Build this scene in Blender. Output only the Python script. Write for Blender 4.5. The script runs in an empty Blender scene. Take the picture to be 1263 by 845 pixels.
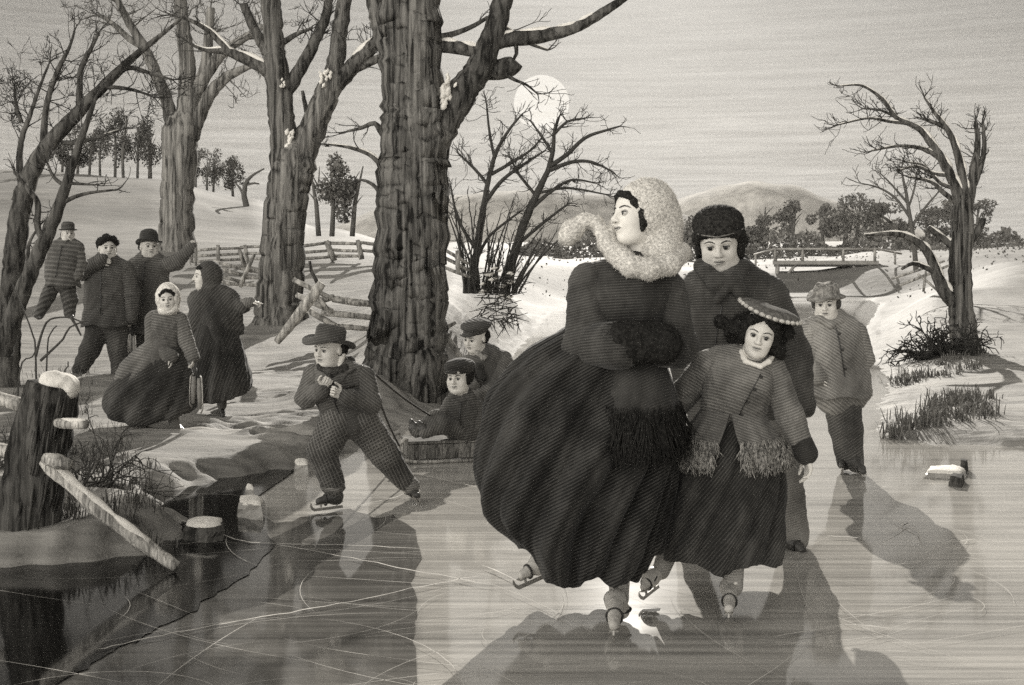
import bpy, math, random
import numpy as np
from mathutils import Vector, Matrix, noise as mnoise

# ------------------------------------------------------------------ basics
FPX, CX, HY, CH = 1500.0, 631.5, 345.0, 1.271     # focal length in px of a 1263 px wide frame, horizon row, eye height
scene = bpy.context.scene
COL = scene.collection
rng = random.Random(7)
nrg = np.random.default_rng(7)
PI = math.pi

def P(px, py, d):
    return np.array([(px - CX) * d / FPX, d, CH - (py - HY) * d / FPX])

def smooth01(t):
    t = np.clip(t, 0, 1)
    return t * t * (3 - 2 * t)

def mesh_obj(name, verts, faces, mats, parent=None, smooth=True, midx=None, loc=None):
    me = bpy.data.meshes.new(name)
    verts = np.asarray(verts, dtype=np.float64)
    if isinstance(faces, np.ndarray):
        nf, k = faces.shape
        me.vertices.add(len(verts)); me.vertices.foreach_set('co', verts.astype(np.float32).ravel())
        me.loops.add(nf * k); me.loops.foreach_set('vertex_index', faces.astype(np.int32).ravel())
        me.polygons.add(nf)
        me.polygons.foreach_set('loop_start', np.arange(0, nf * k, k, dtype=np.int32))
        me.polygons.foreach_set('loop_total', np.full(nf, k, dtype=np.int32))
        me.update(calc_edges=True)
    else:
        me.from_pydata([tuple(v) for v in verts], [], faces)
    me.validate()
    if smooth:
        me.polygons.foreach_set('use_smooth', np.ones(len(me.polygons), dtype=bool))
    if not isinstance(mats, (list, tuple)): mats = [mats]
    for m in mats: me.materials.append(m)
    if midx is not None:
        me.polygons.foreach_set('material_index', np.asarray(midx, dtype=np.int32))
    me.update()
    o = bpy.data.objects.new(name, me)
    COL.objects.link(o)
    if parent is not None: o.parent = parent
    if loc is not None: o.location = loc
    return o

def empty(name, loc, label, cat, group=None):
    o = bpy.data.objects.new(name, None); COL.objects.link(o)
    o.empty_display_size = 0.1
    o.location = loc
    return tag(o, label, cat, group)

def tag(o, label=None, cat=None, group=None, kind=None):
    if label: o['label'] = label
    if cat: o['category'] = cat
    if group: o['group'] = group
    if kind: o['kind'] = kind
    return o

class Buf:
    """collects verts and faces of one mesh"""
    def __init__(s): s.v, s.f, s.m = [], [], []
    def add(s, vs, fs, mi=0):
        b = len(s.v); s.v.extend([tuple(v) for v in vs]); s.f.extend([tuple(b + i for i in f) for f in fs]); s.m.extend([mi] * len(fs))
    def obj(s, name, mats, parent=None, smooth=True, loc=None):
        return mesh_obj(name, np.array(s.v), s.f, mats, parent, smooth, s.m, loc)

def frame_along(pts):
    pts = [np.asarray(p, float) for p in pts]
    n = len(pts); T = []
    for i in range(n):
        a = pts[max(i - 1, 0)]; b = pts[min(i + 1, n - 1)]
        t = b - a; T.append(t / (np.linalg.norm(t) + 1e-9))
    up = np.array([0, 1.0, 0]) if abs(T[0][1]) < .9 else np.array([1.0, 0, 0])
    u = np.cross(T[0], up); u /= np.linalg.norm(u) + 1e-9
    U, V = [], []
    for i in range(n):
        u = u - T[i] * np.dot(u, T[i]); u /= np.linalg.norm(u) + 1e-9
        U.append(u); V.append(np.cross(T[i], u))
    return pts, T, U, V

def tube(buf, pts, radii, n=6, mi=0, rough=0.0, seed=0, cap=True, sq=1.0):
    pts, T, U, V = frame_along(pts)
    if np.isscalar(radii): radii = [radii] * len(pts)
    vs, fs = [], []
    for i, p in enumerate(pts):
        for j in range(n):
            a = 2 * PI * j / n
            r = radii[i]
            if rough:
                r *= 1 + rough * .8 * mnoise.noise((math.cos(a) * 1.7 + seed * 3.1, math.sin(a) * 1.7 + seed, i * .22)) + rough * .55 * mnoise.noise((math.cos(a) * 7 + seed, math.sin(a) * 7, i * .11 + seed))
            vs.append(p + U[i] * math.cos(a) * r + V[i] * math.sin(a) * r * sq)
    for i in range(len(pts) - 1):
        for j in range(n):
            a, b = i * n + j, i * n + (j + 1) % n
            fs.append((a, b, b + n, a + n))
    if cap:
        fs.append(tuple(range(n - 1, -1, -1)))
        fs.append(tuple(range((len(pts) - 1) * n, len(pts) * n)))
    buf.add(vs, fs, mi)

def resample(pts, step):
    """Catmull-Rom resampling of rows of numbers; step measured on the first two columns"""
    p = np.array(pts, float); out = []
    for i in range(len(p) - 1):
        p0, p1, p2, p3 = p[max(i - 1, 0)], p[i], p[i + 1], p[min(i + 2, len(p) - 1)]
        k = max(1, int(np.linalg.norm(p2[:2] - p1[:2]) / step))
        for j in range(k):
            t = j / k
            out.append(.5 * (2 * p1 + (p2 - p0) * t + (2 * p0 - 5 * p1 + 4 * p2 - p3) * t * t + (3 * p1 - p0 - 3 * p2 + p3) * t ** 3))
    out.append(p[-1])
    return out

# ------------------------------------------------------------------ implicit surfaces
class Field:
    def __init__(s): s.p = []; s.fine = []
    def cap(s, a, b, ra, rb=None, k=4.0, sc=(1, 1, 1)):
        rb = ra if rb is None else rb
        s.p.append(('c', np.asarray(a, float), np.asarray(b, float), ra, rb, k, np.asarray(sc, float), 1)); return s
    def chain(s, pts, radii, k=4.0, sc=(1, 1, 1)):
        for i in range(len(pts) - 1): s.cap(pts[i], pts[i + 1], radii[i], radii[i + 1], k, sc)
        return s
    def ell(s, c, r, k=4.0, R=None, op=1):
        s.p.append(('e', np.asarray(c, float), np.asarray(r, float), np.eye(3) if R is None else R, k, op)); return s
    def bounds(s, q):
        if q[0] == 'c':
            m = max(q[3], q[4]) * np.maximum(q[6], 1e-3)
            return np.minimum(q[1], q[2]) - m, np.maximum(q[1], q[2]) + m
        e = np.abs(q[3]) @ q[2]
        return q[1] - e, q[1] + e
    def axis(s, lo, hi, vox, fine, ax):
        out = [lo]
        while out[-1] < hi:
            x = out[-1]; st = vox
            for (c, h, fv) in fine:
                if c[ax] - h <= x <= c[ax] + h: st = min(st, fv)
            out.append(x + st)
        return np.array(out, dtype=np.float32)
    def mesh(s, vox):
        add = [q for q in s.p if q[-1] > 0]
        B = [s.bounds(q) for q in add]
        lo = np.min([b[0] for b in B], 0) - 2.5 * vox; hi = np.max([b[1] for b in B], 0) + 2.5 * vox
        A = [s.axis(lo[i], hi[i], vox, s.fine, i) for i in range(3)]
        D = np.full([len(a) for a in A], 1e3, dtype=np.float32)
        for q in s.p:
            k = q[5] if q[0] == 'c' else q[4]
            b0, b1 = s.bounds(q); mg = k + 2.2 * vox
            sl = []
            for i in range(3):
                i0 = max(int(np.searchsorted(A[i], b0[i] - mg)) - 1, 0); i1 = min(int(np.searchsorted(A[i], b1[i] + mg)) + 1, len(A[i]))
                sl.append(slice(i0, i1))
            X = A[0][sl[0]][:, None, None]; Y = A[1][sl[1]][None, :, None]; Z = A[2][sl[2]][None, None, :]
            if min(X.size, Y.size, Z.size) == 0: continue
            if q[0] == 'c':
                sc = q[6]; a = q[1] / sc; b = q[2] / sc; ba = b - a; L = float(ba @ ba) + 1e-9
                px, py, pz = X / sc[0] - a[0], Y / sc[1] - a[1], Z / sc[2] - a[2]
                t = np.clip((px * ba[0] + py * ba[1] + pz * ba[2]) / L, 0, 1)
                d = np.sqrt((px - t * ba[0]) ** 2 + (py - t * ba[1]) ** 2 + (pz - t * ba[2]) ** 2) - (q[3] + (q[4] - q[3]) * t)
                d = d * float(sc.min())
            else:
                R = q[3]; dx, dy, dz = X - q[1][0], Y - q[1][1], Z - q[1][2]
                u = [(dx * R[0, j] + dy * R[1, j] + dz * R[2, j]) / q[2][j] for j in range(3)]
                k0 = np.sqrt(u[0] ** 2 + u[1] ** 2 + u[2] ** 2) + 1e-6
                k1 = np.sqrt((u[0] / q[2][0]) ** 2 + (u[1] / q[2][1]) ** 2 + (u[2] / q[2][2]) ** 2) + 1e-9
                d = k0 * (k0 - 1) / k1
            O = D[tuple(sl)]
            if q[-1] > 0:
                h = np.maximum(k - np.abs(O - d), 0) / k
                D[tuple(sl)] = np.minimum(O, d) - h * h * k * .25
            else:
                h = np.maximum(k - np.abs(O + d), 0) / k
                D[tuple(sl)] = np.maximum(O, -d) + h * h * k * .25
        return surface_nets(D, A)

def surface_nets(D, A):
    ins = D < 0
    n = ins.astype(np.int8)
    c = n[:-1, :-1, :-1] + n[1:, :-1, :-1] + n[:-1, 1:, :-1] + n[1:, 1:, :-1] + n[:-1, :-1, 1:] + n[1:, :-1, 1:] + n[:-1, 1:, 1:] + n[1:, 1:, 1:]
    act = (c > 0) & (c < 8)
    I = np.argwhere(act)
    idx = np.full(act.shape, -1, dtype=np.int32); idx[act] = np.arange(len(I))
    offs = np.array([(i, j, k) for i in (0, 1) for j in (0, 1) for k in (0, 1)])
    V = np.stack([D[I[:, 0] + o[0], I[:, 1] + o[1], I[:, 2] + o[2]] for o in offs], 1)
    C = np.stack([np.stack([A[a][I[:, a] + o[a]] for a in range(3)], 1) for o in offs], 1)
    pos = np.zeros((len(I), 3)); cnt = np.zeros(len(I))
    for i in range(8):
        for j in range(i + 1, 8):
            if np.abs(offs[i] - offs[j]).sum() != 1: continue
            cr = (V[:, i] < 0) != (V[:, j] < 0)
            t = V[cr, i] / (V[cr, i] - V[cr, j])
            pos[cr] += C[cr, i] + t[:, None] * (C[cr, j] - C[cr, i]); cnt[cr] += 1
    pos /= np.maximum(cnt, 1)[:, None]
    F = []
    for ax in range(3):
        o1, o2 = [(1, 2), (2, 0), (0, 1)][ax]
        a = [slice(None)] * 3; b = [slice(None)] * 3
        a[ax] = slice(0, -1); b[ax] = slice(1, None)
        x = ins[tuple(a)] != ins[tuple(b)]
        E = np.argwhere(x)
        ok = (E[:, o1] > 0) & (E[:, o2] > 0) & (E[:, o1] < D.shape[o1] - 1) & (E[:, o2] < D.shape[o2] - 1)
        E = E[ok]
        if not len(E): continue
        def cell(d1, d2):
            q = E.copy(); q[:, o1] += d1; q[:, o2] += d2
            return idx[q[:, 0], q[:, 1], q[:, 2]]
        Q = np.stack([cell(-1, -1), cell(0, -1), cell(0, 0), cell(-1, 0)], 1)
        fl = ins[E[:, 0], E[:, 1], E[:, 2]]
        Q[~fl] = Q[~fl][:, ::-1]
        F.append(Q)
    F = np.concatenate(F)
    return pos, F[(F >= 0).all(1)]

def vnormals(v, f):
    a = v[f[:, 2]] - v[f[:, 0]]; b = v[f[:, 3]] - v[f[:, 1]]
    fn = np.cross(a, b); N = np.zeros_like(v)
    for i in range(4): np.add.at(N, f[:, i], fn)
    return N / (np.linalg.norm(N, axis=1)[:, None] + 1e-9)

def wrinkle(v, f, amp, wl, seed=0, stretch=(1, 1, 1), its=5, fine=True):
    """folds pushed along the normals; wl = wave length"""
    r = np.random.default_rng(seed + 11); N = vnormals(v, f)
    q = v / wl * 2 * PI * np.asarray(stretch); h = np.zeros(len(v))
    for i in range(its):
        k1 = r.normal(size=3); k1 /= np.linalg.norm(k1); k2 = r.normal(size=3) * .45
        h += np.sin(q @ k1 * (.6 + .25 * i) + 1.8 * np.sin(q @ k2 + r.uniform(0, 6)) + r.uniform(0, 6)) / (1 + .35 * i)
    h = h / its * 1.6
    h = np.where(h > 0, h, h * .6)
    v = v + N * (amp * h)[:, None]
    return wrinkle(v, f, amp * .5, wl * .42, seed + 77, (1, 1, .75), 4, False) if fine else v

def fuzz(v, f, count, ln, w, seed=0, droop=0.0):
    """short hairs standing on a surface: returns verts and triangle faces"""
    r = np.random.default_rng(seed + 3); N = vnormals(v, f)
    pick = r.integers(0, len(f), count); q = f[pick]
    wt = r.dirichlet((1, 1, 1, 1), count)
    c = (v[q] * wt[:, :, None]).sum(1); nn = N[q].mean(1)
    d = nn + r.normal(size=(count, 3)) * .55; d[:, 2] -= droop
    d /= np.linalg.norm(d, axis=1)[:, None]
    L = ln * r.uniform(.5, 1.25, count)
    sd = np.cross(d, r.normal(size=(count, 3))); sd /= np.linalg.norm(sd, axis=1)[:, None]
    a = c - sd * w / 2 - nn * .3 * w; b = c + sd * w / 2 - nn * .3 * w; t = c + d * L[:, None]
    V = np.stack([a, b, t], 1).reshape(-1, 3)
    return V, np.arange(len(V)).reshape(-1, 3)
# ------------------------------------------------------------------ materials (all procedural, one warm grey ink and paper palette)
TINT = (1.0, 0.966, 0.9)
def grey(v): return (v * TINT[0], v * TINT[1], v * TINT[2], 1)

def _mat(name):
    m = bpy.data.materials.new(name); m.use_nodes = True
    nt = m.node_tree; nt.nodes.clear()
    out = nt.nodes.new('ShaderNodeOutputMaterial'); b = nt.nodes.new('ShaderNodeBsdfPrincipled')
    nt.links.new(b.outputs[0], out.inputs[0])
    return m, nt, b

def N(nt, t, **kw):
    n = nt.nodes.new(t)
    for k, v in kw.items():
        if k in n.inputs.keys(): n.inputs[k].default_value = v
        else: setattr(n, k, v)
    return n

def mapping(nt, scale, rot=(0, 0, 0), coord='Object'):
    tc = N(nt, 'ShaderNodeTexCoord'); mp = N(nt, 'ShaderNodeMapping')
    mp.inputs['Scale'].default_value = scale; mp.inputs['Rotation'].default_value = rot
    nt.links.new(tc.outputs[coord], mp.inputs['Vector'])
    return mp

def maprange(nt, src, a, b, c=0.0, d=1.0):
    r = N(nt, 'ShaderNodeMapRange')
    r.inputs['From Min'].default_value = a; r.inputs['From Max'].default_value = b
    r.inputs['To Min'].default_value = c; r.inputs['To Max'].default_value = d
    nt.links.new(src, r.inputs['Value'])
    return r.outputs['Result']

def mathn(nt, op, a, b):
    m = N(nt, 'ShaderNodeMath', operation=op)
    for i, x in enumerate((a, b)):
        if hasattr(x, 'links'): nt.links.new(x, m.inputs[i])
        else: m.inputs[i].default_value = x
    return m.outputs[0]

def mixc(nt, fac, c0, c1):
    mx = N(nt, 'ShaderNodeMix', data_type='RGBA')
    for s, x in ((mx.inputs[0], fac), (mx.inputs[6], c0), (mx.inputs[7], c1)):
        if hasattr(x, 'links'): nt.links.new(x, s)
        else: s.default_value = x
    return mx.outputs[2]

def bump(nt, b, h, strength, dist):
    bp = N(nt, 'ShaderNodeBump'); bp.inputs['Strength'].default_value = strength; bp.inputs['Distance'].default_value = dist
    nt.links.new(h, bp.inputs['Height']); nt.links.new(bp.outputs[0], b.inputs['Normal'])

def lines(nt, pitch, rot, warp=2.5, wscale=.05):
    """fine ribbed lines across local Z (then turned by rot)"""
    mp = mapping(nt, (1, 1, 1), rot)
    w = N(nt, 'ShaderNodeTexWave', wave_type='BANDS', bands_direction='Z', wave_profile='SIN')
    w.inputs['Scale'].default_value = .314 / pitch; w.inputs['Distortion'].default_value = warp
    w.inputs['Detail'].default_value = 3; w.inputs['Detail Scale'].default_value = wscale
    nt.links.new(mp.outputs[0], w.inputs['Vector'])
    return w.outputs['Fac']

def cloth(name, base, pitch=.012, rot=(0, 0, 0), contrast=.55, rough=.92, cross=False, warp=4.0, blot=.35):
    """ribbed wool: pale and dark ribs, worn a little unevenly"""
    m, nt, b = _mat(name)
    contrast *= .5; pitch *= .86; blot *= 1.25
    f = lines(nt, pitch, rot, warp)
    th = N(nt, 'ShaderNodeTexNoise'); th.inputs['Scale'].default_value = .05 / pitch; th.inputs['Detail'].default_value = 5; th.inputs['Roughness'].default_value = .65
    nt.links.new(mapping(nt, (1, 1, .8)).outputs[0], th.inputs['Vector'])
    f = maprange(nt, mathn(nt, 'ADD', f, maprange(nt, th.outputs['Fac'], .3, .7, -.75, .75)), .15, .85)
    if cross:
        g = lines(nt, pitch, (rot[0], rot[1] + 1.45, rot[2]), warp); g = maprange(nt, g, .55, .95)
        f = mathn(nt, 'MAXIMUM', maprange(nt, f, .55, .95), g)
    nz = N(nt, 'ShaderNodeTexNoise'); nz.inputs['Scale'].default_value = .09 / pitch; nz.inputs['Detail'].default_value = 4
    nt.links.new(mapping(nt, (1, 1, .7)).outputs[0], nz.inputs['Vector'])
    k = maprange(nt, nz.outputs['Fac'], .3, .7, 1 - blot, 1 + blot)
    c = mixc(nt, f, grey(base * (1 - contrast)), grey(base * (1 + contrast)))
    mx = N(nt, 'ShaderNodeMix', data_type='RGBA', blend_type='MULTIPLY'); mx.inputs[0].default_value = 1
    nt.links.new(c, mx.inputs[6]); nt.links.new(k, mx.inputs[7])
    nt.links.new(mx.outputs[2], b.inputs['Base Color'])
    b.inputs['Roughness'].default_value = rough; b.inputs['Specular IOR Level'].default_value = .15
    b.inputs['Sheen Weight'].default_value = .08
    bump(nt, b, f, .5, pitch * .25)
    return m

def stipple(name, base, cell=.006, contrast=.5, rough=.95):
    """fur, hair, leaf litter: speckled"""
    m, nt, b = _mat(name)
    nz = N(nt, 'ShaderNodeTexNoise'); nz.inputs['Scale'].default_value = 1 / cell * .5; nz.inputs['Detail'].default_value = 3; nz.inputs['Roughness'].default_value = .7
    nt.links.new(mapping(nt, (1, 1, 1)).outputs[0], nz.inputs['Vector'])
    f = maprange(nt, nz.outputs['Fac'], .36, .64)
    nt.links.new(mixc(nt, f, grey(base * (1 - contrast)), grey(base * (1 + contrast))), b.inputs['Base Color'])
    b.inputs['Roughness'].default_value = rough; b.inputs['Specular IOR Level'].default_value = .1
    bump(nt, b, f, .6, cell * .6)
    return m

def plain(name, base, rough=.7, spec=.3, var=.15, scale=40):
    m, nt, b = _mat(name)
    nz = N(nt, 'ShaderNodeTexNoise'); nz.inputs['Scale'].default_value = scale; nz.inputs['Detail'].default_value = 4
    nt.links.new(mapping(nt, (1, 1, 1)).outputs[0], nz.inputs['Vector'])
    f = maprange(nt, nz.outputs['Fac'], .3, .7)
    nt.links.new(mixc(nt, f, grey(base * (1 - var)), grey(min(base * (1 + var), .9))), b.inputs['Base Color'])
    b.inputs['Roughness'].default_value = rough; b.inputs['Specular IOR Level'].default_value = spec
    return m

def bark(name, base, cell, contrast=.7, stretch=.12, bumpd=.02, rot=(0, 0, 0)):
    """furrowed bark: streaks that run along local Z"""
    m, nt, b = _mat(name)
    mp = mapping(nt, (1, 1, stretch), rot)
    nz = N(nt, 'ShaderNodeTexNoise'); nz.inputs['Scale'].default_value = .55 / cell; nz.inputs['Detail'].default_value = 5; nz.inputs['Roughness'].default_value = .62; nz.inputs['Distortion'].default_value = .5
    nt.links.new(mp.outputs[0], nz.inputs['Vector'])
    big = N(nt, 'ShaderNodeTexNoise'); big.inputs['Scale'].default_value = .06 / cell; big.inputs['Detail'].default_value = 2
    nt.links.new(mp.outputs[0], big.inputs['Vector'])
    f = maprange(nt, nz.outputs['Fac'], .38, .62)
    g = maprange(nt, big.outputs['Fac'], .35, .65, .65, 1.3)
    c = mixc(nt, f, grey(base * (1 - contrast)), grey(base * (1 + contrast)))
    mx = N(nt, 'ShaderNodeMix', data_type='RGBA', blend_type='MULTIPLY'); mx.inputs[0].default_value = 1
    nt.links.new(c, mx.inputs[6]); nt.links.new(g, mx.inputs[7])
    nt.links.new(mx.outputs[2], b.inputs['Base Color'])
    b.inputs['Roughness'].default_value = .95; b.inputs['Specular IOR Level'].default_value = .1
    bump(nt, b, nz.outputs['Fac'], .9, bumpd)
    return m

def snow_mat(name, lo=.5, hi=.72, sx=.22, sy=7.0, far_tone=False):
    """wind-drifted snow: faint long streaks across the slope"""
    m, nt, b = _mat(name)
    a = N(nt, 'ShaderNodeTexNoise'); a.inputs['Scale'].default_value = 1; a.inputs['Detail'].default_value = 9; a.inputs['Roughness'].default_value = .68; a.inputs['Distortion'].default_value = .4
    nt.links.new(mapping(nt, (sx, sy, sy * 1.5), (0, 0, .05)).outputs[0], a.inputs['Vector'])
    c = N(nt, 'ShaderNodeTexNoise'); c.inputs['Scale'].default_value = .9; c.inputs['Detail'].default_value = 6
    nt.links.new(mapping(nt, (1, 1, 1)).outputs[0], c.inputs['Vector'])
    f = mathn(nt, 'MULTIPLY', maprange(nt, a.outputs['Fac'], .36, .6), maprange(nt, c.outputs['Fac'], .3, .6, .45, 1.0))
    col = mixc(nt, f, grey(lo), grey(hi))
    if far_tone:      # patchy darker tone that grows stronger towards the far fields
        tc = N(nt, 'ShaderNodeTexCoord'); sp = N(nt, 'ShaderNodeSeparateXYZ'); nt.links.new(tc.outputs['Object'], sp.inputs[0])
        n3 = N(nt, 'ShaderNodeTexNoise'); n3.inputs['Scale'].default_value = 1; n3.inputs['Detail'].default_value = 8; n3.inputs['Roughness'].default_value = .7; nt.links.new(mapping(nt, (.08, .4, .4)).outputs[0], n3.inputs['Vector'])
        k = mathn(nt, 'MULTIPLY', maprange(nt, sp.outputs['Y'], 13, 60, .0, .92), maprange(nt, n3.outputs['Fac'], .38, .58, .25, 1.0)); col = mixc(nt, k, col, grey(.13))
    nt.links.new(col, b.inputs['Base Color'])
    b.inputs['Roughness'].default_value = .8; b.inputs['Specular IOR Level'].default_value = .2
    g = N(nt, 'ShaderNodeTexNoise'); g.inputs['Scale'].default_value = 9; g.inputs['Detail'].default_value = 7; g.inputs['Roughness'].default_value = .75; nt.links.new(mapping(nt, (1, 1, 1)).outputs[0], g.inputs['Vector'])
    bump(nt, b, mathn(nt, 'ADD', mathn(nt, 'ADD', mathn(nt, 'MULTIPLY', a.outputs['Fac'], .35), c.outputs['Fac']), mathn(nt, 'MULTIPLY', g.outputs['Fac'], .3)), .55, .1)
    return m

def ice_mat(name, lo, hi, rough=.06, bumpd=.003, sx=.7, sy=7.0):
    """polished lake ice: long fine streaks, a skin of scratches"""
    m, nt, b = _mat(name)
    a = N(nt, 'ShaderNodeTexNoise'); a.inputs['Scale'].default_value = 1; a.inputs['Detail'].default_value = 8; a.inputs['Roughness'].default_value = .72
    nt.links.new(mapping(nt, (sx, sy, 1)).outputs[0], a.inputs['Vector'])
    a2 = N(nt, 'ShaderNodeTexNoise'); a2.inputs['Scale'].default_value = 1; a2.inputs['Detail'].default_value = 3; a2.inputs['Roughness'].default_value = .6
    nt.links.new(mapping(nt, (sx * .6, sy * 3.4, 1)).outputs[0], a2.inputs['Vector'])
    c = N(nt, 'ShaderNodeTexNoise'); c.inputs['Scale'].default_value = .55; c.inputs['Detail'].default_value = 4; c.inputs['Distortion'].default_value = .6
    nt.links.new(mapping(nt, (1, 1, 1)).outputs[0], c.inputs['Vector'])
    st = mathn(nt, 'MULTIPLY', mathn(nt, 'ADD', a.outputs['Fac'], a2.outputs['Fac']), .5)
    f = maprange(nt, st, .4, .6)
    f = mathn(nt, 'ADD', mathn(nt, 'MULTIPLY', f, .6), mathn(nt, 'MULTIPLY', maprange(nt, c.outputs['Fac'], .35, .65), .4))
    nt.links.new(mixc(nt, f, grey(lo), grey(hi)), b.inputs['Base Color'])
    nt.links.new(maprange(nt, c.outputs['Fac'], .35, .65, rough * .7, rough * 1.5), b.inputs['Roughness'])
    b.inputs['Specular IOR Level'].default_value = .5; b.inputs['IOR'].default_value = 1.33
    bump(nt, b, c.outputs['Fac'], .12, bumpd)
    return m

def skin_mat(name, v):
    m, nt, b = _mat(name)
    nz = N(nt, 'ShaderNodeTexNoise'); nz.inputs['Scale'].default_value = 22; nz.inputs['Detail'].default_value = 6; nz.inputs['Roughness'].default_value = .7
    nt.links.new(mapping(nt, (1, 1, 1)).outputs[0], nz.inputs['Vector']); f = maprange(nt, nz.outputs['Fac'], .3, .7)
    l = maprange(nt, lines(nt, .006, (.2, .5, 0), 3), .1, .9); k = mathn(nt, 'ADD', mathn(nt, 'MULTIPLY', f, .6), mathn(nt, 'MULTIPLY', l, .4))
    nt.links.new(mixc(nt, k, grey(v * .8), grey(min(v * 1.14, .85))), b.inputs['Base Color']); b.inputs['Roughness'].default_value = .6; b.inputs['Specular IOR Level'].default_value = .25
    bump(nt, b, nz.outputs['Fac'], .35, .004)
    return m
def face_mats(v=.58):
    return [skin_mat('skin', v), plain('lip', v * .5, .5, .3, .1), plain('brow_hair', .05, .8, .1, .1)]
# ------------------------------------------------------------------ terrain
SHORE = [(-900, 700), (-200, 704), (14, 703), (110, 700), (185, 690), (232, 652), (186, 613), (250, 598), (330, 586), (395, 573), (440, 556), (490, 531),
         (545, 512), (600, 470), (640, 430), (668, 400), (690, 380), (740, 374), (830, 371), (930, 369.5), (1070, 369.5), (1084, 374), (1078, 388), (1064, 408),
         (1072, 440), (1098, 470), (1084, 505), (1088, 538), (1150, 548), (1300, 553), (2300, 560)]
def gxy(px, py):
    d = CH * FPX / (py - HY); return ((px - CX) * d / FPX, d)
SH = [gxy(*q) for q in SHORE]
SH = SH + [(40.0, -6.0), (-40.0, -6.0)]
SHA = np.array(SH)

def shore_dist(x, y):
    """signed distance to the ice outline: negative on the ice"""
    x = np.asarray(x, float); y = np.asarray(y, float)
    best = np.full(x.shape, 1e9); ins = np.zeros(x.shape, bool)
    n = len(SHA)
    for i in range(n):
        a, b = SHA[i], SHA[(i + 1) % n]
        e = b - a; t = np.clip(((x - a[0]) * e[0] + (y - a[1]) * e[1]) / (e @ e), 0, 1)
        best = np.minimum(best, np.hypot(x - a[0] - t * e[0], y - a[1] - t * e[1]))
        cr = ((a[1] > y) != (b[1] > y))
        xi = a[0] + (y - a[1]) / (e[1] if abs(e[1]) > 1e-9 else 1e-9) * e[0]
        ins ^= cr & (x < xi)
    return np.where(ins, -best, best)

UC = np.array([-600, 0, 180, 305, 400, 500, 600, 700, 850, 1000, 1100, 1263, 1900.])
def zy(d, ys): return [CH + (HY - y) * d / FPX for y in ys]
ZT = [(3, [.05] * 13), (8, [.03] * 13), (12, [.05, .05, .05, .05, .07, .1, .12, .1, .06, .06, .06, .06, .06]),
      (15.4, [.09, .09, .09, .09, .12, .3, .55, .4, .12, .12, .12, .12, .12]),
      (19, [.33, .33, .33, .33, .4, .7, 1.0, .9, .3, .16, .15, .17, .2]),
      (22.4, [.6, .6, .6, .7, .85, 1.0, 1.2, 1.0, .4, .2, .2, .25, .3]),
      (30, [1.9, 2.0, 2.0, 2.0, 2.0, 1.9, 1.6, 1.25, .7, .45, .5, .7, .8]),
      (45, zy(45, [280, 284, 286, 288, 296, 306, 318, 328, 339, 343, 338, 332, 330])),
      (80, zy(80, [208, 212, 220, 249, 284, 305, 318, 330, 338, 340, 330, 325, 320])),
      (150, zy(150, [275, 275, 280, 300, 310, 315, 318, 322, 326, 320, 312, 308, 305])),
      (320, zy(320, [285, 285, 290, 305, 310, 312, 312, 312, 312, 308, 302, 300, 300])),
      (1500, zy(1500, [310] * 13))]
ZD = np.log(np.array([q[0] for q in ZT], float)); ZZ = np.array([q[1] for q in ZT], float)
def land_z(x, y):
    x = np.asarray(x, float); y = np.asarray(y, float)
    d = np.maximum(y, 3.0); u = CX + FPX * x / d
    u = np.clip(u, UC[0], UC[-1]); L = np.clip(np.log(d), ZD[0], ZD[-1])
    i = np.clip(np.searchsorted(ZD, L) - 1, 0, len(ZD) - 2); t = smooth01((L - ZD[i]) / (ZD[i + 1] - ZD[i])) * .5 + .5 * np.clip((L - ZD[i]) / (ZD[i + 1] - ZD[i]), 0, 1)
    j = np.clip(np.searchsorted(UC, u) - 1, 0, len(UC) - 2); w = smooth01((u - UC[j]) / (UC[j + 1] - UC[j]))
    z = (ZZ[i, j] * (1 - w) + ZZ[i, j + 1] * w) * (1 - t) + (ZZ[i + 1, j] * (1 - w) + ZZ[i + 1, j + 1] * w) * t
    # the small hummock with the twin-stemmed tree, and the snow heaped at the great trunk's foot
    z = z + .35 * np.exp(-((x + .45) ** 2 / 1.2 + (y - 17.6) ** 2 / 2.5)) + .22 * np.exp(-((x + 1.45) ** 2 / .3 + (y - 11.6) ** 2 / .25))
    # low drifts
    z = z + .018 * np.sin(x * 2.1 + 1.3 * np.sin(y * .9)) * np.sin(y * 1.7 + x * .5) + .012 * np.sin(x * 5.3 + y * 3.1) * np.sin(y * 4.3 - x)
    return z
def ground_z(x, y):
    s = shore_dist(x, y)
    x = np.asarray(x, float); y = np.asarray(y, float)
    s = s + (.035 * np.sin(x * 7.1 + 2.2 * np.sin(y * 5.3)) + .025 * np.sin(y * 13.7 + 1.7 * np.sin(x * 11.1 + y * 3.3)) + .02 * np.sin(x * 23 + y * 17 + 2 * np.sin(x * 9 - y * 7))) * np.where(np.abs(s) < .6, 1, .3)
    near = smooth01((np.asarray(y) - 4.8) / 1.2)
    up = smooth01(s / np.where(np.asarray(y) < 9, .28, np.where(np.asarray(y) > 35, np.clip(np.asarray(y) * .12, 4, 60), np.clip(np.asarray(y) * .06, .5, 6))))
    bank = .11 * smooth01(s / .2) * (np.asarray(y) < 200) * (0.35 + .65 * (np.asarray(y) < 9))
    dn = -.25 * smooth01(-s / .25)
    return np.where(s > 0, bank + (land_z(x, y)) * up, dn)
def gz(x, y): return float(ground_z(np.array([x]), np.array([y]))[0])

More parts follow.
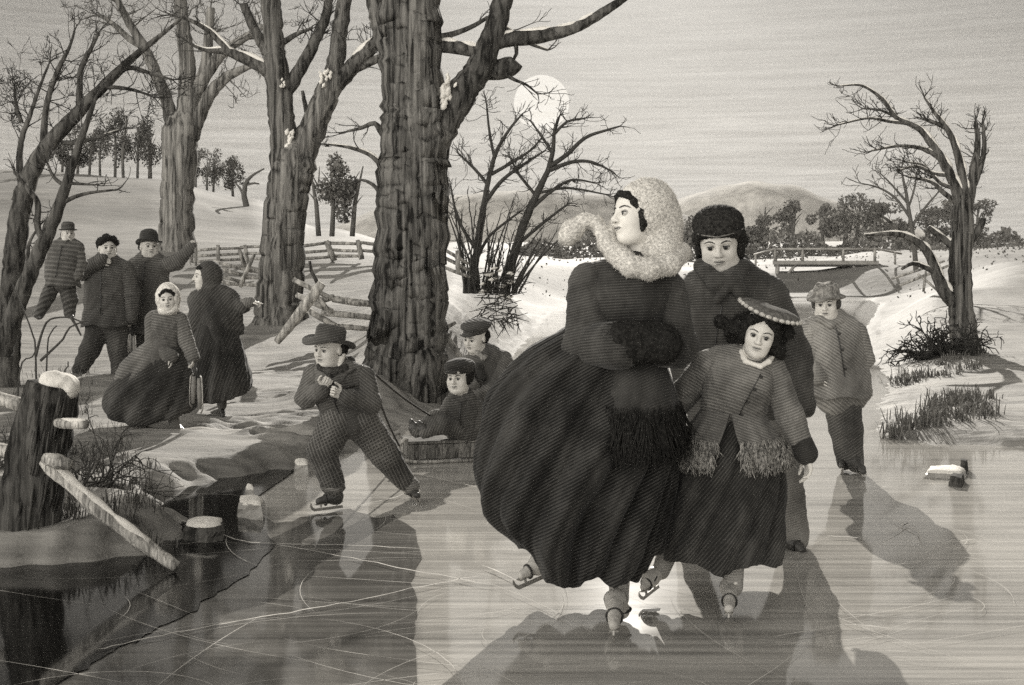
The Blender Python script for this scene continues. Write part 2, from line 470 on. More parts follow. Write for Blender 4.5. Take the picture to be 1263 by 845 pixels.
def build_land():
    # one fan-shaped sheet: fine near the eye, coarse towards the horizon
    nd, nu = 600, 420
    dd = np.concatenate([[-8, -3, 0, 1.5], np.exp(np.linspace(np.log(3.4), np.log(15), 360)), np.exp(np.linspace(np.log(15.1), np.log(1600), nd - 364))])
    uu = np.concatenate([np.linspace(-4200, -420, 30), np.linspace(-400, 1660, nu - 60), np.linspace(1680, 5500, 30)])
    D, U = np.meshgrid(dd, uu, indexing='ij')
    X = (U - CX) / FPX * np.maximum(D, 6.0); Y = D.copy()
    Z = ground_z(X, Y)
    r3 = random.Random(12); trails = []      # footprints in the trodden snow of the left bank
    for (ax, ay, bx, by, n) in ((60, 392, 120, 520, 18), (110, 470, 300, 480, 22), (150, 560, 420, 520, 30), (230, 530, 380, 570, 18), (300, 440, 420, 500, 18), (180, 430, 330, 440, 16), (260, 500, 470, 500, 22), (30, 640, 160, 640, 10), (330, 560, 480, 540, 16)):
        for i in range(n):
            t = (i + r3.random() * .5) / n; px, py = ax + (bx - ax) * t + r3.gauss(0, 6), ay + (by - ay) * t + (5 if i % 2 else -5) * (py_s(ay) if False else 1) + r3.gauss(0, 4)
            d = CH * FPX / (py - HY); trails.append(((px - CX) * d / FPX, d, r3.uniform(.6, 1.2), math.atan2(by - ay, bx - ax)))
    for (fx, fy, k, an) in trails:
        m = (np.abs(X - fx) < .4) & (np.abs(Y - fy) < .5)
        if not m.any(): continue
        dx, dy = X[m] - fx, Y[m] - fy; c, s_ = math.cos(an), math.sin(an); u, v = dx * c + dy * s_, -dx * s_ + dy * c; q = (u / .15) ** 2 + (v / .075) ** 2
        Z[m] += np.where(shore_dist(X[m], Y[m]) > .12, k * (-.035 * np.exp(-q) + .014 * np.exp(-(np.sqrt(q) - 1.6) ** 2 * 3)), 0)
    far = np.array([[.1 * mnoise.noise((x * .15, y * .15, 0)) for x, y in zip(rx, ry)] for rx, ry in zip(X, Y)])
    Z = np.where(shore_dist(X, Y) > .3, Z + far * np.clip(Y / 25, .0, 6), Z)
    n0, n1 = X.shape
    i, j = np.meshgrid(np.arange(n0 - 1), np.arange(n1 - 1), indexing='ij'); a = (i * n1 + j).ravel()
    F = np.stack([a, a + 1, a + n1 + 1, a + n1], 1)
    o = mesh_obj('snow_ground', np.stack([X, Y, Z], -1).reshape(-1, 3), F, snow_mat('drifted_snow', .13, .32, far_tone=True))
    tag(o, kind='structure')
    # ice sheet
    v = [(-60, -8, 0), (60, -8, 0), (60, 60, 0), (60, 230, 0), (-60, 230, 0), (-60, 60, 0)]
    o = mesh_obj('ice', v, [(0, 1, 2, 5), (5, 2, 3, 4)], ice_mat('pond_ice', .18, .52, .06), smooth=False)
    tag(o, kind='structure')
    # dark open water by the near bank, with a painted trunk shade beside it
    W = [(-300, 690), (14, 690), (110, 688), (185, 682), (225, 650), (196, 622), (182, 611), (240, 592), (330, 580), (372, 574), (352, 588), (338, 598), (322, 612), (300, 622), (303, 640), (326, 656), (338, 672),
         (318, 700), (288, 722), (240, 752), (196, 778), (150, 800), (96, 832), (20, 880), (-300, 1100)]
    T_ = [(-300, 800), (60, 780), (190, 700), (262, 650), (318, 636), (352, 646), (372, 640), (402, 634), (430, 628), (462, 640), (486, 636), (511, 652), (519, 690), (508, 720), (515, 760), (510, 800), (520, 900), (-300, 1100)]  # great trunk's shadow and reflection, painted as a darker sheet
    r5 = random.Random(55)
    def jag(poly, amp):      # broken edge
        out = []
        for i, a in enumerate(poly):
            b = poly[(i + 1) % len(poly)]; n = max(1, int(math.hypot(b[0] - a[0], b[1] - a[1]) / 9)) if -50 < a[0] < 700 and a[1] < 850 and b[1] < 850 else 1
            for k in range(n):
                t = k / n; out.append((a[0] + (b[0] - a[0]) * t + r5.gauss(0, amp), a[1] + (b[1] - a[1]) * t + r5.gauss(0, amp * .6)))
        return out
    v = [gxy(*q) + (.004,) for q in jag(T_, 2.2)]; o = mesh_obj('trunk_shade_sheet', v, [tuple(range(len(v)))], ice_mat('painted_trunk_shade', .05, .17, .05, .002), smooth=False); tag(o, kind='structure')
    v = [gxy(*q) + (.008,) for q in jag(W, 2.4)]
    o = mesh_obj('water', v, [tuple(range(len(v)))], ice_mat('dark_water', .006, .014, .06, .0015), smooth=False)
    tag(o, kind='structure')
    # scratches cut by skates and long cracks, thin ridged ribbons on the ice
    B = Buf()
    CR = [[(340, 674), (420, 689), (505, 706), (570, 718), (612, 726)], [(212, 640), (290, 668), (340, 674)], 
          [(340, 674), (430, 676), (520, 680)], [(120, 806), (250, 778), (400, 752), (520, 727), (590, 714)], [(425, 631), (470, 620), (500, 612)], [(505, 585), (560, 597), (585, 603)],
          [(1040, 606), (1100, 602)], [(1020, 664), (1080, 668), (1160, 672), (1205, 668)], [(1095, 640), (1130, 658), (1140, 672)], [(595, 700), (640, 722)], [(1085, 668), (1120, 648), (1128, 654)],
          [(1110, 700), (1170, 690), (1210, 694)], [(960, 790), (1040, 775), (1100, 780)]]
    for c in CR:
        pts = [gxy(*q) for q in resample(c, 14)]
        up, dn = [], []
        for i, q in enumerate(pts):
            q = np.array(q); t = np.array(pts[min(i + 1, len(pts) - 1)]) - np.array(pts[max(i - 1, 0)]); t /= np.linalg.norm(t) + 1e-9
            nrm = np.array([-t[1], t[0]]); w = (.002 + .003 * rng.random()) * (1 if 0 < i < len(pts) - 1 else .3)
            jit = nrm * rng.uniform(-.01, .01)
            up.append((*(q + jit + nrm * w), .0135)); dn.append((*(q + jit - nrm * w), .0135))
        vs = up + dn; k = len(up)
        B.add(vs, [(i, i + 1, k + i + 1, k + i) for i in range(k - 1)])
    r2 = random.Random(31)
    for _ in range(230):      # curved cuts left by skates
        px, py = r2.uniform(120, 1300), 470 + 420 * r2.random() ** .8; x, y = gxy(px, py)
        a = r2.uniform(0, 6.28) if r2.random() < .35 else r2.choice((0, PI)) + r2.gauss(0, .35); L = r2.uniform(.25, 1.4); cv = r2.gauss(0, .8); n = 12; up, dn = [], []
        w = r2.uniform(.0006, .0016)
        for i in range(n):
            t = i / (n - 1); aa = a + cv * t; x += math.cos(aa) * L / n; y += math.sin(aa) * L / n; ww = w * math.sin(PI * (t * .96 + .02)); up.append((x - math.sin(aa) * ww, y + math.cos(aa) * ww, .0125)); dn.append((x + math.sin(aa) * ww, y - math.cos(aa) * ww, .0125))
        if y < 2.8 or shore_dist(np.array([x]), np.array([y]))[0] > -.15: continue
        B.add(up + dn, [(i, i + 1, n + i + 1, n + i) for i in range(n - 1)])
    o = B.obj('ice_scratches', plain('scratched_frost', .5, .9, .1)); tag(o, kind='structure')
    # far ridges: each a solid rounded hill
    def ridge(name, prof, d, depth, seed, base):
        us = np.linspace(prof[0][0], prof[-1][0], 120); ts = np.linspace(-1, 1, 26)
        py = np.interp(us, [q[0] for q in prof], [q[1] for q in prof])
        py = np.convolve(np.pad(py, 5, 'edge'), np.ones(11) / 11, 'valid')
        V = []
        for t in ts:
            for u, yy in zip(us, py):
                y = d + depth * t; h = CH + (HY - yy) * d / FPX
                z = h * math.cos(t * PI / 2) ** .8 if abs(t) < .999 else -5
                z += h * .05 * mnoise.noise((u * .03, t * 3, seed)) * (1 - t * t)
                V.append(((u - CX) * d / FPX, y, z))
        n1 = len(us); i, j = np.meshgrid(np.arange(len(ts) - 1), np.arange(n1 - 1), indexing='ij'); a = (i * n1 + j).ravel()
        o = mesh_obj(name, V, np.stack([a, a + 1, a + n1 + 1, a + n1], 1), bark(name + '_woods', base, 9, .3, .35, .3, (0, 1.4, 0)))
        tag(o, kind='structure')
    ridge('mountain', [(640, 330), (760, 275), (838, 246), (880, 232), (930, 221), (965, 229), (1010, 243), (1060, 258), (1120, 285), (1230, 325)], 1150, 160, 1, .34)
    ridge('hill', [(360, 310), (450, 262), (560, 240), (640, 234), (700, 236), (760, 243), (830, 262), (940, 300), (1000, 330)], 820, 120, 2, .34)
# ------------------------------------------------------------------ bare trees
class Tree:
    """limbs traced as (x, y, radius[, depth]) in picture units at one distance; all built in metres about the tree's foot"""
    def __init__(s, name, label, base, d, group=None, cat='tree'):
        s.d = d; s.s = FPX / d
        w = P(base[0], base[1], d); s.g = gz(w[0], w[1]) if base[2] is None else base[2]
        s.bx = base[0]; s.by = HY + (CH - s.g) * s.s
        s.root = empty(name, (w[0], w[1], s.g), label, cat, group)
        s.rng = random.Random(int(base[0] * 13 + base[1]))
    def pt(s, x, y, dz=0.0):
        k = (s.d + dz / s.s) / s.d
        x = CX + (x - CX) * k; y = HY + (y - HY) * k
        return np.array([(x - s.bx) / s.s, dz / s.s, (s.by - y) / s.s])
    def limb(s, name, spec, mat, n=10, step=9, rough=.12, depth=0.0, bend=0.0):
        sp = [tuple(q) + (depth * (i / max(len(spec) - 1, 1)),) if len(q) == 3 else q for i, q in enumerate(spec)]
        r = resample(sp, step); B = Buf()
        pts = [s.pt(q[0] + (s.rng.uniform(-.1, .1) * q[2]), q[1], q[3]) for q in r]
        tube(B, pts, [max(q[2], .5) / s.s for q in r], n, rough=rough, seed=s.rng.random() * 9)
        o = B.obj(name, mat, s.root)
        return r
    def twigs(s, paths, mat, count, ln, name='crown', levels=3, r0=1.2, up=.25, seed=1, t0=.25, spread=1.0, B=None, minr=.42, bias=(0, 0)):
        rg = random.Random(seed); own = B is None; B = B or Buf()
        def grow(p, d, L, r, lev):
            nseg = 4 + (2 if lev == levels else 0); pts = [p]; rad = [r]; q = p.copy(); dd = d.copy()
            for i in range(nseg):
                dd = dd + np.array([rg.gauss(0, .24), rg.gauss(0, .16), rg.gauss(0, .2) + up * .25]) + np.array([bias[0], 0, bias[1]]) * .2
                dd /= np.linalg.norm(dd); q = q + dd * L / nseg; pts.append(q.copy()); rad.append(max(r * (1 - .72 * (i + 1) / nseg), minr))
            tube(B, [v / s.s for v in pts], [v / s.s for v in rad], 4 if lev == levels else 3, cap=False)
            if lev > 0:
                kk = rg.randint(2, 4)
                for _ in range(kk):
                    i = rg.randint(1, nseg); side = np.array([rg.gauss(0, .8), rg.gauss(0, .7), rg.gauss(.15, .6)])
                    nd = dd * .75 + side * .8 * spread; nd /= np.linalg.norm(nd)
                    grow(pts[i], nd, L * rg.uniform(.38, .7), max(rad[i] * .75, minr), lev - 1)
        for _ in range(count):
            path = rg.choice(paths); i = min(int(len(path) * rg.uniform(t0, 1.0)), len(path) - 2); a, b = path[i], path[i + 1]
            p = s.pt(a[0], a[1], a[3]) * s.s; t = s.pt(b[0], b[1], b[3]) * s.s - p; t /= np.linalg.norm(t) + 1e-9
            side = np.array([rg.gauss(0, 1), rg.gauss(0, .7), rg.gauss(.1, 1)]); d = t * .7 + side * .7 * spread; d /= np.linalg.norm(d)
            grow(p, d, ln * rg.uniform(.5, 1.2), min(max(a[2] * .45, minr), r0), levels - 1)
        for path in paths:      # let every limb run out into spray
            a, b = path[-2], path[-1]
            if b[2] > 4: continue
            p = s.pt(b[0], b[1], b[3]) * s.s; t = p - s.pt(a[0], a[1], a[3]) * s.s; t /= np.linalg.norm(t) + 1e-9
            for _ in range(2):
                nd = t + np.array([rg.gauss(0, .35), rg.gauss(0, .3), rg.gauss(0, .35)]); nd /= np.linalg.norm(nd)
                grow(p, nd, ln * rg.uniform(.5, .9), min(b[2], r0), levels - 1)
        if own: return B.obj(name, mat, s.root)
    def snow(s, paths, mat, frac=.6, seed=3, thick=.55):
        """snow lying along the upper side of limbs"""
        rg = random.Random(seed); B = Buf()
        for path in paths:
            i = 0
            while i < len(path) - 2:
                L = rg.randint(3, 9)
                if rg.random() < frac:
                    seg = path[i:i + L + 1]
                    if len(seg) > 2:
                        pts = []; rad = []
                        for k, q in enumerate(seg):
                            e = math.sin(PI * k / (len(seg) - 1)); r = q[2] * thick * (.25 + .75 * e ** .6) * rg.uniform(.85, 1.1)
                            k0, k1 = seg[max(k - 1, 0)], seg[min(k + 1, len(seg) - 1)]; tx, ty = k1[0] - k0[0], k1[1] - k0[1]; ln = math.hypot(tx, ty) + 1e-6; nx, ny = ty / ln, -tx / ln
                            if ny > 0: nx, ny = -nx, -ny
                            pts.append(s.pt(q[0] + nx * q[2] * .8, q[1] + ny * q[2] * .8, q[3] - q[2] * .25)); rad.append(max(r, .7) / s.s)
                        tube(B, pts, rad, 7, rough=.2, seed=rg.random() * 5)
                i += L
        if B.v: return B.obj('snow', mat, s.root)

def snow_clump(t, B, x, y, r, dz):
    rg = random.Random(int(x * 3 + y))
    for _ in range(9):
        a, b = x + rg.gauss(0, r * .3), y + rg.gauss(0, r * .6); q = r * rg.uniform(.14, .34); e = rg.uniform(-.6, .6)
        tube(B, [t.pt(a - q * e - q * .4, b + q * 1.3, dz + 1), t.pt(a, b, dz - 2 + abs(a - x) * .4), t.pt(a + q * e + q * .3, b - q * 1.3, dz + 1)], [q * .35 / t.s, q / t.s, q * .3 / t.s], 7, rough=.5, seed=a)
def build_trees():
    SN = snow_mat('lying_snow', .6, .8, 3, 3)
    bk1 = bark('dark_furrowed_bark', .085, .03, .85, .055, .03)
    bk2 = bark('grey_furrowed_bark', .105, .04, .8, .06, .03)
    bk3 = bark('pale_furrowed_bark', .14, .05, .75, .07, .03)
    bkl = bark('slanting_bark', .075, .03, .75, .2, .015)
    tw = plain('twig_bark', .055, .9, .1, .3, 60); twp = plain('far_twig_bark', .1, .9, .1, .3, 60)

    # the great trunk in the middle
    t = Tree('bare_tree', 'massive dark furrowed tree at the ice edge, its snowy right limb reaching above the moon', (503, 488, .13), 12.4, 'bare trees on the bank')
    tr = t.limb('trunk', [(503, 512, 66), (503, 494, 60), (503, 478, 56), (502, 450, 52), (503, 415, 48.5), (504, 380, 46.5), (506, 340, 45.5), (507, 300, 45), (509, 240, 44.5), (512, 200, 43.5), (514, 150, 42), (511, 115, 39), (508, 90, 37.5), (507, 60, 37.5), (506, 25, 40), (505, -20, 38), (504, -90, 36)], bk1, 90, 4, .07)
    for spec in ([(452, 470, 15), (440, 486, 13), (425, 498, 8)], [(520, 440, 22, -30), (524, 475, 19, -45), (522, 500, 13, -55)], [(540, 460, 16), (552, 478, 12), (566, 490, 6)]):
        t.limb('root', spec, bk1, 12, 5, .2)
    l1 = t.limb('limb', [(530, 178, 26), (545, 148, 24), (565, 118, 20), (588, 88, 17), (603, 58, 15.5), (611, 35, 14.5), (618, 10, 13), (624, -30, 12)], bkl, 18, 5, .14)
    l2 = t.limb('limb', [(612, 52, 10), (632, 48, 9.5), (655, 46, 9), (685, 41, 8), (710, 34, 7), (732, 22, 6), (762, 3, 5), (800, -28, 4.2)], bkl, 12, 5, .15)
    l3 = t.limb('limb', [(596, 84, 13, 12), (614, 86, 13, 10), (630, 82, 12, 8), (637, 76, 9, 6)], bkl, 14, 4, .2)
    l4 = t.limb('limb', [(536, 56, 9, 8), (560, 58, 8.5), (585, 63, 8), (604, 66, 7)], bkl, 12, 5, .15)
    l5 = t.limb('limb', [(500, 110, 18), (488, 85, 15), (476, 55, 12), (466, 25, 10.5), (455, -30, 9)], bkl, 14, 5, .14)
    l6 = t.limb('limb', [(538, 46, 4), (558, 42, 3.6), (580, 34, 3), (602, 21, 2.2)], bkl, 6, 5)
    l7 = t.limb('limb', [(482, 178, 6), (472, 165, 4.5), (462, 152, 3.2), (445, 158, 2.3), (428, 162, 1.6)], bkl, 7, 5)
    l8 = t.limb('limb', [(480, 215, 5), (470, 203, 4), (455, 190, 3), (432, 182, 2.3), (405, 178, 1.4)], bkl, 7, 5)
    l9 = t.limb('limb', [(606, 33, 4), (625, 36, 3.5), (650, 52, 2.6), (676, 62, 1.5)], bkl, 6, 5)
    l10 = t.limb('limb', [(610, 80, 3), (630, 96, 2.4), (650, 105, 1.6), (663, 116, 1)], bkl, 6, 5)
    l11 = t.limb('limb', [(470, 240, 3), (460, 228, 2.4), (446, 222, 1.6), (430, 226, 1)], bkl, 6, 5)
    l12 = t.limb('limb', [(618, 44, 3, -3), (634, 52, 3), (637, 66, 2.2), (630, 78, 1.4)], bkl, 6, 5)
    t.twigs([l7, l8, l6, l9, l10, l11], tw, 14, 34, levels=2, seed=4, t0=.3)
    t.snow([l1[3:16], l2, l9, l8, l4], SN, .75, 5)
    B = Buf()
    for (x, y, r) in ((547, 118, 15), (553, 108, 11), (482, 204, 7), (478, 220, 5), (490, 42, 7)):
        snow_clump(t, B, x, y, r, -22)
    B.obj('snow', SN, t.root)

    # second trunk
    t = Tree('bare_tree', 'thick forked grey tree with snow in its crotch, beside the leaning split log', (345, 392, .55), 20.7, 'bare trees on the bank')
    t.limb('trunk', [(345, 412, 40), (345, 396, 34), (345, 378, 30), (346, 350, 27.5), (349, 300, 25.5), (353, 250, 25.5), (360, 215, 26.5), (365, 192, 25), (367, 175, 16)], bk2, 60, 5, .08)
    for spec in ([(330, 380, 13), (322, 398, 10), (315, 412, 4)], [(350, 385, 14, -20), (347, 404, 11, -28), (340, 418, 4, -32)], [(362, 378, 14), (374, 396, 10), (384, 410, 4)]):
        t.limb('root', spec, bk2, 10, 5, .25)
    a1 = t.limb('limb', [(353, 205, 19), (349, 170, 17), (346, 130, 16), (342, 95, 14.5), (338, 50, 13), (335, 10, 12), (333, -40, 11)], bk2, 18, 5, .13)
    a2 = t.limb('limb', [(368, 200, 19), (380, 172, 17.5), (393, 140, 16), (405, 112, 15), (412, 92, 13)], bk2, 18, 5, .13)
    a3 = t.limb('limb', [(408, 106, 12), (414, 75, 11), (418, 45, 10), (424, 8, 9), (428, -30, 8)], bkl, 12, 5, .13)
    a4 = t.limb('limb', [(405, 112, 12), (425, 92, 11), (446, 70, 9), (466, 50, 7.5), (490, 28, 6)], bkl, 12, 5, .13)
    a5 = t.limb('limb', [(347, 122, 10), (362, 100, 9), (376, 74, 8), (390, 48, 7), (402, 20, 6), (408, -15, 5)], bkl, 10, 5, .13)
    a6 = t.limb('limb', [(338, 92, 9), (322, 82, 8), (300, 71, 7), (278, 63, 5), (255, 62, 3), (236, 55, 1.8)], bkl, 9, 5, .13)
    a7 = t.limb('limb', [(284, 66, 5), (272, 52, 4.5), (258, 38, 3.5), (235, 25, 2.4), (212, 18, 1.4)], bkl, 8, 5)
    a8 = t.limb('limb', [(332, 70, 7), (320, 48, 6.5), (310, 28, 6), (300, 5, 5)], bkl, 8, 5)
    a9 = t.limb('limb', [(420, 96, 7), (440, 84, 6), (462, 74, 5), (480, 66, 4)], bkl, 8, 5)
    a10 = t.limb('limb', [(380, 146, 3.5), (376, 128, 2.8), (373, 112, 2)], bkl, 6, 5)
    a11 = t.limb('limb', [(350, 52, 4), (366, 42, 3), (382, 36, 2)], bkl, 6, 5)
    t.twigs([a6, a7, a8, a9, a11, a5, a4, a3], tw, 40, 38, levels=3, seed=8, t0=.4, minr=.38)
    t.snow([a6, a7[:10], a4, a9], SN, .6, 6)
    B = Buf()
    for (x, y, r) in ((356, 178, 11), (360, 168, 9), (403, 92, 9), (348, 104, 6), (398, 98, 8)):
        snow_clump(t, B, x, y, r, -17)
    B.obj('snow', SN, t.root)

    # third trunk
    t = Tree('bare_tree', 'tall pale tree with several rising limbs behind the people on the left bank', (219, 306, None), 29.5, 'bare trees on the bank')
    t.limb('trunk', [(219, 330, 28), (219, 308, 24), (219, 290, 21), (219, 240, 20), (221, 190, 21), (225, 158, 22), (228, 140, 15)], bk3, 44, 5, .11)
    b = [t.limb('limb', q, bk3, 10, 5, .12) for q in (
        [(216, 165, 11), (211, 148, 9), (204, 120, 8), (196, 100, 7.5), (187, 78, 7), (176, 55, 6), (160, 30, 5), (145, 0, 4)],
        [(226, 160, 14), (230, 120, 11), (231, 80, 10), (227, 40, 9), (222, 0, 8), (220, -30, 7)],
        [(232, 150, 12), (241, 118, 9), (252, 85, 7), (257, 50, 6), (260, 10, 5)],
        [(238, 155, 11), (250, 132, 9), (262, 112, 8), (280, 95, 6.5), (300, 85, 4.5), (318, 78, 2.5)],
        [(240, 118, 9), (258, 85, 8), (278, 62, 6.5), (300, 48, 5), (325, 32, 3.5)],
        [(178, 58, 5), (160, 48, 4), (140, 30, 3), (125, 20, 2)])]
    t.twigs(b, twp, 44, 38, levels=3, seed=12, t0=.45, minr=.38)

    # leaning tree at the left edge
    t = Tree('bare_tree', 'slim leaning tree at the left edge with a fan of thin branches', (12, 430, None), 13.2, 'bare trees on the bank')
    t.limb('trunk', [(2, 520, 22), (4, 480, 20), (6, 452, 18), (8, 430, 16), (12, 390, 14.5), (17, 330, 13), (24, 265, 12), (30, 235, 11.5)], bkl, 16, 6, .13)
    c = [t.limb('limb', q, bkl, 9, 5, .12) for q in (
        [(26, 250, 12), (38, 214, 11), (50, 192, 10), (68, 168, 9), (95, 140, 8), (118, 116, 7), (142, 92, 6), (165, 70, 4.5), (190, 50, 3.2), (210, 34, 2.2), (225, 22, 1.5)],
        [(98, 138, 4.5), (98, 110, 4), (100, 85, 3.4), (112, 60, 2.6), (122, 40, 1.8)],
        [(54, 188, 5), (55, 150, 4.2), (60, 120, 3.6), (72, 85, 3), (85, 60, 2), (92, 38, 1.4)],
        [(28, 240, 5), (24, 200, 4.2), (27, 170, 3.5), (36, 145, 2.8), (48, 110, 2), (60, 80, 1.4)],
        [(76, 176, 3), (95, 176, 2.8), (118, 170, 2.3), (150, 160, 1.4)],
        [(150, 86, 3.5), (165, 84, 2.8), (190, 92, 2), (212, 98, 1.2)],
        [(125, 108, 3), (145, 108, 2.5), (168, 112, 1.9), (190, 120, 1.1)],
        [(26, 150, 3), (20, 130, 2.2), (18, 110, 1.3)])]
    t.twigs(c, tw, 95, 36, levels=3, seed=22, t0=.3, r0=1.1, minr=.36)
    t.snow([c[0][4:9], c[4]], SN, .6, 7)
    # sapling in front of it
    t = Tree('sapling', 'straight slanting sapling in front of the leaning tree, with a crooked forked side branch', (8, 425, None), 11.2, None)
    e0 = t.limb('trunk', [(2, 440, 13), (8, 418, 12), (22, 375, 11), (42, 325, 9.5), (60, 285, 8.5), (76, 245, 7), (90, 200, 5.5), (104, 160, 4), (114, 132, 2.6), (119, 118, 1.6)], bkl, 12, 5, .12)
    e = [t.limb('limb', q, bkl, 7, 5, .1) for q in (
        [(60, 302, 4.5), (50, 290, 4.2), (46, 278, 4), (46, 250, 3.6), (32, 230, 3), (18, 212, 2.2)],
        [(78, 250, 3), (92, 243, 2.6), (110, 238, 2), (145, 234, 1.2)],
        [(78, 228, 2.6), (66, 218, 2.2), (58, 200, 1.3)],
        [(84, 226, 2.2), (100, 227, 1.8), (118, 228, 1)], [(30, 350, 3), (34, 330, 2.5), (36, 300, 2), (48, 280, 1.3)])]
    t.twigs(e + [e0[-20:]], tw, 16, 32, levels=2, seed=31, t0=.4)

    # twin-stemmed small tree on the hummock under the moon
    t = Tree('small_tree', 'twin-stemmed leafless small tree with fine twigs crossing the moon', (608, 352, None), 18, None)
    f = [t.limb('trunk', q, tw, 8, 5, .12) for q in (
        [(584, 362, 5.5), (585, 340, 4.6), (589, 300, 4), (595, 262, 3.6), (603, 220, 3), (612, 188, 2.5), (628, 160, 1.8), (645, 140, 1.1)],
        [(622, 366, 7), (628, 335, 6), (640, 295, 5.2), (652, 262, 4.6), (664, 235, 4), (675, 212, 3.4), (682, 185, 2.6), (684, 160, 2), (690, 144, 1.1)])]
    g = [t.limb('limb', q, tw, 6, 5, .1) for q in (
        [(678, 205, 3.2), (700, 190, 2.7), (722, 170, 2.2), (750, 160, 1.5), (764, 156, 1)], [(678, 210, 3), (705, 200, 2.4), (730, 200, 1.8), (756, 212, 1)],
        [(598, 250, 2.8), (620, 222, 2.3), (650, 200, 1.8), (672, 186, 1)], [(606, 215, 2.4), (632, 200, 2), (655, 185, 1.5), (668, 170, 1)],
        [(654, 258, 2.6), (680, 236, 2.2), (705, 222, 1.6), (735, 226, 1)], [(660, 240, 2), (640, 215, 1.7), (630, 195, 1)],
        [(602, 228, 2.2), (585, 208, 1.8), (566, 190, 1.2)], [(610, 195, 2), (604, 165, 1.6), (600, 128, 1)], [(640, 300, 2.4), (670, 275, 2), (700, 252, 1.4)], [(588, 310, 2.2), (565, 270, 1.8), (556, 230, 1)],
        [(684, 165, 2), (700, 150, 1.6), (722, 146, 1)], [(588, 320, 2.2), (605, 290, 1.8), (640, 262, 1.2)], [(682, 190, 2), (668, 168, 1.6), (655, 150, 1)], [(664, 238, 2), (700, 232, 1.6), (748, 240, .9)])]
    t.twigs(f + g, tw, 210, 24, levels=2, seed=41, t0=.18, r0=.9, minr=.36)
    # cane thicket round its foot
    t = Tree('thicket', 'bushy thicket of canes and snow-flecked brush round the small twin-stemmed tree', (600, 350, None), 17.6, None, 'bush')
    rg = random.Random(9); B = Buf()
    base = []
    for _ in range(46):
        x0 = rg.uniform(572, 640); dz = rg.uniform(-10, 25); L = rg.uniform(40, 150) * (1 if x0 < 612 else .6); lean = (x0 - 596) / 40 * .5 + rg.gauss(0, .2)
        base.append([(x0, 362, 1.5, dz), (x0 + lean * L * .4, 362 - L * .5, 1.1, dz + rg.uniform(-6, 6)), (x0 + lean * L + rg.uniform(-6, 6), 362 - L, .6, dz + rg.uniform(-12, 12))])
    for q in base:
        r = resample(q, 9); tube(B, [t.pt(v[0] + rg.uniform(-.7, .7), v[1], v[3]) for v in r], [max(v[2], .5) / t.s for v in r], 4, cap=False)
    t.twigs([resample(q, 9) for q in base], tw, 70, 20, levels=1, seed=6, B=B, minr=.42)
    for _ in range(150):      # brush hanging down the bank
        x0 = rg.uniform(592, 640); y0 = rg.uniform(335, 400); a = rg.uniform(-.4, 3.4); L = rg.uniform(8, 26)
        dzz = -rg.uniform(4, 30)
        tube(B, [t.pt(x0, y0, dzz), t.pt(x0 + math.cos(a) * L * .5, y0 + math.sin(a) * L * .4, dzz - 3), t.pt(x0 + math.cos(a) * L, y0 + math.sin(a) * L * .8, dzz + rg.uniform(-5, 5))], [.9 / t.s, .7 / t.s, .4 / t.s], 3, cap=False)
    B.obj('sprays', tw, t.root)
    B = Buf()
    for _ in range(12):
        x = rg.uniform(590, 632); y = rg.uniform(330, 368); r = rg.uniform(1.5, 3.5)
        tube(B, [t.pt(x - r * 2, y + 1, -14), t.pt(x, y, -18), t.pt(x + r * 2, y - 1, -14)], [.5 / t.s, r / t.s, .5 / t.s], 6, rough=.3)
    B.obj('snow', SN, t.root)

    # leaning snowy tree on the right
    t = Tree('bare_tree', 'snow-lined bare tree on the right bank leaning out over the creek', (1190, 442, None), 18, 'bare trees on the bank')
    t.limb('trunk', [(1196, 462, 26), (1193, 446, 21), (1190, 425, 18), (1187, 395, 15.5), (1185, 360, 14), (1184, 320, 13.5), (1186, 290, 13.5), (1188, 262, 11.5), (1188, 240, 9.5)], bk1, 40, 5, .13)
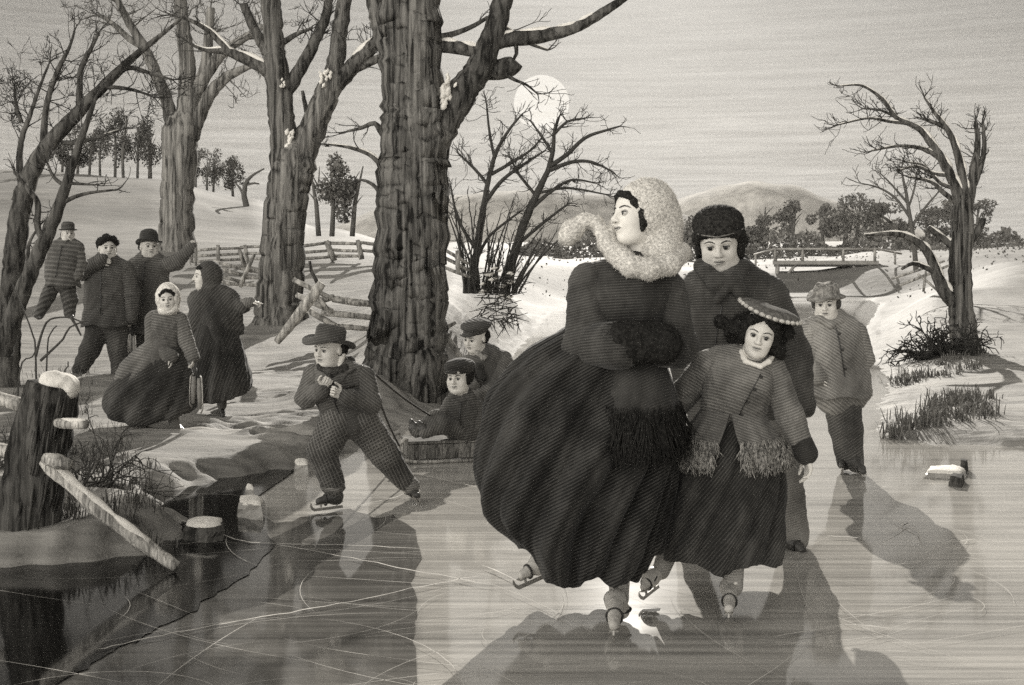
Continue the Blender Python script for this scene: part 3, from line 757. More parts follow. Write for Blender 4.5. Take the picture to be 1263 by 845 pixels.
    h = [t.limb('limb', q, bkl, 8, 5, .12) for q in (
        [(1188, 262, 9), (1180, 236, 7.5), (1170, 212, 6.4), (1160, 194, 5.6), (1148, 176, 4.8), (1135, 160, 4), (1118, 151, 3.3), (1104, 144, 2.8), (1092, 126, 2.4), (1078, 114, 2), (1060, 105, 1.5), (1036, 106, .9)],
        [(1190, 258, 8), (1188, 225, 6), (1182, 195, 5), (1175, 172, 4), (1163, 152, 3), (1152, 138, 2.2), (1140, 120, 1.2)],
        [(1190, 265, 9), (1197, 235, 6.5), (1202, 205, 5), (1206, 175, 3.8), (1203, 150, 2.6)],
        [(1192, 245, 5), (1208, 210, 4), (1214, 180, 3), (1212, 150, 1.8)],
        [(1184, 378, 10), (1170, 366, 9), (1160, 350, 8), (1152, 330, 6.5), (1142, 308, 5.5), (1126, 295, 4.5), (1105, 288, 3.4), (1066, 290, 1.5)],
        [(1154, 336, 4), (1142, 330, 3.5), (1126, 325, 2.6), (1112, 332, 1.6)],
        [(1182, 308, 6), (1168, 298, 5), (1155, 288, 4), (1145, 280, 3)], [(1124, 295, 3), (1108, 282, 2.4), (1090, 268, 1.6), (1076, 262, 1)],
        [(1160, 196, 3.5), (1140, 184, 2.8), (1110, 180, 2), (1075, 186, 1.2)], [(1118, 152, 2.5), (1098, 150, 2), (1070, 146, 1.5), (1030, 155, 1)], [(1172, 216, 3), (1152, 214, 2.5), (1130, 205, 1.8), (1110, 210, 1.1)],
        [(1180, 250, 3.5), (1162, 236, 3), (1148, 224, 2.2), (1120, 218, 1.2)], [(1178, 232, 3), (1160, 226, 2.4), (1140, 205, 1.8), (1120, 200, 1)], [(1190, 300, 6), (1204, 288, 5), (1213, 270, 4)],
        [(1165, 158, 2.4), (1150, 150, 2), (1138, 146, 1.2)], [(1104, 144, 2), (1086, 136, 1.6), (1064, 134, 1)])]
    t.twigs(h[:4] + h[8:13] + h[14:], tw, 130, 24, levels=2, seed=51, t0=.3, r0=1.0, bias=(-.1, 0), minr=.38)
    t.snow([h[0], h[1], h[4], h[5], h[6], h[8], h[9], h[10], h[11], h[12]], SN, .85, 8, .6)
    # young tree behind it
    t = Tree('sapling', 'thin spreading sapling standing behind the leaning snowy tree', (1128, 322, None), 36, None)
    k = [t.limb('trunk', q, twp, 6, 5, .1) for q in ([(1130, 334, 3.5), (1127, 300, 3), (1122, 265, 2.5), (1117, 235, 2), (1112, 212, 1)],)]
    k += [t.limb('limb', q, twp, 5, 5, .1) for q in ([(1122, 268, 2), (1105, 245, 1.6), (1085, 232, 1.2), (1062, 226, .8)], [(1124, 280, 2), (1142, 255, 1.6), (1155, 240, 1)], [(1126, 296, 1.8), (1100, 280, 1.4), (1072, 266, .9)], [(1119, 250, 1.6), (1100, 228, 1.2), (1086, 214, .8)], [(1120, 258, 1.5), (1128, 232, 1.2), (1130, 214, .8)])]
    t.twigs(k, twp, 26, 26, levels=2, seed=61, t0=.3)
    # broken sapling on the far left slope
    t = Tree('sapling', 'small broken leafless sapling on the snowy slope between the two large left trees', (302, 250, None), 62, None)
    k = [t.limb('trunk', [(304, 256, 4), (301, 240, 3.4), (304, 225, 2.6), (312, 216, 1.6), (326, 208, 1)], twp, 6, 4, .1), t.limb('limb', [(301, 242, 2), (296, 232, 1.6), (291, 226, 1)], twp, 5, 4), t.limb('limb', [(304, 228, 1.6), (314, 226, 1.4), (320, 227, 1)], twp, 5, 4)]

    # woods: each tree with a trunk and a crown of many small leaves
    def leafy(name, label, x, ybase, w, h, d, group, seed, mat, tmat, leaves, low=.15, kind='round'):
        wp = P(x, ybase, d); g = wp[2]; s = FPX / d
        r = empty(name, (wp[0], d, g), label, 'tree', group)
        rg = np.random.default_rng(seed); rr = random.Random(seed)
        B = Buf(); H = h / s; W = w / s
        nst = rr.choice((1, 2, 3))
        for i in range(nst):
            x0 = rr.uniform(-.12, .12) * W * nst
            tube(B, [(x0, 0, -.3), (x0 + rr.uniform(-.05, .05) * W, 0, H * .35), (x0 * 1.6, rr.uniform(-.1, .1) * W, H * .85)], [W * .05, W * .04, W * .012], 6)
            for _ in range(5):
                z0 = rr.uniform(.25, .7) * H; a = rr.uniform(0, 6.28)
                tube(B, [(x0, 0, z0), (x0 + math.cos(a) * W * .13, math.sin(a) * W * .13, z0 + H * .14), (x0 + math.cos(a) * W * .2, math.sin(a) * W * .2, z0 + H * .2)], [W * .016, W * .01, W * .004], 4, cap=False)
        B.obj('trunk', tmat, r)
        nb = rr.randint(9, 14); cs = []
        for i in range(nb):
            z = low + (1 - low) * rr.uniform(.12, .92); ww = math.sin(PI * min(max((z - low) / (1 - low), .12), .9)) ** .6
            a = rr.uniform(0, 6.28); q = rr.uniform(.1, .42) * ww
            cs.append((math.cos(a) * q * W, math.sin(a) * q * W, z * H, rr.uniform(.13, .24) * W, rr.uniform(.09, .17) * H))
        V = []; 
        for i in range(leaves):
            c = cs[rr.randrange(nb)]; v = rg.normal(size=3); v /= np.linalg.norm(v); v *= rg.uniform(.35, 1.08) ** .6
            p = np.array([c[0] + v[0] * c[3], c[1] + v[1] * c[3], c[2] + v[2] * c[4]])
            sz = W * rg.uniform(.022, .05); a = rg.normal(size=3); a /= np.linalg.norm(a); b = np.cross(a, rg.normal(size=3)); b /= np.linalg.norm(b)
            V += [p - a * sz, p + b * sz * .6, p + a * sz, p - b * sz * .6]
        V = np.array(V); F = np.arange(len(V)).reshape(-1, 4)
        mesh_obj('crown', V, F, mat, r, smooth=False)
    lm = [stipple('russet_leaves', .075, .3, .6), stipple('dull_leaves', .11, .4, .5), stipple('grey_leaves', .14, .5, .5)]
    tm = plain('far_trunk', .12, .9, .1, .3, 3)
    g = 'small trees of the wood along the left hill'
    spec = [(76, 221, 34, 58), (100, 219, 34, 70), (122, 219, 30, 64), (143, 220, 34, 90), (166, 221, 32, 72), (188, 223, 34, 76), (245, 236, 26, 56), (262, 240, 28, 62), (286, 248, 34, 56)]
    where = ['at the left end of the hilltop wood', 'second from the left end of the hilltop wood', 'low, left of the tallest one in the hilltop wood', 'tallest in the hilltop wood left of the tall pale trunk', 'just right of the tallest one in the hilltop wood', 'touching the left side of the tall pale trunk', 'touching the right side of the tall pale trunk', 'middle one of the three right of the tall pale trunk', 'lowest on the slope beside the broken sapling']
    for i, (x, yb, w, h) in enumerate(spec):
        leafy('grove_tree', 'small leafy tree ' + where[i], x, yb, w * 1.15, h, 78 + (i % 3) * 2.5, g, 100 + i, lm[1 if i < 6 else 2], tm, 1500, .2)
    leafy('scrub_tree', 'feathery bushy tree between the forked trunk and the great middle trunk', 413, 283, 66, 92, 52, None, 130, stipple('pale_twiggy_leaves', .15, .2, .5), tm, 2600, .08)
    g = 'far trees behind the bridge'
    spec = [(846, 312, 44, 52), (940, 308, 50, 62), (975, 308, 46, 60), (1020, 300, 44, 48), (1046, 300, 50, 66), (1082, 302, 52, 54), (1148, 306, 50, 50), (1176, 296, 44, 62), (1206, 300, 44, 58), (905, 314, 40, 40), (1112, 308, 40, 36)]
    where = ['between the white hood and the fur cap', 'just right of the fur cap of the man', 'above the left end of the bridge', 'above the middle of the bridge', 'tallest of the far trees, above the right half of the bridge', 'above the right end of the bridge', 'behind the thin sapling', 'behind the left side of the leaning snowy tree', 'at the right edge of the view', 'low and bushy, half hidden by the fur cap', 'low and bushy, left of the thin sapling foot']
    for i, (x, yb, w, h) in enumerate(spec):
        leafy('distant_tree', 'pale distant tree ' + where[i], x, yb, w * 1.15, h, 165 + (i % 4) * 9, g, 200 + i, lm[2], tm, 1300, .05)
    rr = random.Random(77); V = []
    rg = np.random.default_rng(77)
    for i in range(7500):    # low scrub that runs together behind the bridge
        x = rg.uniform(640, 1290); d = rg.uniform(150, 215); top = 292 + 9 * math.sin(x * .05) + 6 * math.sin(x * .13); y = rg.uniform(top, 322)
        p = P(x, y, d); sz = rg.uniform(.25, .6); a = rg.normal(size=3); a /= np.linalg.norm(a); b = np.cross(a, rg.normal(size=3)); b /= np.linalg.norm(b)
        V += [p - a * sz, p + b * sz * .6, p + a * sz, p - b * sz * .6]
    for i in range(5000):    # sparse dead weeds over the far banks
        x = rg.uniform(640, 1290); d = 60 * 5.5 ** rg.uniform(0, 1); p = np.array([(x - CX) * d / FPX, d, 0.0])
        if shore_dist(p[:1], p[1:2])[0] < .6 or (d < 120 and rg.random() < .75): continue
        p[2] = gz(p[0], d) + rg.uniform(0, .5); sz = rg.uniform(.1, .3) * d / 170; a = rg.normal(size=3); a[2] += 1; a /= np.linalg.norm(a); b = np.cross(a, rg.normal(size=3)); b /= np.linalg.norm(b)
        V += [p - a * sz, p + b * sz * .6, p + a * sz, p - b * sz * .6]
    o = mesh_obj('undergrowth', np.array(V), np.arange(len(V)).reshape(-1, 4), lm[2], None, False); tag(o, kind='stuff')
# ------------------------------------------------------------------ fences, bridge, post, brush, sled
def tubes_obj(name, specs, mat, parent, n=7, rough=.15, seed=0):
    B = Buf()
    for i, (pts, rad) in enumerate(specs): tube(B, pts, rad, n, rough=rough, seed=seed + i * 1.7)
    return B.obj(name, mat, parent)

def build_things():
    SN = snow_mat('heaped_snow', .66, .84, 4, 4)
    wood = bark('weathered_rail', .26, .03, .6, .3, .012, (0, 1.45, 0)); woodv = bark('dark_post', .05, .02, .75, .07, .02); pale = bark('pale_split_wood', .36, .009, .55, .12, .008, (0, 1.2, 0)); fallen = bark('fallen_split_wood', .36, .009, .55, .1, .008, (.2, .86, 0)); leanw = bark('leaning_split_wood', .36, .02, .55, .1, .01, (0, -.66, 0))
    def rail_fence(label, d, rails, posts, x0, y0):
        o = P(x0, y0, d); g = gz(o[0], d); r = empty('rail_fence', (o[0], d, g), label, 'fence', 'split-rail fences'); O = np.array([o[0], d, g]); s = FPX / d
        for i, (a, b, rad, da, db) in enumerate(rails):
            m = ((a[0] + b[0]) / 2, (a[1] + b[1]) / 2 + rng.uniform(-1, 1))
            pts = [P(*a, d + da / s) - O, P(*m, d + (da + db) / 2 / s) - O, P(*b, d + db / s) - O]
            tubes_obj('rail', [(pts, [rad / s, rad * 1.1 / s, rad * .9 / s])], wood, r, 7, .2, i)
        for i, (a, b, rad, da) in enumerate(posts):
            tubes_obj('post', [([P(*a, d + da / s) - O, P((a[0] + b[0]) / 2, (a[1] + b[1]) / 2, d + da / s) - O, P(*b, d + da / s) - O], [rad / s * .8, rad / s, rad / s])], wood, r, 7, .2, i + 9)
        return r
    rail_fence('long straight rail fence crossing the snowfield between the big trunks', 27,
        [((238, 309), (300, 306), 1.8, 0, 4), ((238, 316), (300, 313), 1.8, 0, 4), ((238, 323), (300, 320), 1.8, 0, 4), ((296, 305), (346, 304), 1.8, 4, 0), ((296, 313), (346, 311), 1.8, 4, 0), ((296, 320), (346, 318), 1.8, 4, 0),
         ((352, 306), (408, 299), 2, 0, 3), ((352, 312), (408, 309), 2, 0, 3), ((352, 319), (408, 317), 2, 0, 3), ((404, 300), (446, 301), 2, 3, 0), ((404, 308), (446, 310), 2, 3, 0), ((404, 316), (446, 316), 2, 3, 0), ((444, 299), (480, 304), 2, 0, 0), ((444, 309), (480, 311), 2, 0, 0)],
        [((269, 302), (269, 338), 2.5, -3), ((302, 302), (306, 336), 3, 2), ((402, 297), (412, 322), 4, -3), ((441, 296), (446, 320), 3.4, -3)], 300, 325)
    rail_fence('broken zigzag rail fence behind the pointing woman, with a crossed prop pole', 23.5,
        [((262, 322), (308, 334), 2.2, 0, 0), ((262, 329), (306, 341), 2.4, 0, 6), ((262, 338), (302, 349), 2.2, 0, 6), ((300, 333), (340, 336), 2.4, -4, 4), ((298, 343), (340, 341), 2.2, -4, 4), ((300, 351), (340, 352), 2.4, -6, 0), ((268, 346), (300, 352), 2, 0, 0)],
        [((314, 313), (296, 354), 2.6, -8), ((295, 308), (302, 330), 3, 6)], 300, 352)
    rail_fence('near snowy zigzag rail fence between the forked trunk and the great trunk', 17.4,
        [((362, 345), (412, 370), 3.2, 10, -6), ((366, 364), (410, 384), 3.4, 14, -8), ((376, 380), (414, 402), 3.6, 10, -10), ((410, 369), (470, 376), 4.4, -4, 8), ((396, 386), (470, 393), 4, -6, 10), ((398, 402), (470, 407), 3.6, -4, 12), ((392, 372), (412, 366), 4, 4, -4), ((384, 358), (408, 386), 2.6, -10, -12)],
        [], 410, 405)
    rail_fence('short fence panel seen just right of the great trunk', 16.6, [((548, 308), (578, 326), 2.2, 0, 0), ((548, 318), (578, 334), 2.2, 0, 0), ((548, 330), (580, 342), 2, 0, 0)], [((564, 309), (565, 338), 3, -4)], 562, 345)
    rail_fence('slanting pale rails leaning beside the boy in the flat cap', 12.8, [((548, 410), (574, 450), 3.6, 0, -8), ((545, 440), (566, 456), 3.2, 0, -6), ((546, 408), (562, 398), 2.4, 0, 4)], [], 556, 462)
    rail_fence('low tumbledown rails left of the leaning snowy tree', 26, [((1110, 352), (1176, 325), 1.8, 0, 0), ((1100, 344), (1165, 322), 1.4, 0, 4), ((1132, 338), (1160, 362), 1.4, -3, -3)], [((1142, 334), (1139, 360), 1.6, -2)], 1140, 358)
    # leaning split post
    d = 14.4; s = FPX / d; o = P(345, 420, d); g = gz(o[0], d); O = np.array([o[0], d, g]); r = empty('leaning_log', O, 'split log leaning up to the right beside the forked trunk, curved stick on top', 'log')
    tubes_obj('log', [([P(341, 422, d) - O, P(355, 405, d) - O, P(374, 380, d) - O, P(388, 362, d) - O, P(397, 349, d) - O], [4.5 / s, 6 / s, 6.5 / s, 6.5 / s, 5.5 / s])], leanw, r, 10, .15)
    tubes_obj('stick', [([P(394, 354, d + .05) - O, P(389, 344, d + .05) - O, P(384, 334, d + .05) - O, P(382, 322, d + .05) - O], [2.6 / s, 2.5 / s, 2.3 / s, 1.8 / s])], woodv, r, 7, .1)

    # broken post with its rails, near left
    d = 5.6; s = FPX / d; o = P(45, 640, d); g = gz(o[0], d); O = np.array([o[0], d, g]); r = empty('broken_post', O, 'thick rough broken fence post with a cap of snow at the lower left', 'post')
    pts = resample([(32, 660, 38), (38, 620, 37), (46, 570, 36), (55, 520, 35), (63, 488, 34), (66, 474, 30)], 5)
    B = Buf(); tube(B, [P(q[0], q[1], d) - O for q in pts], [q[2] / s for q in pts], 30, rough=.2, seed=4, sq=.8)
    rg = random.Random(2)
    for _ in range(70):       # split ridges of the grain
        a = rg.uniform(-1.4, 1.4); y = rg.uniform(485, 640); c = np.interp(y, [474, 520, 570, 660], [65, 55, 46, 32]); L = rg.uniform(20, 60)
        def q(yy, k=1.0): cc = np.interp(yy, [474, 520, 570, 660], [66, 55, 46, 32]); return P(cc + math.sin(a) * 35 * k, yy, d - math.cos(a) * 29 * k / s) - O
        y1, y2 = max(y - L / 2, 484), y + L / 2
        tube(B, [q(y1), q(y, 1.03), q(y2)], [.6 / s, rg.uniform(1.4, 2.6) / s, .6 / s], 4)
    B.obj('post', woodv, r)
    f = Field(); 
    C = lambda x, y, dz: (P(x, y, d + dz / s) - O) * s
    f.ell(C(74, 473, 0), (23, 22, 13), 6).ell(C(62, 466, -4), (12, 12, 8), 8).ell(C(88, 482, -6), (8, 12, 10), 8).ell(C(60, 475, 2), (9, 14, 9), 6)
    v, F = f.mesh(1.6); v = wrinkle(v, F, 1.2, 30, 3); mesh_obj('snow_cap', v / s, F, SN, r)
    def stub(x1, y1, x2, y2, rr, dz1, dz2, label, snow=True):
        o2 = P((x1 + x2) / 2, max(y1, y2), d + (dz1 + dz2) / 2 / s); rt = empty('fence_rail', o2, label, 'rail', 'rails of the broken fence'); O2 = np.array(o2)
        n = 6; pp = [P(x1 + (x2 - x1) * t, y1 + (y2 - y1) * t + math.sin(t * 3) * 1.5, d + (dz1 + (dz2 - dz1) * t) / s) - O2 for t in np.linspace(0, 1, n)]
        tubes_obj('rail', [(pp, [rr * k / s for k in (.8, 1, 1, .95, 1, .85)])], pale, rt, 10, .18, x1)
        if snow:
            tubes_obj('snow', [([p + np.array([0, -.2 * rr / s, rr * .75 / s]) for p in pp[1:]], [rr * k / s for k in (.3, .5, .55, .5, .2)])], SN, rt, 8, .3, x2)
        return rt
    stub(70, 521, 106, 523, 6.5, -30, -55, 'short rail stub capped with snow sticking out to the right of the broken post')
    stub(-40, 478, 36, 502, 9, 10, -2, 'upper rail running left from the broken post', False)
    stub(-40, 545, 30, 560, 9, 10, -2, 'lower rail running left from the broken post', False)
    # long fallen rail down to the water
    o2 = np.array([*gxy(215, 704), .0]); rt = empty('fallen_rail', o2, 'long fallen rail sloping from the broken post down into the dark water', 'rail', 'rails of the broken fence')
    end = np.array([*gxy(218, 708), .03]); st = P(62, 575, 5.25)
    ts = np.linspace(-.06, 1, 16); pp = [st + (end - st) * t + np.array([0, 0, -.02 * math.sin(PI * max(t, 0))]) - o2 for t in ts]
    tubes_obj('rail', [(pp, [(.031 + .005 * math.sin(i * 1.3)) * (.7 if i in (0, 15) else 1) for i in range(16)])], fallen, rt, 14, .14, 3)
    tubes_obj('snow', [([p + np.array([.0, -.008, .03]) for p in pp[1:13]], [.01 + .012 * abs(math.sin(i * .9)) for i in range(12)])], SN, rt, 8, .3, 8)
    sq = st - o2
    tubes_obj('knot', [([sq + np.array([-.01, -.02, .035]), sq + np.array([.05, -.05, .03]), sq + np.array([.11, -.06, .015])], [.028, .035, .022])], pale, rt, 10, .25)

    # bramble bush and dry grass round the post
    tw = plain('bramble_stem', .06, .9, .1, .4, 50); drygrass = plain('dry_grass_blade', .11, .9, .1, .5, 15)
    def bramble(label, x0, y0, d, stems, L, seed, reach, mat, name='bramble_bush', wd=20):
        o = P(x0, y0, d); g = gz(o[0], d); rt = empty(name, (o[0], d, g), label, 'bush'); s = FPX / d; rg = random.Random(seed); B = Buf()
        def grow(p, dd, L, r, lev):
            pts = [p]; n = 7; q = p.copy()
            for i in range(n):
                dd = dd + np.array([rg.gauss(0, .28), rg.gauss(0, .2), rg.gauss(-.07, .28)]); dd /= np.linalg.norm(dd); q = q + dd * L / n; pts.append(q.copy())
            tube(B, pts, [max(r * (1 - .75 * i / n), .42 / s) for i in range(n + 1)], 4, cap=False)
            if lev:
                for _ in range(rg.randint(2, 4)):
                    i = rg.randint(1, n - 1); nd = dd + np.array([rg.gauss(0, .9), rg.gauss(0, .7), rg.gauss(0, .8)]); nd /= np.linalg.norm(nd); grow(pts[i], nd, L * rg.uniform(.3, .6), r * .65, lev - 1)
        for _ in range(stems):
            a = rg.uniform(*reach); dd = np.array([math.cos(a), rg.gauss(0, .45), math.sin(a)]); grow(np.array([rg.uniform(-wd, wd) / s, rg.uniform(-14, 14) / s, -.02]), dd / np.linalg.norm(dd), L / s * rg.uniform(.6, 1.15), 1.5 / s, 2)
        B.obj('sprays', mat, rt)
        return rt
    bramble('tangled bramble bush arching over the snow to the right of the broken post', 104, 602, 6.6, 22, 105, 3, (-.2, 2.0), tw, wd=42)
    bramble('dense tangle of thin brush at the left edge behind the broken post', 36, 500, 7.4, 40, 62, 5, (.3, 2.9), tw)
    bramble('dark shaggy leafless bush at the foot of the leaning snowy tree', 1162, 440, 17.2, 60, 62, 7, (.5, 3.0), plain('dark_bush_stem', .04, .9, .1, .4, 50))
    # crooked shoots
    o = P(48, 470, 6.9); g = gz(o[0], 6.9); rt = empty('bramble_shoot', (o[0], 6.9, g), 'crooked forked shoots standing up behind the broken post', 'shoots'); O = np.array([o[0], 6.9, g]); s = FPX / 6.9; B = Buf()
    by = HY + (CH - g) * s
    for c in ([(46, by), (44, 440), (40, 412), (28, 380), (14, 348)], [(44, 440), (52, 410), (62, 394), (88, 392), (104, 400)], [(50, 445), (66, 430), (78, 418), (86, 404), (106, 396)], [(54, by), (58, 440), (62, 412), (70, 402)], [(88, 392), (94, 402), (100, 414)], [(20, by), (24, 460), (40, 440), (46, 428)], [(70, by), (78, 470), (84, 452), (84, 446)]):
        q = resample([(x, y, 0) for x, y in c], 6); tube(B, [P(a[0], a[1], 6.9) - O for a in q], [(1.9 - 1.1 * i / len(q)) / s for i in range(len(q))], 5, cap=False)
    B.obj('sprays', tw, rt)
    def tuft(B, x, y, z, h, n, w, rg, spread=.8):
        for _ in range(n):
            a = rg.uniform(0, 6.28); le = rg.uniform(.1, spread); hh = h * rg.uniform(.5, 1.15); bx, by = x + rg.gauss(0, h * .35), y + rg.gauss(0, h * .35)
            dx, dy = math.cos(a) * le * hh, math.sin(a) * le * hh; px, py = -math.sin(a) * w, math.cos(a) * w
            B.add([(bx - px, by - py, z - .01), (bx + px, by + py, z - .01), (bx + dx * .5 + px * .7, by + dy * .5 + py * .7, z + hh * .65), (bx + dx * .5 - px * .7, by + dy * .5 - py * .7, z + hh * .65), (bx + dx, by + dy, z + hh * (1 - le * .35))], [(0, 1, 2, 3), (3, 2, 4)])
    rg = random.Random(14); B = Buf()
    for _ in range(130):
        px = rg.uniform(14, 190); py = rg.uniform(600, 684); x, y = gxy(px, py)
        if shore_dist(np.array([x]), np.array([y]))[0] < .05: continue
        if rg.random() < .3 + (px > 110) * .35: continue
        tuft(B, x, y, gz(x, y), rg.uniform(.06, .14), rg.randint(10, 20), .0035, rg)
    for _ in range(120):
        px = rg.uniform(14, 110) if rg.random() < .75 else rg.uniform(60, 170); py = rg.uniform(470, 600) if px < 110 else rg.uniform(560, 610); x, y = gxy(px, py)
        tuft(B, x, y, gz(x, y), rg.uniform(.06, .17), rg.randint(6, 12), .003, rg, 1.1)
    o = B.obj('dry_grass', drygrass, None, False); tag(o, kind='stuff')
    # reed clumps on the right bank
    def reeds(label, x0, x1, y0, y1, n, h, seed, mat, w=.006):
        rg = random.Random(seed); xm, ym = gxy((x0 + x1) / 2, y1); O = np.array([xm, ym, gz(xm, ym)]); rt = empty('reed_clump', O, label, 'reeds', 'reed clumps on the right bank'); B = Buf()
        for _ in range(n):
            t = rg.random(); px = x0 + (x1 - x0) * t; lo = y1 - (y1 - y0) * .2 * t; py = rg.uniform(y0 + (y1 - y0) * (.75 - .6 * t), lo); x, y = gxy(px, py)
            tuft(B, x - O[0], y - O[1], gz(x, y) - O[2], h * rg.uniform(.6, 1.2), rg.randint(12, 20), w, rg, 1.0)
        B.obj('foliage', mat, rt, False)
    rm = plain('withered_reed', .13, .9, .1, .55, 12)
    reeds('large clump of bent withered reeds at the water edge on the right', 1096, 1225, 478, 546, 60, .17, 21, rm)
    reeds('smaller sparse reed clump just below the leaning snowy tree', 1105, 1215, 444, 482, 40, .15, 22, rm, .007)

    # dead stubs and lumps of ice standing in the ice
    ib = ice_mat('cloudy_ice_block', .22, .42, .3, .01, 6, 6)
    def block(label, pts_top, h, name='ice_block', cat='ice block', mat=ib, snow=True):
        xy = [np.array(gxy(*q)) for q in pts_top]; c = sum(xy) / len(xy); rt = empty(name, (c[0], c[1], 0), label, cat, 'ice blocks and stubs'); n = len(xy); rg = random.Random(int(pts_top[0][0]))
        k = 5; P0 = []
        for a in range(n):
            for t in range(4): P0.append((xy[a] + (xy[(a + 1) % n] - xy[a]) * t / 4 - c))
        m = len(P0); R_ = max(np.linalg.norm(q) for q in P0); V = []
        for z in range(k):
            for i_, q in enumerate(P0):
                w_ = 1 - .10 * (z / (k - 1)) + .16 * mnoise.noise((i_ * .45, z * .8, c[0] * 3)); hh = -.02 + (h + .02) * z / (k - 1)
                if z == k - 1: hh += h * .22 * mnoise.noise((q[0] * 9, q[1] * 9, c[1])); w_ *= .93
                V.append((q[0] * w_, q[1] * w_, hh))
        V.append((0, 0, h * 1.03)); F = [(z * m + i_, z * m + (i_ + 1) % m, (z + 1) * m + (i_ + 1) % m, (z + 1) * m + i_) for z in range(k - 1) for i_ in range(m)] + [((k - 1) * m + i_, (k - 1) * m + (i_ + 1) % m, len(V) - 1) for i_ in range(m)]
        mesh_obj('block', V, F, mat, rt, False)
        if snow:
            S = []
            for r_, zz in ((.84, .0), (.8, .012), (.55, .02), (.2, .024)):
                for i_, q in enumerate(P0): w_ = r_ * (1 + .18 * mnoise.noise((i_ * .5, 3.1, c[0]))); S.append((q[0] * w_, q[1] * w_, h * .98 + zz + .006 * mnoise.noise((q[0] * 15, q[1] * 15, r_))))
            mesh_obj('snow', S, [(z * m + i_, z * m + (i_ + 1) % m, (z + 1) * m + (i_ + 1) % m, (z + 1) * m + i_) for z in range(3) for i_ in range(m)] + [tuple(range(3 * m, 4 * m))], SN, rt)
        return rt
    dk = bark('wet_stump', .06, .03, .6, .4, .01)
    block('dark flat-topped stump frozen in the dark water below the snow spit', [(224, 668), (255, 672), (279, 668), (278, 660), (250, 656), (228, 660)], .075, 'stump', 'stump', dk)
    block('pale ice block in the dark water right of the flat stump', [(292, 640), (325, 643), (328, 632), (312, 628), (294, 630)], .075)
    block('tiny ice chip behind the pale ice block', [(302, 612), (314, 613), (313, 609), (304, 608)], .04)
    block('small upright ice stub left of the boy in the wide hat', [(363, 588), (381, 589), (382, 583), (372, 581), (362, 583)], .075, snow=True)
    block('low slab of ice lying on the right near the reeds', [(1140, 590), (1188, 592), (1194, 586), (1180, 580), (1142, 582)], .03, mat=ib)
    block('dark broken lump on the ice slab at the right', [(1170, 600), (1186, 602), (1190, 594), (1176, 592)], .06, 'stump', 'stump', dk, False)
    block('small upright dark stub beside the broken lump on the right', [(1184, 584), (1192, 585), (1194, 580), (1186, 579)], .08, 'stump', 'stump', dk, False)
    # thin sticks frozen in by the reeds
    for (x, y, h, lab) in ((1089, 541, .13, 'taller thin stake in the ice left of the reeds'), (1098, 538, .09, 'shorter thin stake in the ice left of the reeds')):
        gx, gy = gxy(x, y); o = Buf(); tube(o, [(0, 0, -.02), (.004, 0, h * .5), (0, 0, h)], [.006, .006, .004], 6); q = o.obj('stake', dk, None, True, (gx, gy, 0)); tag(q, lab, 'stake', 'stakes in the ice')

    # wooden footbridge over the far creek
    d = 88; s = FPX / d; o = P(1018, 360, d); O = np.array([o[0], d, 0]); r = empty('footbridge', O, 'small wooden footbridge with handrails and slanting braces over the far creek', 'bridge')
    bw = plain('bridge_timber', .3, .85, .15, .3, 2); bd = plain('bridge_dark_timber', .12, .9, .1, .3, 2)
    def bar(name, a, b, w, mat, da=0, db=None): 
        w = w * 1.35
        db = da if db is None else db
        return tubes_obj(name, [([P(*a, d + da) - O, P(*b, d + db) - O], [w / s, w / s])], mat, r, 4, 0)
    V = [P(953, 321.5, d - 1) - O, P(1084, 321.5, d - 1) - O, P(1084, 321.5, d + 1.6) - O, P(953, 321.5, d + 1.6) - O]; T = np.array([0, 0, -.28])
    V = V + [v + T for v in V]; mesh_obj('deck', V, [(3, 2, 1, 0), (4, 5, 6, 7), (0, 1, 5, 4), (1, 2, 6, 5), (2, 3, 7, 6), (3, 0, 4, 7)], bw, r, False)
    bar('beam', (955, 327), (1082, 327), 1.6, bd, -.7); bar('beam', (955, 327), (1082, 327), 1.6, bd, 1.2)
    for dz in (-1.0, 1.5):
        for x in (956, 990, 1040, 1079): bar('rail_post', (x, 322), (x, 306), 1.3, bw, dz)
        bar('handrail', (953, 307.5), (1084, 307.5), 1.2, bw, dz)
    for dz in (-.8, 1.3):
        for x in (959, 1073): bar('leg', (x, 326), (x + (1 if x > 1000 else -1), 366), 2.0, bw, dz)
        bar('brace', (962, 350), (980, 328), 1.3, bw, dz); bar('brace', (1070, 350), (1052, 328), 1.3, bw, dz)
    bar('approach_rail', (1084, 307.5), (1112, 313), 1.0, bw, -1.0, 3); bar('approach_rail', (953, 308), (930, 314), 1.0, bw, -1.0, 3)
    bar('rail_post', (1104, 311), (1104, 330), 1, bw, .8); bar('rail_post', (932, 313), (932, 332), 1, bw, 2)
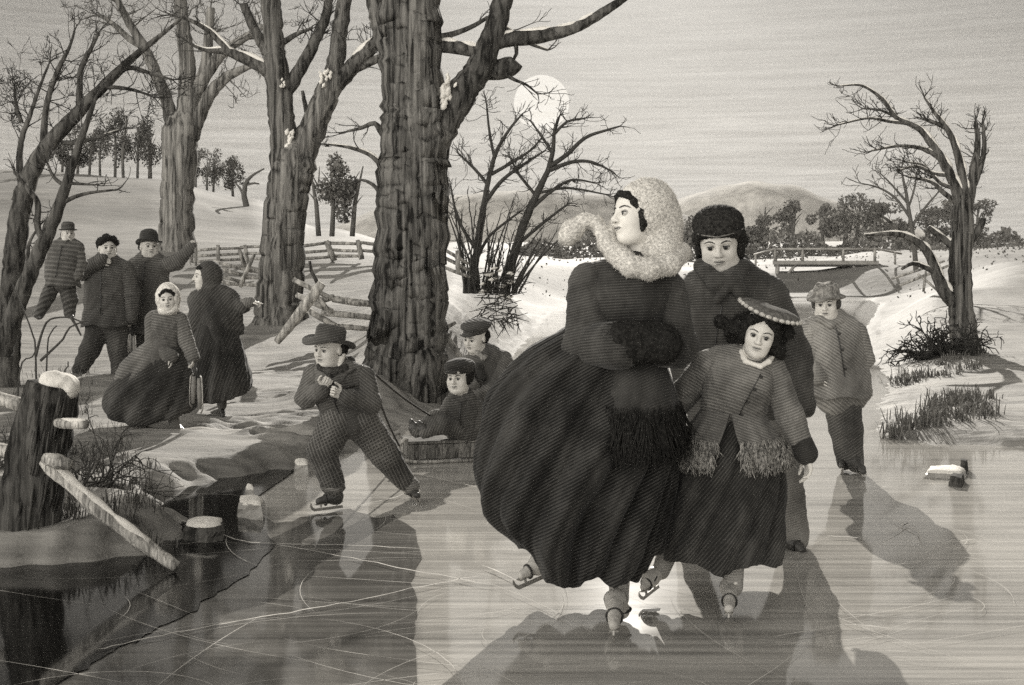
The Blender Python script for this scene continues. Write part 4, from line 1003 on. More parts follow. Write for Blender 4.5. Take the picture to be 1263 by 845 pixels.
# ------------------------------------------------------------------ the front group
def lady():
    f = Fig('lady in a pale fur hood and full black skirt, hands in a muff, looking left', 740, 4.71); A = f.at; f.F = Field(); F = f.F
    # body
    f.mats = face_mats(.7); f.head(A(786, 266, -4), 80, -62, 4, 4, True)
    F.cap(f.T(0, -.1, -.3), A(790, 322, 4), 15, 17, 8); F.chain([A(788, 330, 4), A(775, 365, 4), A(770, 410, 4), A(768, 450, 6), A(745, 490, 20)], [24, 34, 27, 28, 36], 14, (1, .7, 1))
    F.cap(A(740, 340, 4), A(822, 346, 4), 16, 15, 10)
    Ls, Le, Lw = A(727, 350, 0), A(722, 426, -22), A(762, 424, -62); Rs, Re, Rw = A(826, 356, 0), A(842, 428, -8), A(808, 428, -52)
    f.arm(Ls, Le, Lw, (15, 12, 8)); f.arm(Rs, Re, Rw, (14, 11, 8))
    f.hand(A(764, 424, -64), (1, -.1, -.1), (0, 1, 0), 34, .5, 1); f.hand(A(806, 428, -54), (-1, -.1, 0), (0, 1, 0), 34, .5, -1)
    gR = f.ground(757, 790); gT = f.ground(756, 806)
    ank = A(764, 738, -40); hip = A(756, 480, 10)
    F.cap(hip, A(766, 610, -16), 34, 22, 10); F.cap(A(766, 610, -16), ank, 19, 11, 8)
    ank2 = A(676, 690, 18); F.cap(A(732, 490, 15), A(708, 600, 25), 34, 22, 10); F.cap(A(708, 600, 25), ank2, 20, 11, 8)
    f.finish(6, True, (-.15, .05))
    # clothes
    dark = cloth('black_wool', .026, .0125, (.15, .5, 0), 1.35, blot=.25); jac = cloth('dark_wool_jacket', .042, .0125, (.1, .06, 0), .8); fur = stipple('pale_fur', .56, .005, .35); dfur = stipple('black_fur', .022, .006, .5)
    stock = cloth('grey_stocking', .28, .012, (0, 0, 0), .3)
    G = Field(); G.chain([A(790, 330, 4), A(776, 362, 2), A(771, 400, 4), A(768, 438, 6)], [32, 43, 35, 33], 16, (1, .74, 1)); G.cap(A(742, 346, 3), A(820, 352, 3), 24, 22, 14); G.cap(A(748, 372, -12), A(790, 374, -16), 22, 22, 16)
    f.cloth('jacket', G, 2.4, jac, (2.2, 40, (1, 1, .6)))
    f.sleeve(Ls, Le, A(748, 427, -52), (26, 26, 24), .05, .0125, 2.4, 10, (2.4, 36)); f.sleeve(Rs, Re, A(822, 432, -42), (20, 19, 17), .05, .0125, 2.2, 8, (2.2, 30))
    G = Field(); G.cap(A(738, 426, -40), A(764, 426, -66), 27, 29, 3); f.cloth('cuff', G, 2.2, jac, (1.2, 20))
    G = Field(); G.cap(A(832, 436, -34), A(818, 434, -48), 18, 19, 3); f.cloth('cuff', G, 2.2, jac, (1.2, 20))
    # skirt
    hem = lambda a: -16 * np.cos(a - .3) * 0 + 5 * np.clip(-np.sin(a - .25), -1, 1) - 34 * np.clip(-np.cos(a), 0, 1) ** 3 - 18 * np.clip(np.cos(a), 0, 1) ** 2 + 7 * np.sin(6 * a + 1) + 4 * np.sin(13 * a)
    f.mats[0] = f.mats[0]; f.loft('skirt', [(392, 722, 800, 30, 30, 6), (408, 692, 806, 40, 48, 10), (430, 655, 812, 52, 66, 14), (460, 627, 820, 66, 82, 16), (495, 605, 828, 80, 92, 18), (535, 598, 833, 92, 100, 18), (575, 594, 833, 100, 106, 18), (615, 594, 829, 104, 108, 18), (650, 604, 823, 104, 106, 18), (680, 628, 816, 98, 100, 18), (696, 638, 808, 92, 94, 18)],
           dark, ((13, .8, .4), (7, .5, 2), (29, .22, 1)), (.08, .24), 420, 3, 5.5, hem, 3, True, (1.6, 50, (1, 1, .3)), .7, flounce=.86)
    ring = f.lastring
    # jacket tails with a deep fringe
    f.loft('peplum', [(428, 738, 812, 44, 44, 4), (445, 741, 820, 54, 54, 2), (470, 736, 829, 72, 66, 0), (495, 731, 834, 88, 76, -2), (520, 727, 836, 97, 84, -4)], cloth('peplum_wool', .036, .012, (.3, .5, 0), .8), ((10, .8, .3), (17, .3, 1)), (.01, .06), 160, 4, 2, None, 9, True, (1.2, 40), 1)
    top = f.lastring
    f.fringe('fringe', top[-1], dfur, 1500, 42, .8, .5); f.fringe('fringe', top[-5], dfur, 700, 30, .8, .5)
    # muff, held in front
    m = Fig('thick black fur muff around the hands of the lady in the fur hood', 788, 4.71 - 70 / f.s, None, f.g + (f.by - 456) / f.s, 'muff', 'muff')
    G = Field(); G.cap(m.at(766, 422, 0), m.at(816, 424, 6), 27, 25, 4); m.cloth('muff', G, 2.4, dfur, (2.0, 22), (2600, 4.5, .7))
    # hood and scarf
    G = Field(); M = f.M; H = f.H
    G.ell(f.T(0, -.19, .1), np.array([.45, .48, .51]) * H, 4, M); G.ell(f.T(0, -.42, -.15), np.array([.40, .34, .44]) * H, 10, M); G.ell(A(812, 312, 6), (30, 36, 28), 12)
    G.ell(f.T(0, .44, -.13), np.array([.31, .52, .44]) * H, 4, M, -1)
    f.cloth('fur_hood', G, 1.7, fur, (.7, 8), (5200, 2.6, .7))
    G = Field(); c = [A(766, 318, -30), A(778, 328, -42), A(800, 332, -42), A(826, 326, -28), A(838, 312, 0), (A(826, 316, 30)), A(796, 322, 40), A(768, 318, 22), A(759, 312, -8), A(766, 318, -30)]
    G.chain(c, [13] * 10, 5); G.chain([A(756, 306, -14), A(752, 290, -6), A(757, 274, 0)], [9, 6.5, 5], 4); G.chain([A(760, 312, -20), A(748, 302, -14), A(742, 286, -6), A(736, 274, 0), (A(722, 272, 4)), A(706, 284, 6), A(700, 292, 6)], [12, 10, 8, 7.5, 9, 13, 12], 4)
    f.cloth('scarf', G, 1.6, fur, (.7, 8), (4200, 2.6, .7))
    G = Field()
    for q in (-1, 1): G.chain([f.T(q * x, y, z) for x, y, z in ((.02, .31, .31), (.13, .27, .27), (.22, .2, .16), (.268, .1, .02), (.27, .07, -.14), (.255, .07, -.26))], [.05 * H, .055 * H, .055 * H, .06 * H, .065 * H, .03 * H], 3)
    f.hair('hair', G, 1.4, HAIR_DARK, 200, 3, .5)
    # legs below the hem
    G = Field(); G.cap(A(762, 690, -34), ank, 14, 11.5, 4); f.cloth('stocking', G, 1.4, stock); G = Field(); G.cap(A(690, 672, 18), ank2, 14, 11, 4); f.cloth('stocking', G, 1.4, stock)
    pb = plain('pale_boot', .42, .5, .3, .15)
    he = f.ground(760, 770, .055); to = f.ground(757, 797, .05); f.boot(ank + (0, -22, -8), he + (0, 6, 0), to, 11.5, pb, (0, .1, 1))
    f.boot(ank2, A(672, 702, 8), A(641, 716, -12), 10.5, pb, (-.35, -.1, 1))

def gentleman():
    f = Fig('man in a dark fur cap and heavy dark coat skating close behind the lady', 905, 5.75); A = f.at; f.F = Field(); F = f.F
    f.head(A(887, 300, -6), 76, -12, -14, 3)
    F.cap(f.T(0, -.1, -.3), A(893, 348, 6), 17, 20, 8); F.chain([A(897, 352, 6), A(900, 400, 6), A(906, 460, 8), A(906, 500, 8)], [34, 46, 42, 40], 16, (1, .7, 1)); F.cap(A(858, 356, 6), A(940, 356, 6), 18, 18, 10)
    Rs, Re, Rw = A(946, 366, 4), A(978, 438, 6), A(986, 492, -10); Ls, Le, Lw = A(853, 366, 4), A(846, 440, 16), A(852, 490, 10)
    f.arm(Rs, Re, Rw, (17, 14, 9)); f.arm(Ls, Le, Lw, (17, 14, 9)); f.hand(Rw, (.1, -.1, -1), (-1, 0, 0), 34, .6, 1); f.hand(Lw, (0, -.1, -1), (1, 0, 0), 34, .6, -1)
    F.cap(A(926, 500, 6), A(964, 585, 2), 32, 22, 10); F.cap(A(964, 585, 2), A(980, 660, 6), 20, 12, 8); F.cap(A(886, 505, 10), A(860, 600, 30), 30, 22, 10); F.cap(A(860, 600, 30), A(844, 690, 40), 20, 12, 8)
    f.finish(6, True, (-.1, -.05))
    coat = cloth('dark_overcoat', .05, .0145, (.05, .0, 0), .7); fcap = stipple('dark_fur_cap', .028, .007, .7); trous = cloth('grey_trousers', .17, .013, (.2, .3, 0), .4)
    G = Field(); G.chain([A(896, 352, 6), A(898, 385, 4), A(902, 430, 5), A(906, 480, 6), A(908, 530, 6)], [40, 54, 52, 54, 60], 18, (1, .68, 1)); G.cap(A(862, 362, 6), A(938, 362, 6), 25, 25, 14)
    f.cloth('overcoat', G, 2.4, coat, (2.4, 40, (1, 1, .6))); f.seam([(884, 376), (876, 430), (874, 500)], .7, EYE_DARK, 3, 3.0); f.sleeve(Rs, Re, A(988, 500, -8), (27, 22, 17), .055, .0145, 2.4, 8, (2.4, 32)); f.sleeve(Ls, Le, Lw, (25, 21, 17), .055, .0145, 2.4, 8, (2.4, 32))
    G = Field(); c = [A(872, 336, -26), A(884, 348, -34), A(902, 344, -30), A(916, 330, -10), A(914, 322, 14), A(890, 320, 26), A(868, 322, 14), A(864, 328, -8)]; G.chain(c + c[:1], [9, 11, 11, 10, 9, 9, 8, 8, 9], 4); G.cap(A(898, 350, -36), A(884, 372, -40), 8, 4, 4); G.cap(A(906, 350, -34), A(914, 362, -36), 10, 8, 4)
    f.cloth('collar', G, 1.8, coat, (.8, 14))
    G = Field(); M, H = f.M, f.H; G.ell(f.T(0, -.05, .34), np.array([.41, .47, .27]) * H, 3, M); G.cap(f.T(-.3, .2, .2), f.T(.3, .2, .2), .09 * H, .09 * H, 6); G.ell(f.T(0, .26, .24), np.array([.30, .16, .08]) * H, 6, M); G.ell(f.T(.34, -.05, .12), np.array([.09, .24, .16]) * H, 6, M); G.ell(f.T(-.34, -.05, .12), np.array([.09, .24, .16]) * H, 6, M); G.ell(f.T(0, -.36, .1), np.array([.34, .14, .22]) * H, 8, M)
    o = f.cloth('fur_cap', G, 1.7, fcap, (.7, 8), (1800, 1.8, .6))
    B = Buf(); pts = [f.T(.41 * math.sin(a), .06 + .36 * math.cos(a), .19 + .06 * abs(math.sin(a))) / f.s for a in np.linspace(-1.4, 1.4, 15)]; tube(B, pts, .9 / f.s, 5); B.obj('cap_edge', stipple('fur_edge', .2, .006, .5), o)
    G = Field(); G.ell(f.T(.33, -.02, -.1), np.array([.07, .15, .2]) * H, 3, M); G.ell(f.T(-.33, -.02, -.1), np.array([.06, .14, .18]) * H, 3, M); G.ell(f.T(0, -.36, -.14), np.array([.3, .14, .22]) * H, 6, M); G.ell(f.T(.38, -.1, .0), np.array([.08, .12, .12]) * H, 4, M); f.hair('hair', G, 1.4, HAIR_DARK, 300, 4, .6)
    G = Field(); G.cap(A(926, 510, 6), A(964, 585, 2), 36, 26, 8); G.cap(A(964, 585, 2), A(980, 662, 6), 25, 18, 6); G.cap(A(886, 510, 10), A(860, 600, 30), 33, 24, 8); G.cap(A(860, 600, 30), A(845, 694, 40), 23, 15, 6); f.cloth('trousers', G, 2.2, trous, (1.4, 26))
    db = plain('dark_boot', .05, .5, .4, .25)
    f.boot(A(978, 664, 4), A(972, 674, 8), A(992, 684, -22), 10, db, (0, 0, 1)); f.boot(A(845, 700, 40), A(846, 714, 42), A(840, 716, 14), 9, db, (0, 0, 1))

def girl():
    f = Fig('girl in a fringed grey jacket and dark skirt leaning forward under a flat scalloped hat', 890, 4.8); A = f.at; f.F = Field(); F = f.F
    f.mats = face_mats(.68); f.head(A(938, 411, -30), 62, -14, -9, -15, True)
    F.cap(f.T(0, -.1, -.3), A(922, 450, -6), 13, 16, 6); F.chain([A(918, 450, -6), A(908, 480, 0), A(900, 515, 4), A(890, 545, 8)], [24, 32, 26, 32], 12, (1, .72, 1)); F.cap(A(882, 446, 0), A(946, 448, -4), 14, 14, 8)
    Ls, Le, Lw = A(876, 450, 2), A(840, 490, 30), A(822, 520, 40); Rs, Re, Rw = A(950, 456, -6), A(974, 512, -14), A(994, 560, -22)
    f.arm(Ls, Le, Lw, (13, 10, 7)); f.arm(Rs, Re, Rw, (13, 10, 7)); f.hand(A(995, 561, -22), (.12, -.1, -1), (-1, -.2, 0), 38, .45, 1); f.hand(Lw, (-.4, 0, -1), (1, 0, 0), 34, .5, -1)
    a1 = A(905, 720, -40); F.cap(A(900, 550, 4), A(904, 640, -12), 28, 17, 8); F.cap(A(904, 640, -12), a1, 15, 10.5, 6)
    a2 = A(815, 704, 6); F.cap(A(878, 550, 12), A(840, 630, 16), 27, 18, 8); F.cap(A(840, 630, 16), a2, 17, 10.5, 6)
    f.finish(5, True, (.05, 0))
    jac = cloth('grey_wool_jacket', .14, .0125, (.2, -.35, 0), .65); sk = cloth('dark_skirt', .042, .012, (.1, .9, 0), .9, blot=.35); fr = stipple('grey_fringe', .24, .006, .7); stock = cloth('grey_stocking', .26, .012, (0, 0, 0), .3)
    G = Field(); G.chain([A(917, 452, -6), A(910, 478, -4), A(903, 505, 2), A(899, 530, 4)], [30, 40, 33, 38], 14, (1, .76, 1)); G.cap(A(886, 450, 0), A(944, 454, -4), 22, 21, 12); G.cap(A(898, 470, -22), A(934, 472, -26), 16, 16, 12)
    f.cloth('jacket', G, 2.2, jac, (1.9, 32)); f.seam([(930, 458), (918, 480), (904, 512)], .55, EYE_DARK, 4, 1.8); f.sleeve(Ls, Le, Lw, (21, 17, 15), .15, .0125, 2.2, 8, (1.9, 26)); f.sleeve(Rs, Re, A(992, 555, -21), (20, 16, 12.5), .15, .0125, 2.2, 8, (1.9, 26))
    G = Field(); G.cap(A(990, 549, -20), A(994, 559, -22), 14, 14.5, 3); f.cloth('cuff', G, 1.6, cloth('dark_cuff', .04, .01, (0, .3, 0), .5), (.5, 12))
    f.loft('skirt', [(505, 872, 930, 26, 26, 6), (530, 856, 950, 40, 42, 8), (560, 841, 962, 56, 58, 10), (600, 830, 967, 68, 70, 12), (640, 825, 966, 74, 76, 12), (666, 822, 966, 77, 78, 12), (684, 824, 964, 77, 78, 12)], sk, ((11, .8, .2), (6, .5, 1.4), (25, .22, .3)), (.06, .18), 320, 3, 4, lambda a: 3 * np.clip(-np.sin(a), -1, 1) - 6 * np.clip(np.cos(a), 0, 1) + 4 * np.sin(6 * a), 5, True, (1.8, 40, (1, 1, .35)), .8, flounce=.9)
    # jacket skirts, parted in front, with a fringe
    def flap(x0, x1, ang0, ang1, seed):
        n, m = 44, 14; V = []
        for i in range(m):
            t = i / (m - 1); y = 505 + 50 * t; cx, hw, dp = 903 - 4 * t, 38 + 32 * t, 34 + 36 * t
            for j in range(n):
                a = ang0 + (ang1 - ang0) * (j / (n - 1)); a = a + (.25 * t) * (1 if ang0 > 4 else -1) * (1 - j / (n - 1) if ang0 > 4 else j / (n - 1)); k = 1 + .05 * t * math.sin(j * .7 + seed) 
                V.append(np.array([cx + hw * math.cos(a) * k - f.bx, dp * math.sin(a) * k + 4, f.by - y - 6 * t * math.cos(a) * 0]))
        V = np.array(V); F = np.array([(i * n + j, (i + 1) * n + j, (i + 1) * n + j + 1, i * n + j + 1) for i in range(m - 1) for j in range(n - 1)])
        o = f.obj('jacket_skirt', V, F, jac); sm = o.modifiers.new('t', 'SOLIDIFY'); sm.thickness = .008
        f.fringe('fringe', V[-n:], fr, 420, 22, .9, .6, o); f.fringe('fringe', V[-4 * n:-3 * n], fr, 260, 18, .9, .6, o)
    flap(0, 0, 4.55, 6.6, 1); flap(0, 0, 2.7, 4.5, 2)
    # white collar and throat bow
    G = Field(); G.chain([A(912, 424, -10), A(914, 436, -20), A(920, 446, -30)], [4, 4.5, 3.5], 2); G.chain([A(920, 446, -30), A(938, 452, -38), A(948, 446, -32), A(954, 438, -20)], [3, 3, 3.5, 3], 2); G.cap(A(914, 428, -14), A(914, 444, -24), 4, 4, 2); f.cloth('collar', G, 1.1, plain('white_linen', .72, .8, .2, .05))
    M, H = f.M, f.H
    # hat: a tilted plate with a scalloped edge
    ax = unit(f.T(-.1, -.1, 1) - f.T(0, 0, 0)) if False else unit(f.T(.1, -.1, 1) - f.T(0, 0, 0)); hc = f.T(.06, .05, .42)
    pr = [(0, -.02 * H), (.4 * H, 0), (.6 * H, -.02 * H), (.63 * H, .02 * H), (.6 * H, .07 * H), (.5 * H, .13 * H), (.3 * H, .17 * H), (0, .18 * H)]
    hat = f.lathe('hat', hc, ax, pr, stipple('hat_felt', .12, .01, .35), 60, f.M[:, 1], 1.0, lambda a, r: -.05 * r * math.cos(2 * a))
    B = Buf(); fr_ = unit(M[:, 1] - ax * np.dot(M[:, 1], ax)); rr_ = np.cross(ax, fr_)
    for i in range(30):
        a = 2 * PI * i / 30; r = .62 * H; c = hc + fr_ * math.cos(a) * r + rr_ * math.sin(a) * r + ax * (-.05 * r * math.cos(2 * a) + .03 * H)
        t_ = -fr_ * math.sin(a) + rr_ * math.cos(a); tube(B, [(c - t_ * 3.4) / f.s, c / f.s, (c + t_ * 3.4) / f.s], [1.4 / f.s, 2.8 / f.s, 1.4 / f.s], 7)
    B.obj('hat_trim', stipple('pale_trim', .5, .006, .4), hat)
    G = Field(); rg = random.Random(4)
    for q in (-1, 1):
        for i in range(9):
            G.ell(f.T(q * rg.uniform(.30, .5), rg.uniform(-.3, .02), rg.uniform(-.42, .2)), np.array([rg.uniform(.1, .16)] * 3) * H, 3)
    for i in range(7): G.ell(f.T(-rg.uniform(.45, .85), rg.uniform(-.35, -.1), rg.uniform(-.3, .1)), np.array([rg.uniform(.09, .14)] * 3) * H, 3)
    G.ell(f.T(0, -.2, .15), np.array([.38, .36, .35]) * H, 6, M)
    for q in (-1, 1): G.chain([f.T(q * x, y, z) for x, y, z in ((.0, .26, .42), (.12, .27, .33), (.23, .2, .24), (.29, .1, .08), (.31, .03, -.1), (.34, -.05, -.25))], [.07 * H, .085 * H, .09 * H, .09 * H, .09 * H, .08 * H], 4)
    f.hair('hair', G, 1.5, HAIR_DARK, 1400, 7, .7)
    pb = plain('pale_boot', .42, .5, .3, .15)
    G = Field(); G.cap(A(905, 690, -32), a1 + (0, 0, -4), 13, 11, 4); f.cloth('stocking', G, 1.4, stock); G = Field(); G.cap(A(826, 676, 8), a2, 13, 11, 4); f.cloth('stocking', G, 1.4, stock)
    he = f.ground(902, 752, .055); to = f.ground(899, 775, .05); f.boot(he + (2, 4, 20), he + (0, 6, 0), to, 10.5, pb, (0, .1, 1))
    f.boot(a2, A(808, 718, 4), A(793, 730, -16), 9.5, pb, (-.3, -.1, 1))
HAIR_DARK = stipple('dark_hair', .022, .004, .7)

def stroller():
    f = Fig('boy in a loose grey coat and battered hat, hands in pockets, alone on the ice', 1046, CH * FPX / (583 - HY)); A = f.at; f.F = Field(); F = f.F
    f.head(A(1019, 374, -4), 44, -20, -8, 0, chub=.3)
    F.cap(f.T(0, -.1, -.3), A(1023, 398, 2), 9, 11, 5); F.chain([A(1024, 402, 2), A(1030, 432, 3), A(1036, 470, 4)], [20, 28, 27], 10, (1, .7, 1)); F.cap(A(1002, 404, 2), A(1050, 402, 2), 10, 10, 6)
    Ls, Le, Lw = A(1000, 410, 0), A(993, 442, -2), A(1010, 466, -16); Rs, Re, Rw = A(1056, 410, 2), A(1066, 442, 4), A(1054, 466, -10)
    f.arm(Ls, Le, Lw, (9, 7, 5)); f.arm(Rs, Re, Rw, (9, 7, 5)); f.hand(Lw, (.6, -.2, -1), (1, 0, 0), 17, .3, 1); f.hand(Rw, (-.4, -.2, -1), (-1, 0, 0), 17, .3, -1)
    F.cap(A(1044, 478, 0), A(1050, 528, -4), 15, 11, 5); F.cap(A(1050, 528, -4), A(1055, 574, -4), 11, 7, 4); F.cap(A(1030, 478, 4), A(1036, 528, 6), 15, 11, 5); F.cap(A(1036, 528, 6), A(1042, 572, 10), 11, 7, 4)
    f.finish(3.5, True)
    coat = cloth('grey_loose_coat', .17, .021, (.2, -.6, 0), .6); tr = cloth('dark_trousers', .075, .02, (.2, .6, 0), .65)
    G = Field(); G.chain([A(1023, 402, 2), A(1028, 425, 2), A(1034, 455, 3), A(1037, 478, 3)], [24, 33, 33, 37], 12, (1, .7, 1)); G.cap(A(1004, 408, 1), A(1050, 406, 2), 14, 14, 8)
    f.sleeve(Ls, Le, Lw, (14, 12, 10), .18, .021, 1.6, 5, (1.4, 18)); f.sleeve(Rs, Re, Rw, (14, 12, 10), .18, .021, 1.6, 5, (1.4, 18)); G.cap(A(1006, 470, 0), A(1000, 484, 0), 9, 7, 5); G.cap(A(1062, 470, 4), A(1066, 480, 4), 8, 7, 5)
    f.cloth('coat', G, 1.7, coat, (1.6, 24)); f.seam([(1026, 404), (1032, 440), (1038, 480)], .7, EYE_DARK, 4, 1.5)
    f.loft('coat_skirt', [(448, 1003, 1068, 24, 24, 3), (468, 999, 1073, 28, 27, 3), (489, 998, 1075, 31, 29, 3)], coat, ((9, .7, .4), (5, .4, 1)), (.02, .09), 90, 3, 1.5, lambda a: 2 * np.sin(5 * a), 6, True, (1.2, 18))
    G = Field(); c = [A(1012, 394, -13), A(1024, 401, -16), A(1036, 396, -12), A(1040, 390, 4), A(1022, 388, 12), A(1006, 390, 2)]; G.chain(c + c[:1], [5] * 7, 3); f.cloth('collar', G, 1.4, coat)
    G = Field(); G.ell(A(1013, 393, -13), (4, 3, 6), 1); f.cloth('shirt', G, 1, plain('white_linen', .72, .8, .2, .05))
    G = Field(); G.cap(A(1044, 482, 0), A(1050, 528, -4), 17, 14, 5); G.cap(A(1050, 528, -4), A(1055, 572, -4), 14, 10.5, 4); G.cap(A(1029, 482, 4), A(1036, 528, 6), 16, 13, 5); G.cap(A(1036, 528, 6), A(1042, 570, 10), 13, 10, 4); f.cloth('trousers', G, 1.6, tr, (1.1, 17))
    H, M = f.H, f.M; ax = unit(M[:, 2] + M[:, 1] * .1); pr = [(0, -.03 * H), (.4 * H, -.04 * H), (.56 * H, -.03 * H), (.57 * H, .02 * H), (.4 * H, .05 * H), (.37 * H, .22 * H), (.3 * H, .34 * H), (.15 * H, .3 * H), (0, .31 * H)]
    f.lathe('hat', f.T(0, -.02, .2), ax, pr, stipple('straw_felt', .2, .012, .5), 40, M[:, 1], .95, lambda a, r: .12 * r * math.sin(2 * a + .5) * (r > .45 * H) + .02 * H * math.sin(5 * a))
    G = Field(); G.ell(f.T(0, -.2, .02), np.array([.38, .34, .3]) * H, 4, M); G.ell(f.T(-.3, .0, -.02), np.array([.1, .16, .16]) * H, 3, M); G.ell(f.T(.3, .0, -.02), np.array([.1, .16, .16]) * H, 3, M); f.hair('hair', G, 1.2, stipple('brown_hair', .07, .006, .6), 200, 3, .5)
    bt = plain('dark_boot', .05, .5, .4, .25)
    f.boot(A(1056, 576, -6), f.ground(1056, 585, .045), f.ground(1066, 594, .04), 6.5, bt, (0, 0, 1), vox=1); f.boot(A(1042, 572, 10), f.ground(1040, 578, .045), f.ground(1038, 586, .04), 6, bt, (0, 0, 1), vox=1)
# ------------------------------------------------------------------ the boys with the sled
def trouser_leg(f, G, a, b, c, r, k=5): G.cap(a, b, r[0], r[1], k); G.cap(b, c, r[1], r[2], k)
def puller():
    f = Fig('boy in a wide-brimmed hat and checked trousers striding out to tow the sled', 440, 6.72); A = f.at; f.F = Field(); F = f.F
    f.head(A(406, 430, -10), 48, -34, -6, -4, chub=.5)
    F.cap(f.T(0, -.1, -.3), A(412, 456, 0), 10, 12, 5); F.chain([A(414, 458, 0), A(420, 480, 0), A(430, 508, 0)], [20, 25, 22], 10, (1, .75, 1)); F.cap(A(394, 460, 0), A(442, 460, 0), 11, 11, 6)
    Ls, Le, Lw = A(388, 462, 0), A(378, 490, -10), A(396, 482, -34); Rs, Re, Rw = A(447, 466, 2), A(456, 497, -8), A(426, 490, -36)
    f.arm(Ls, Le, Lw, (10, 8, 6)); f.arm(Rs, Re, Rw, (10, 8, 6)); f.hand(Lw + unit((.5, -.3, .75)) * 4, (.5, -.3, .75), (.3, -1, 0), 28, 1.2, -1); f.hand(Rw + unit((-.75, -.4, .4)) * 4, (-.75, -.4, .4), (0, -1, .3), 28, 1.2, 1)
    aL = A(411, 612, -10); aR = A(504, 604, 46)
    F.cap(A(418, 512, -2), A(399, 556, -12), 18, 13, 6); F.cap(A(399, 556, -12), aL, 12, 7.5, 4); F.cap(A(440, 512, 2), A(474, 560, 24), 18, 13, 6); F.cap(A(474, 560, 24), aR, 12, 7.5, 4)
    f.finish(3.5)
    G = Field(); G.chain([A(413, 458, 0), A(417, 478, -2), A(426, 500, 0), A(432, 512, 0)], [23, 29, 28, 30], 10, (1, .76, 1)); G.cap(A(396, 462, 0), A(440, 462, 0), 14, 14, 8); f.cloth('jacket', G, 1.8, cloth('rough_jacket', .085, .017, (.1, .3, 0), .65), (1.6, 20)); f.seam([(412, 462), (414, 485), (424, 514)], .7, EYE_DARK, 3, 1.5)
    f.sleeve(Ls, Le, Lw, (14, 13, 10), .09, .017, 1.6, 5, (1.4, 15)); f.sleeve(Rs, Re, Rw, (16, 14, 10), .09, .017, 1.6, 5, (1.4, 15))
    G = Field(); trouser_leg(f, G, A(419, 514, -2), A(398, 556, -12), A(411, 600, -10), (24, 18.5, 14)); trouser_leg(f, G, A(442, 514, 2), A(474, 560, 24), A(500, 594, 42), (24, 18, 12.5)); f.cloth('trousers', G, 1.8, cloth('checked_trousers', .10, .021, (.1, .5, 0), .9, cross=True, warp=1.0), (1.5, 17))
    G = Field(); c = A(411, 602, -10); G.ell(c, (15, 15, 6.5), 3); f.cloth('cuff', G, 1.4, cloth('cuff_cloth', .16, .016, (0, .2, 0), .6), (1, 9)); G = Field(); c = A(501, 596, 42); G.cap(c + (-6, 0, 5), c + (6, 0, -3), 11, 11, 3); f.cloth('cuff', G, 1.4, cloth('cuff_cloth', .16, .016, (0, .2, 0), .6), (1, 9))
    G = Field(); c = [A(396, 452, -16), A(410, 460, -20), A(424, 456, -14), A(432, 446, 4), A(412, 446, 14), A(396, 448, 4)]; G.chain(c + c[:1], [5, 6, 6, 6, 6, 5, 5], 3); f.cloth('scarf', G, 1.4, stipple('dark_scarf', .05, .012, .6), (.7, 7))
    G = Field(); G.cap(A(422, 438, -8), A(418, 452, -14), 4.5, 3.5, 2); f.cloth('collar', G, 1, plain('white_linen', .72, .8, .2, .05))
    H, M = f.H, f.M; ax = unit(M[:, 2] * 1 - M[:, 1] * .22 + np.array([.05, 0, 0])); pr = [(0, -.02 * H), (.42 * H, -.03 * H), (.70 * H, -.05 * H), (.71 * H, -.02 * H), (.44 * H, .03 * H), (.41 * H, .06 * H), (.40 * H, .3 * H), (.33 * H, .4 * H), (0, .42 * H)]
    f.lathe('hat', f.T(0, -.02, .2), ax, pr, cloth('felt_hat', .07, .016, (0, .2, 0), .6), 48, M[:, 1], .95, lambda a, r: (-.16 * r * math.cos(2 * a + .5) - .05 * r * math.cos(a)) * (r > .5 * H))
    G = Field(); G.ell(f.T(0, -.2, .0), np.array([.37, .34, .3]) * H, 4, M); f.hair('hair', G, 1.2, HAIR_DARK, 200, 3, .5)
    bt = plain('dark_boot', .05, .5, .4, .25)
    he = f.ground(417, 630, .05); to = f.ground(390, 633, .045); f.boot(aL, he + (2, 0, 0), to, 8, bt, (0, 0, 1), vox=1)
    he = f.ground(503, 617, .06); to = f.ground(516, 624, .04); f.boot(aR, he, to, 7.5, bt, (-.2, 0, 1), vox=1)
    # tow rope over his shoulder to the two fore corners of the sled
    def w(q): return np.array([f.root.location.x, f.d, f.g]) + q / f.s
    hands = w(A(410, 484, -42)); sh = w(A(450, 450, 6)); sh2 = w(A(462, 478, 16)); o = SLED['left']; O = np.array([*o[:2], 0.0])
    B = Buf()
    for (m, e) in ((sh2, SLED['left']), (sh, P(530, 512, 8.42))):
        pts = [hands, (hands + m) / 2 + np.array([0, -.05, .03]), m]
        for t in np.linspace(.08, 1, 10): pts.append(m + (np.array(e) - m) * t + np.array([0, 0, -.02 * math.sin(PI * t)]))
        tube(B, [p - O for p in pts], .0075, 6)
    r = B.obj('tow_rope', plain('hemp_rope', .06, .9, .1, .3), None, True, tuple(O)); tag(r, 'taut pair of ropes from the striding boy back to the front of the sled', 'rope')

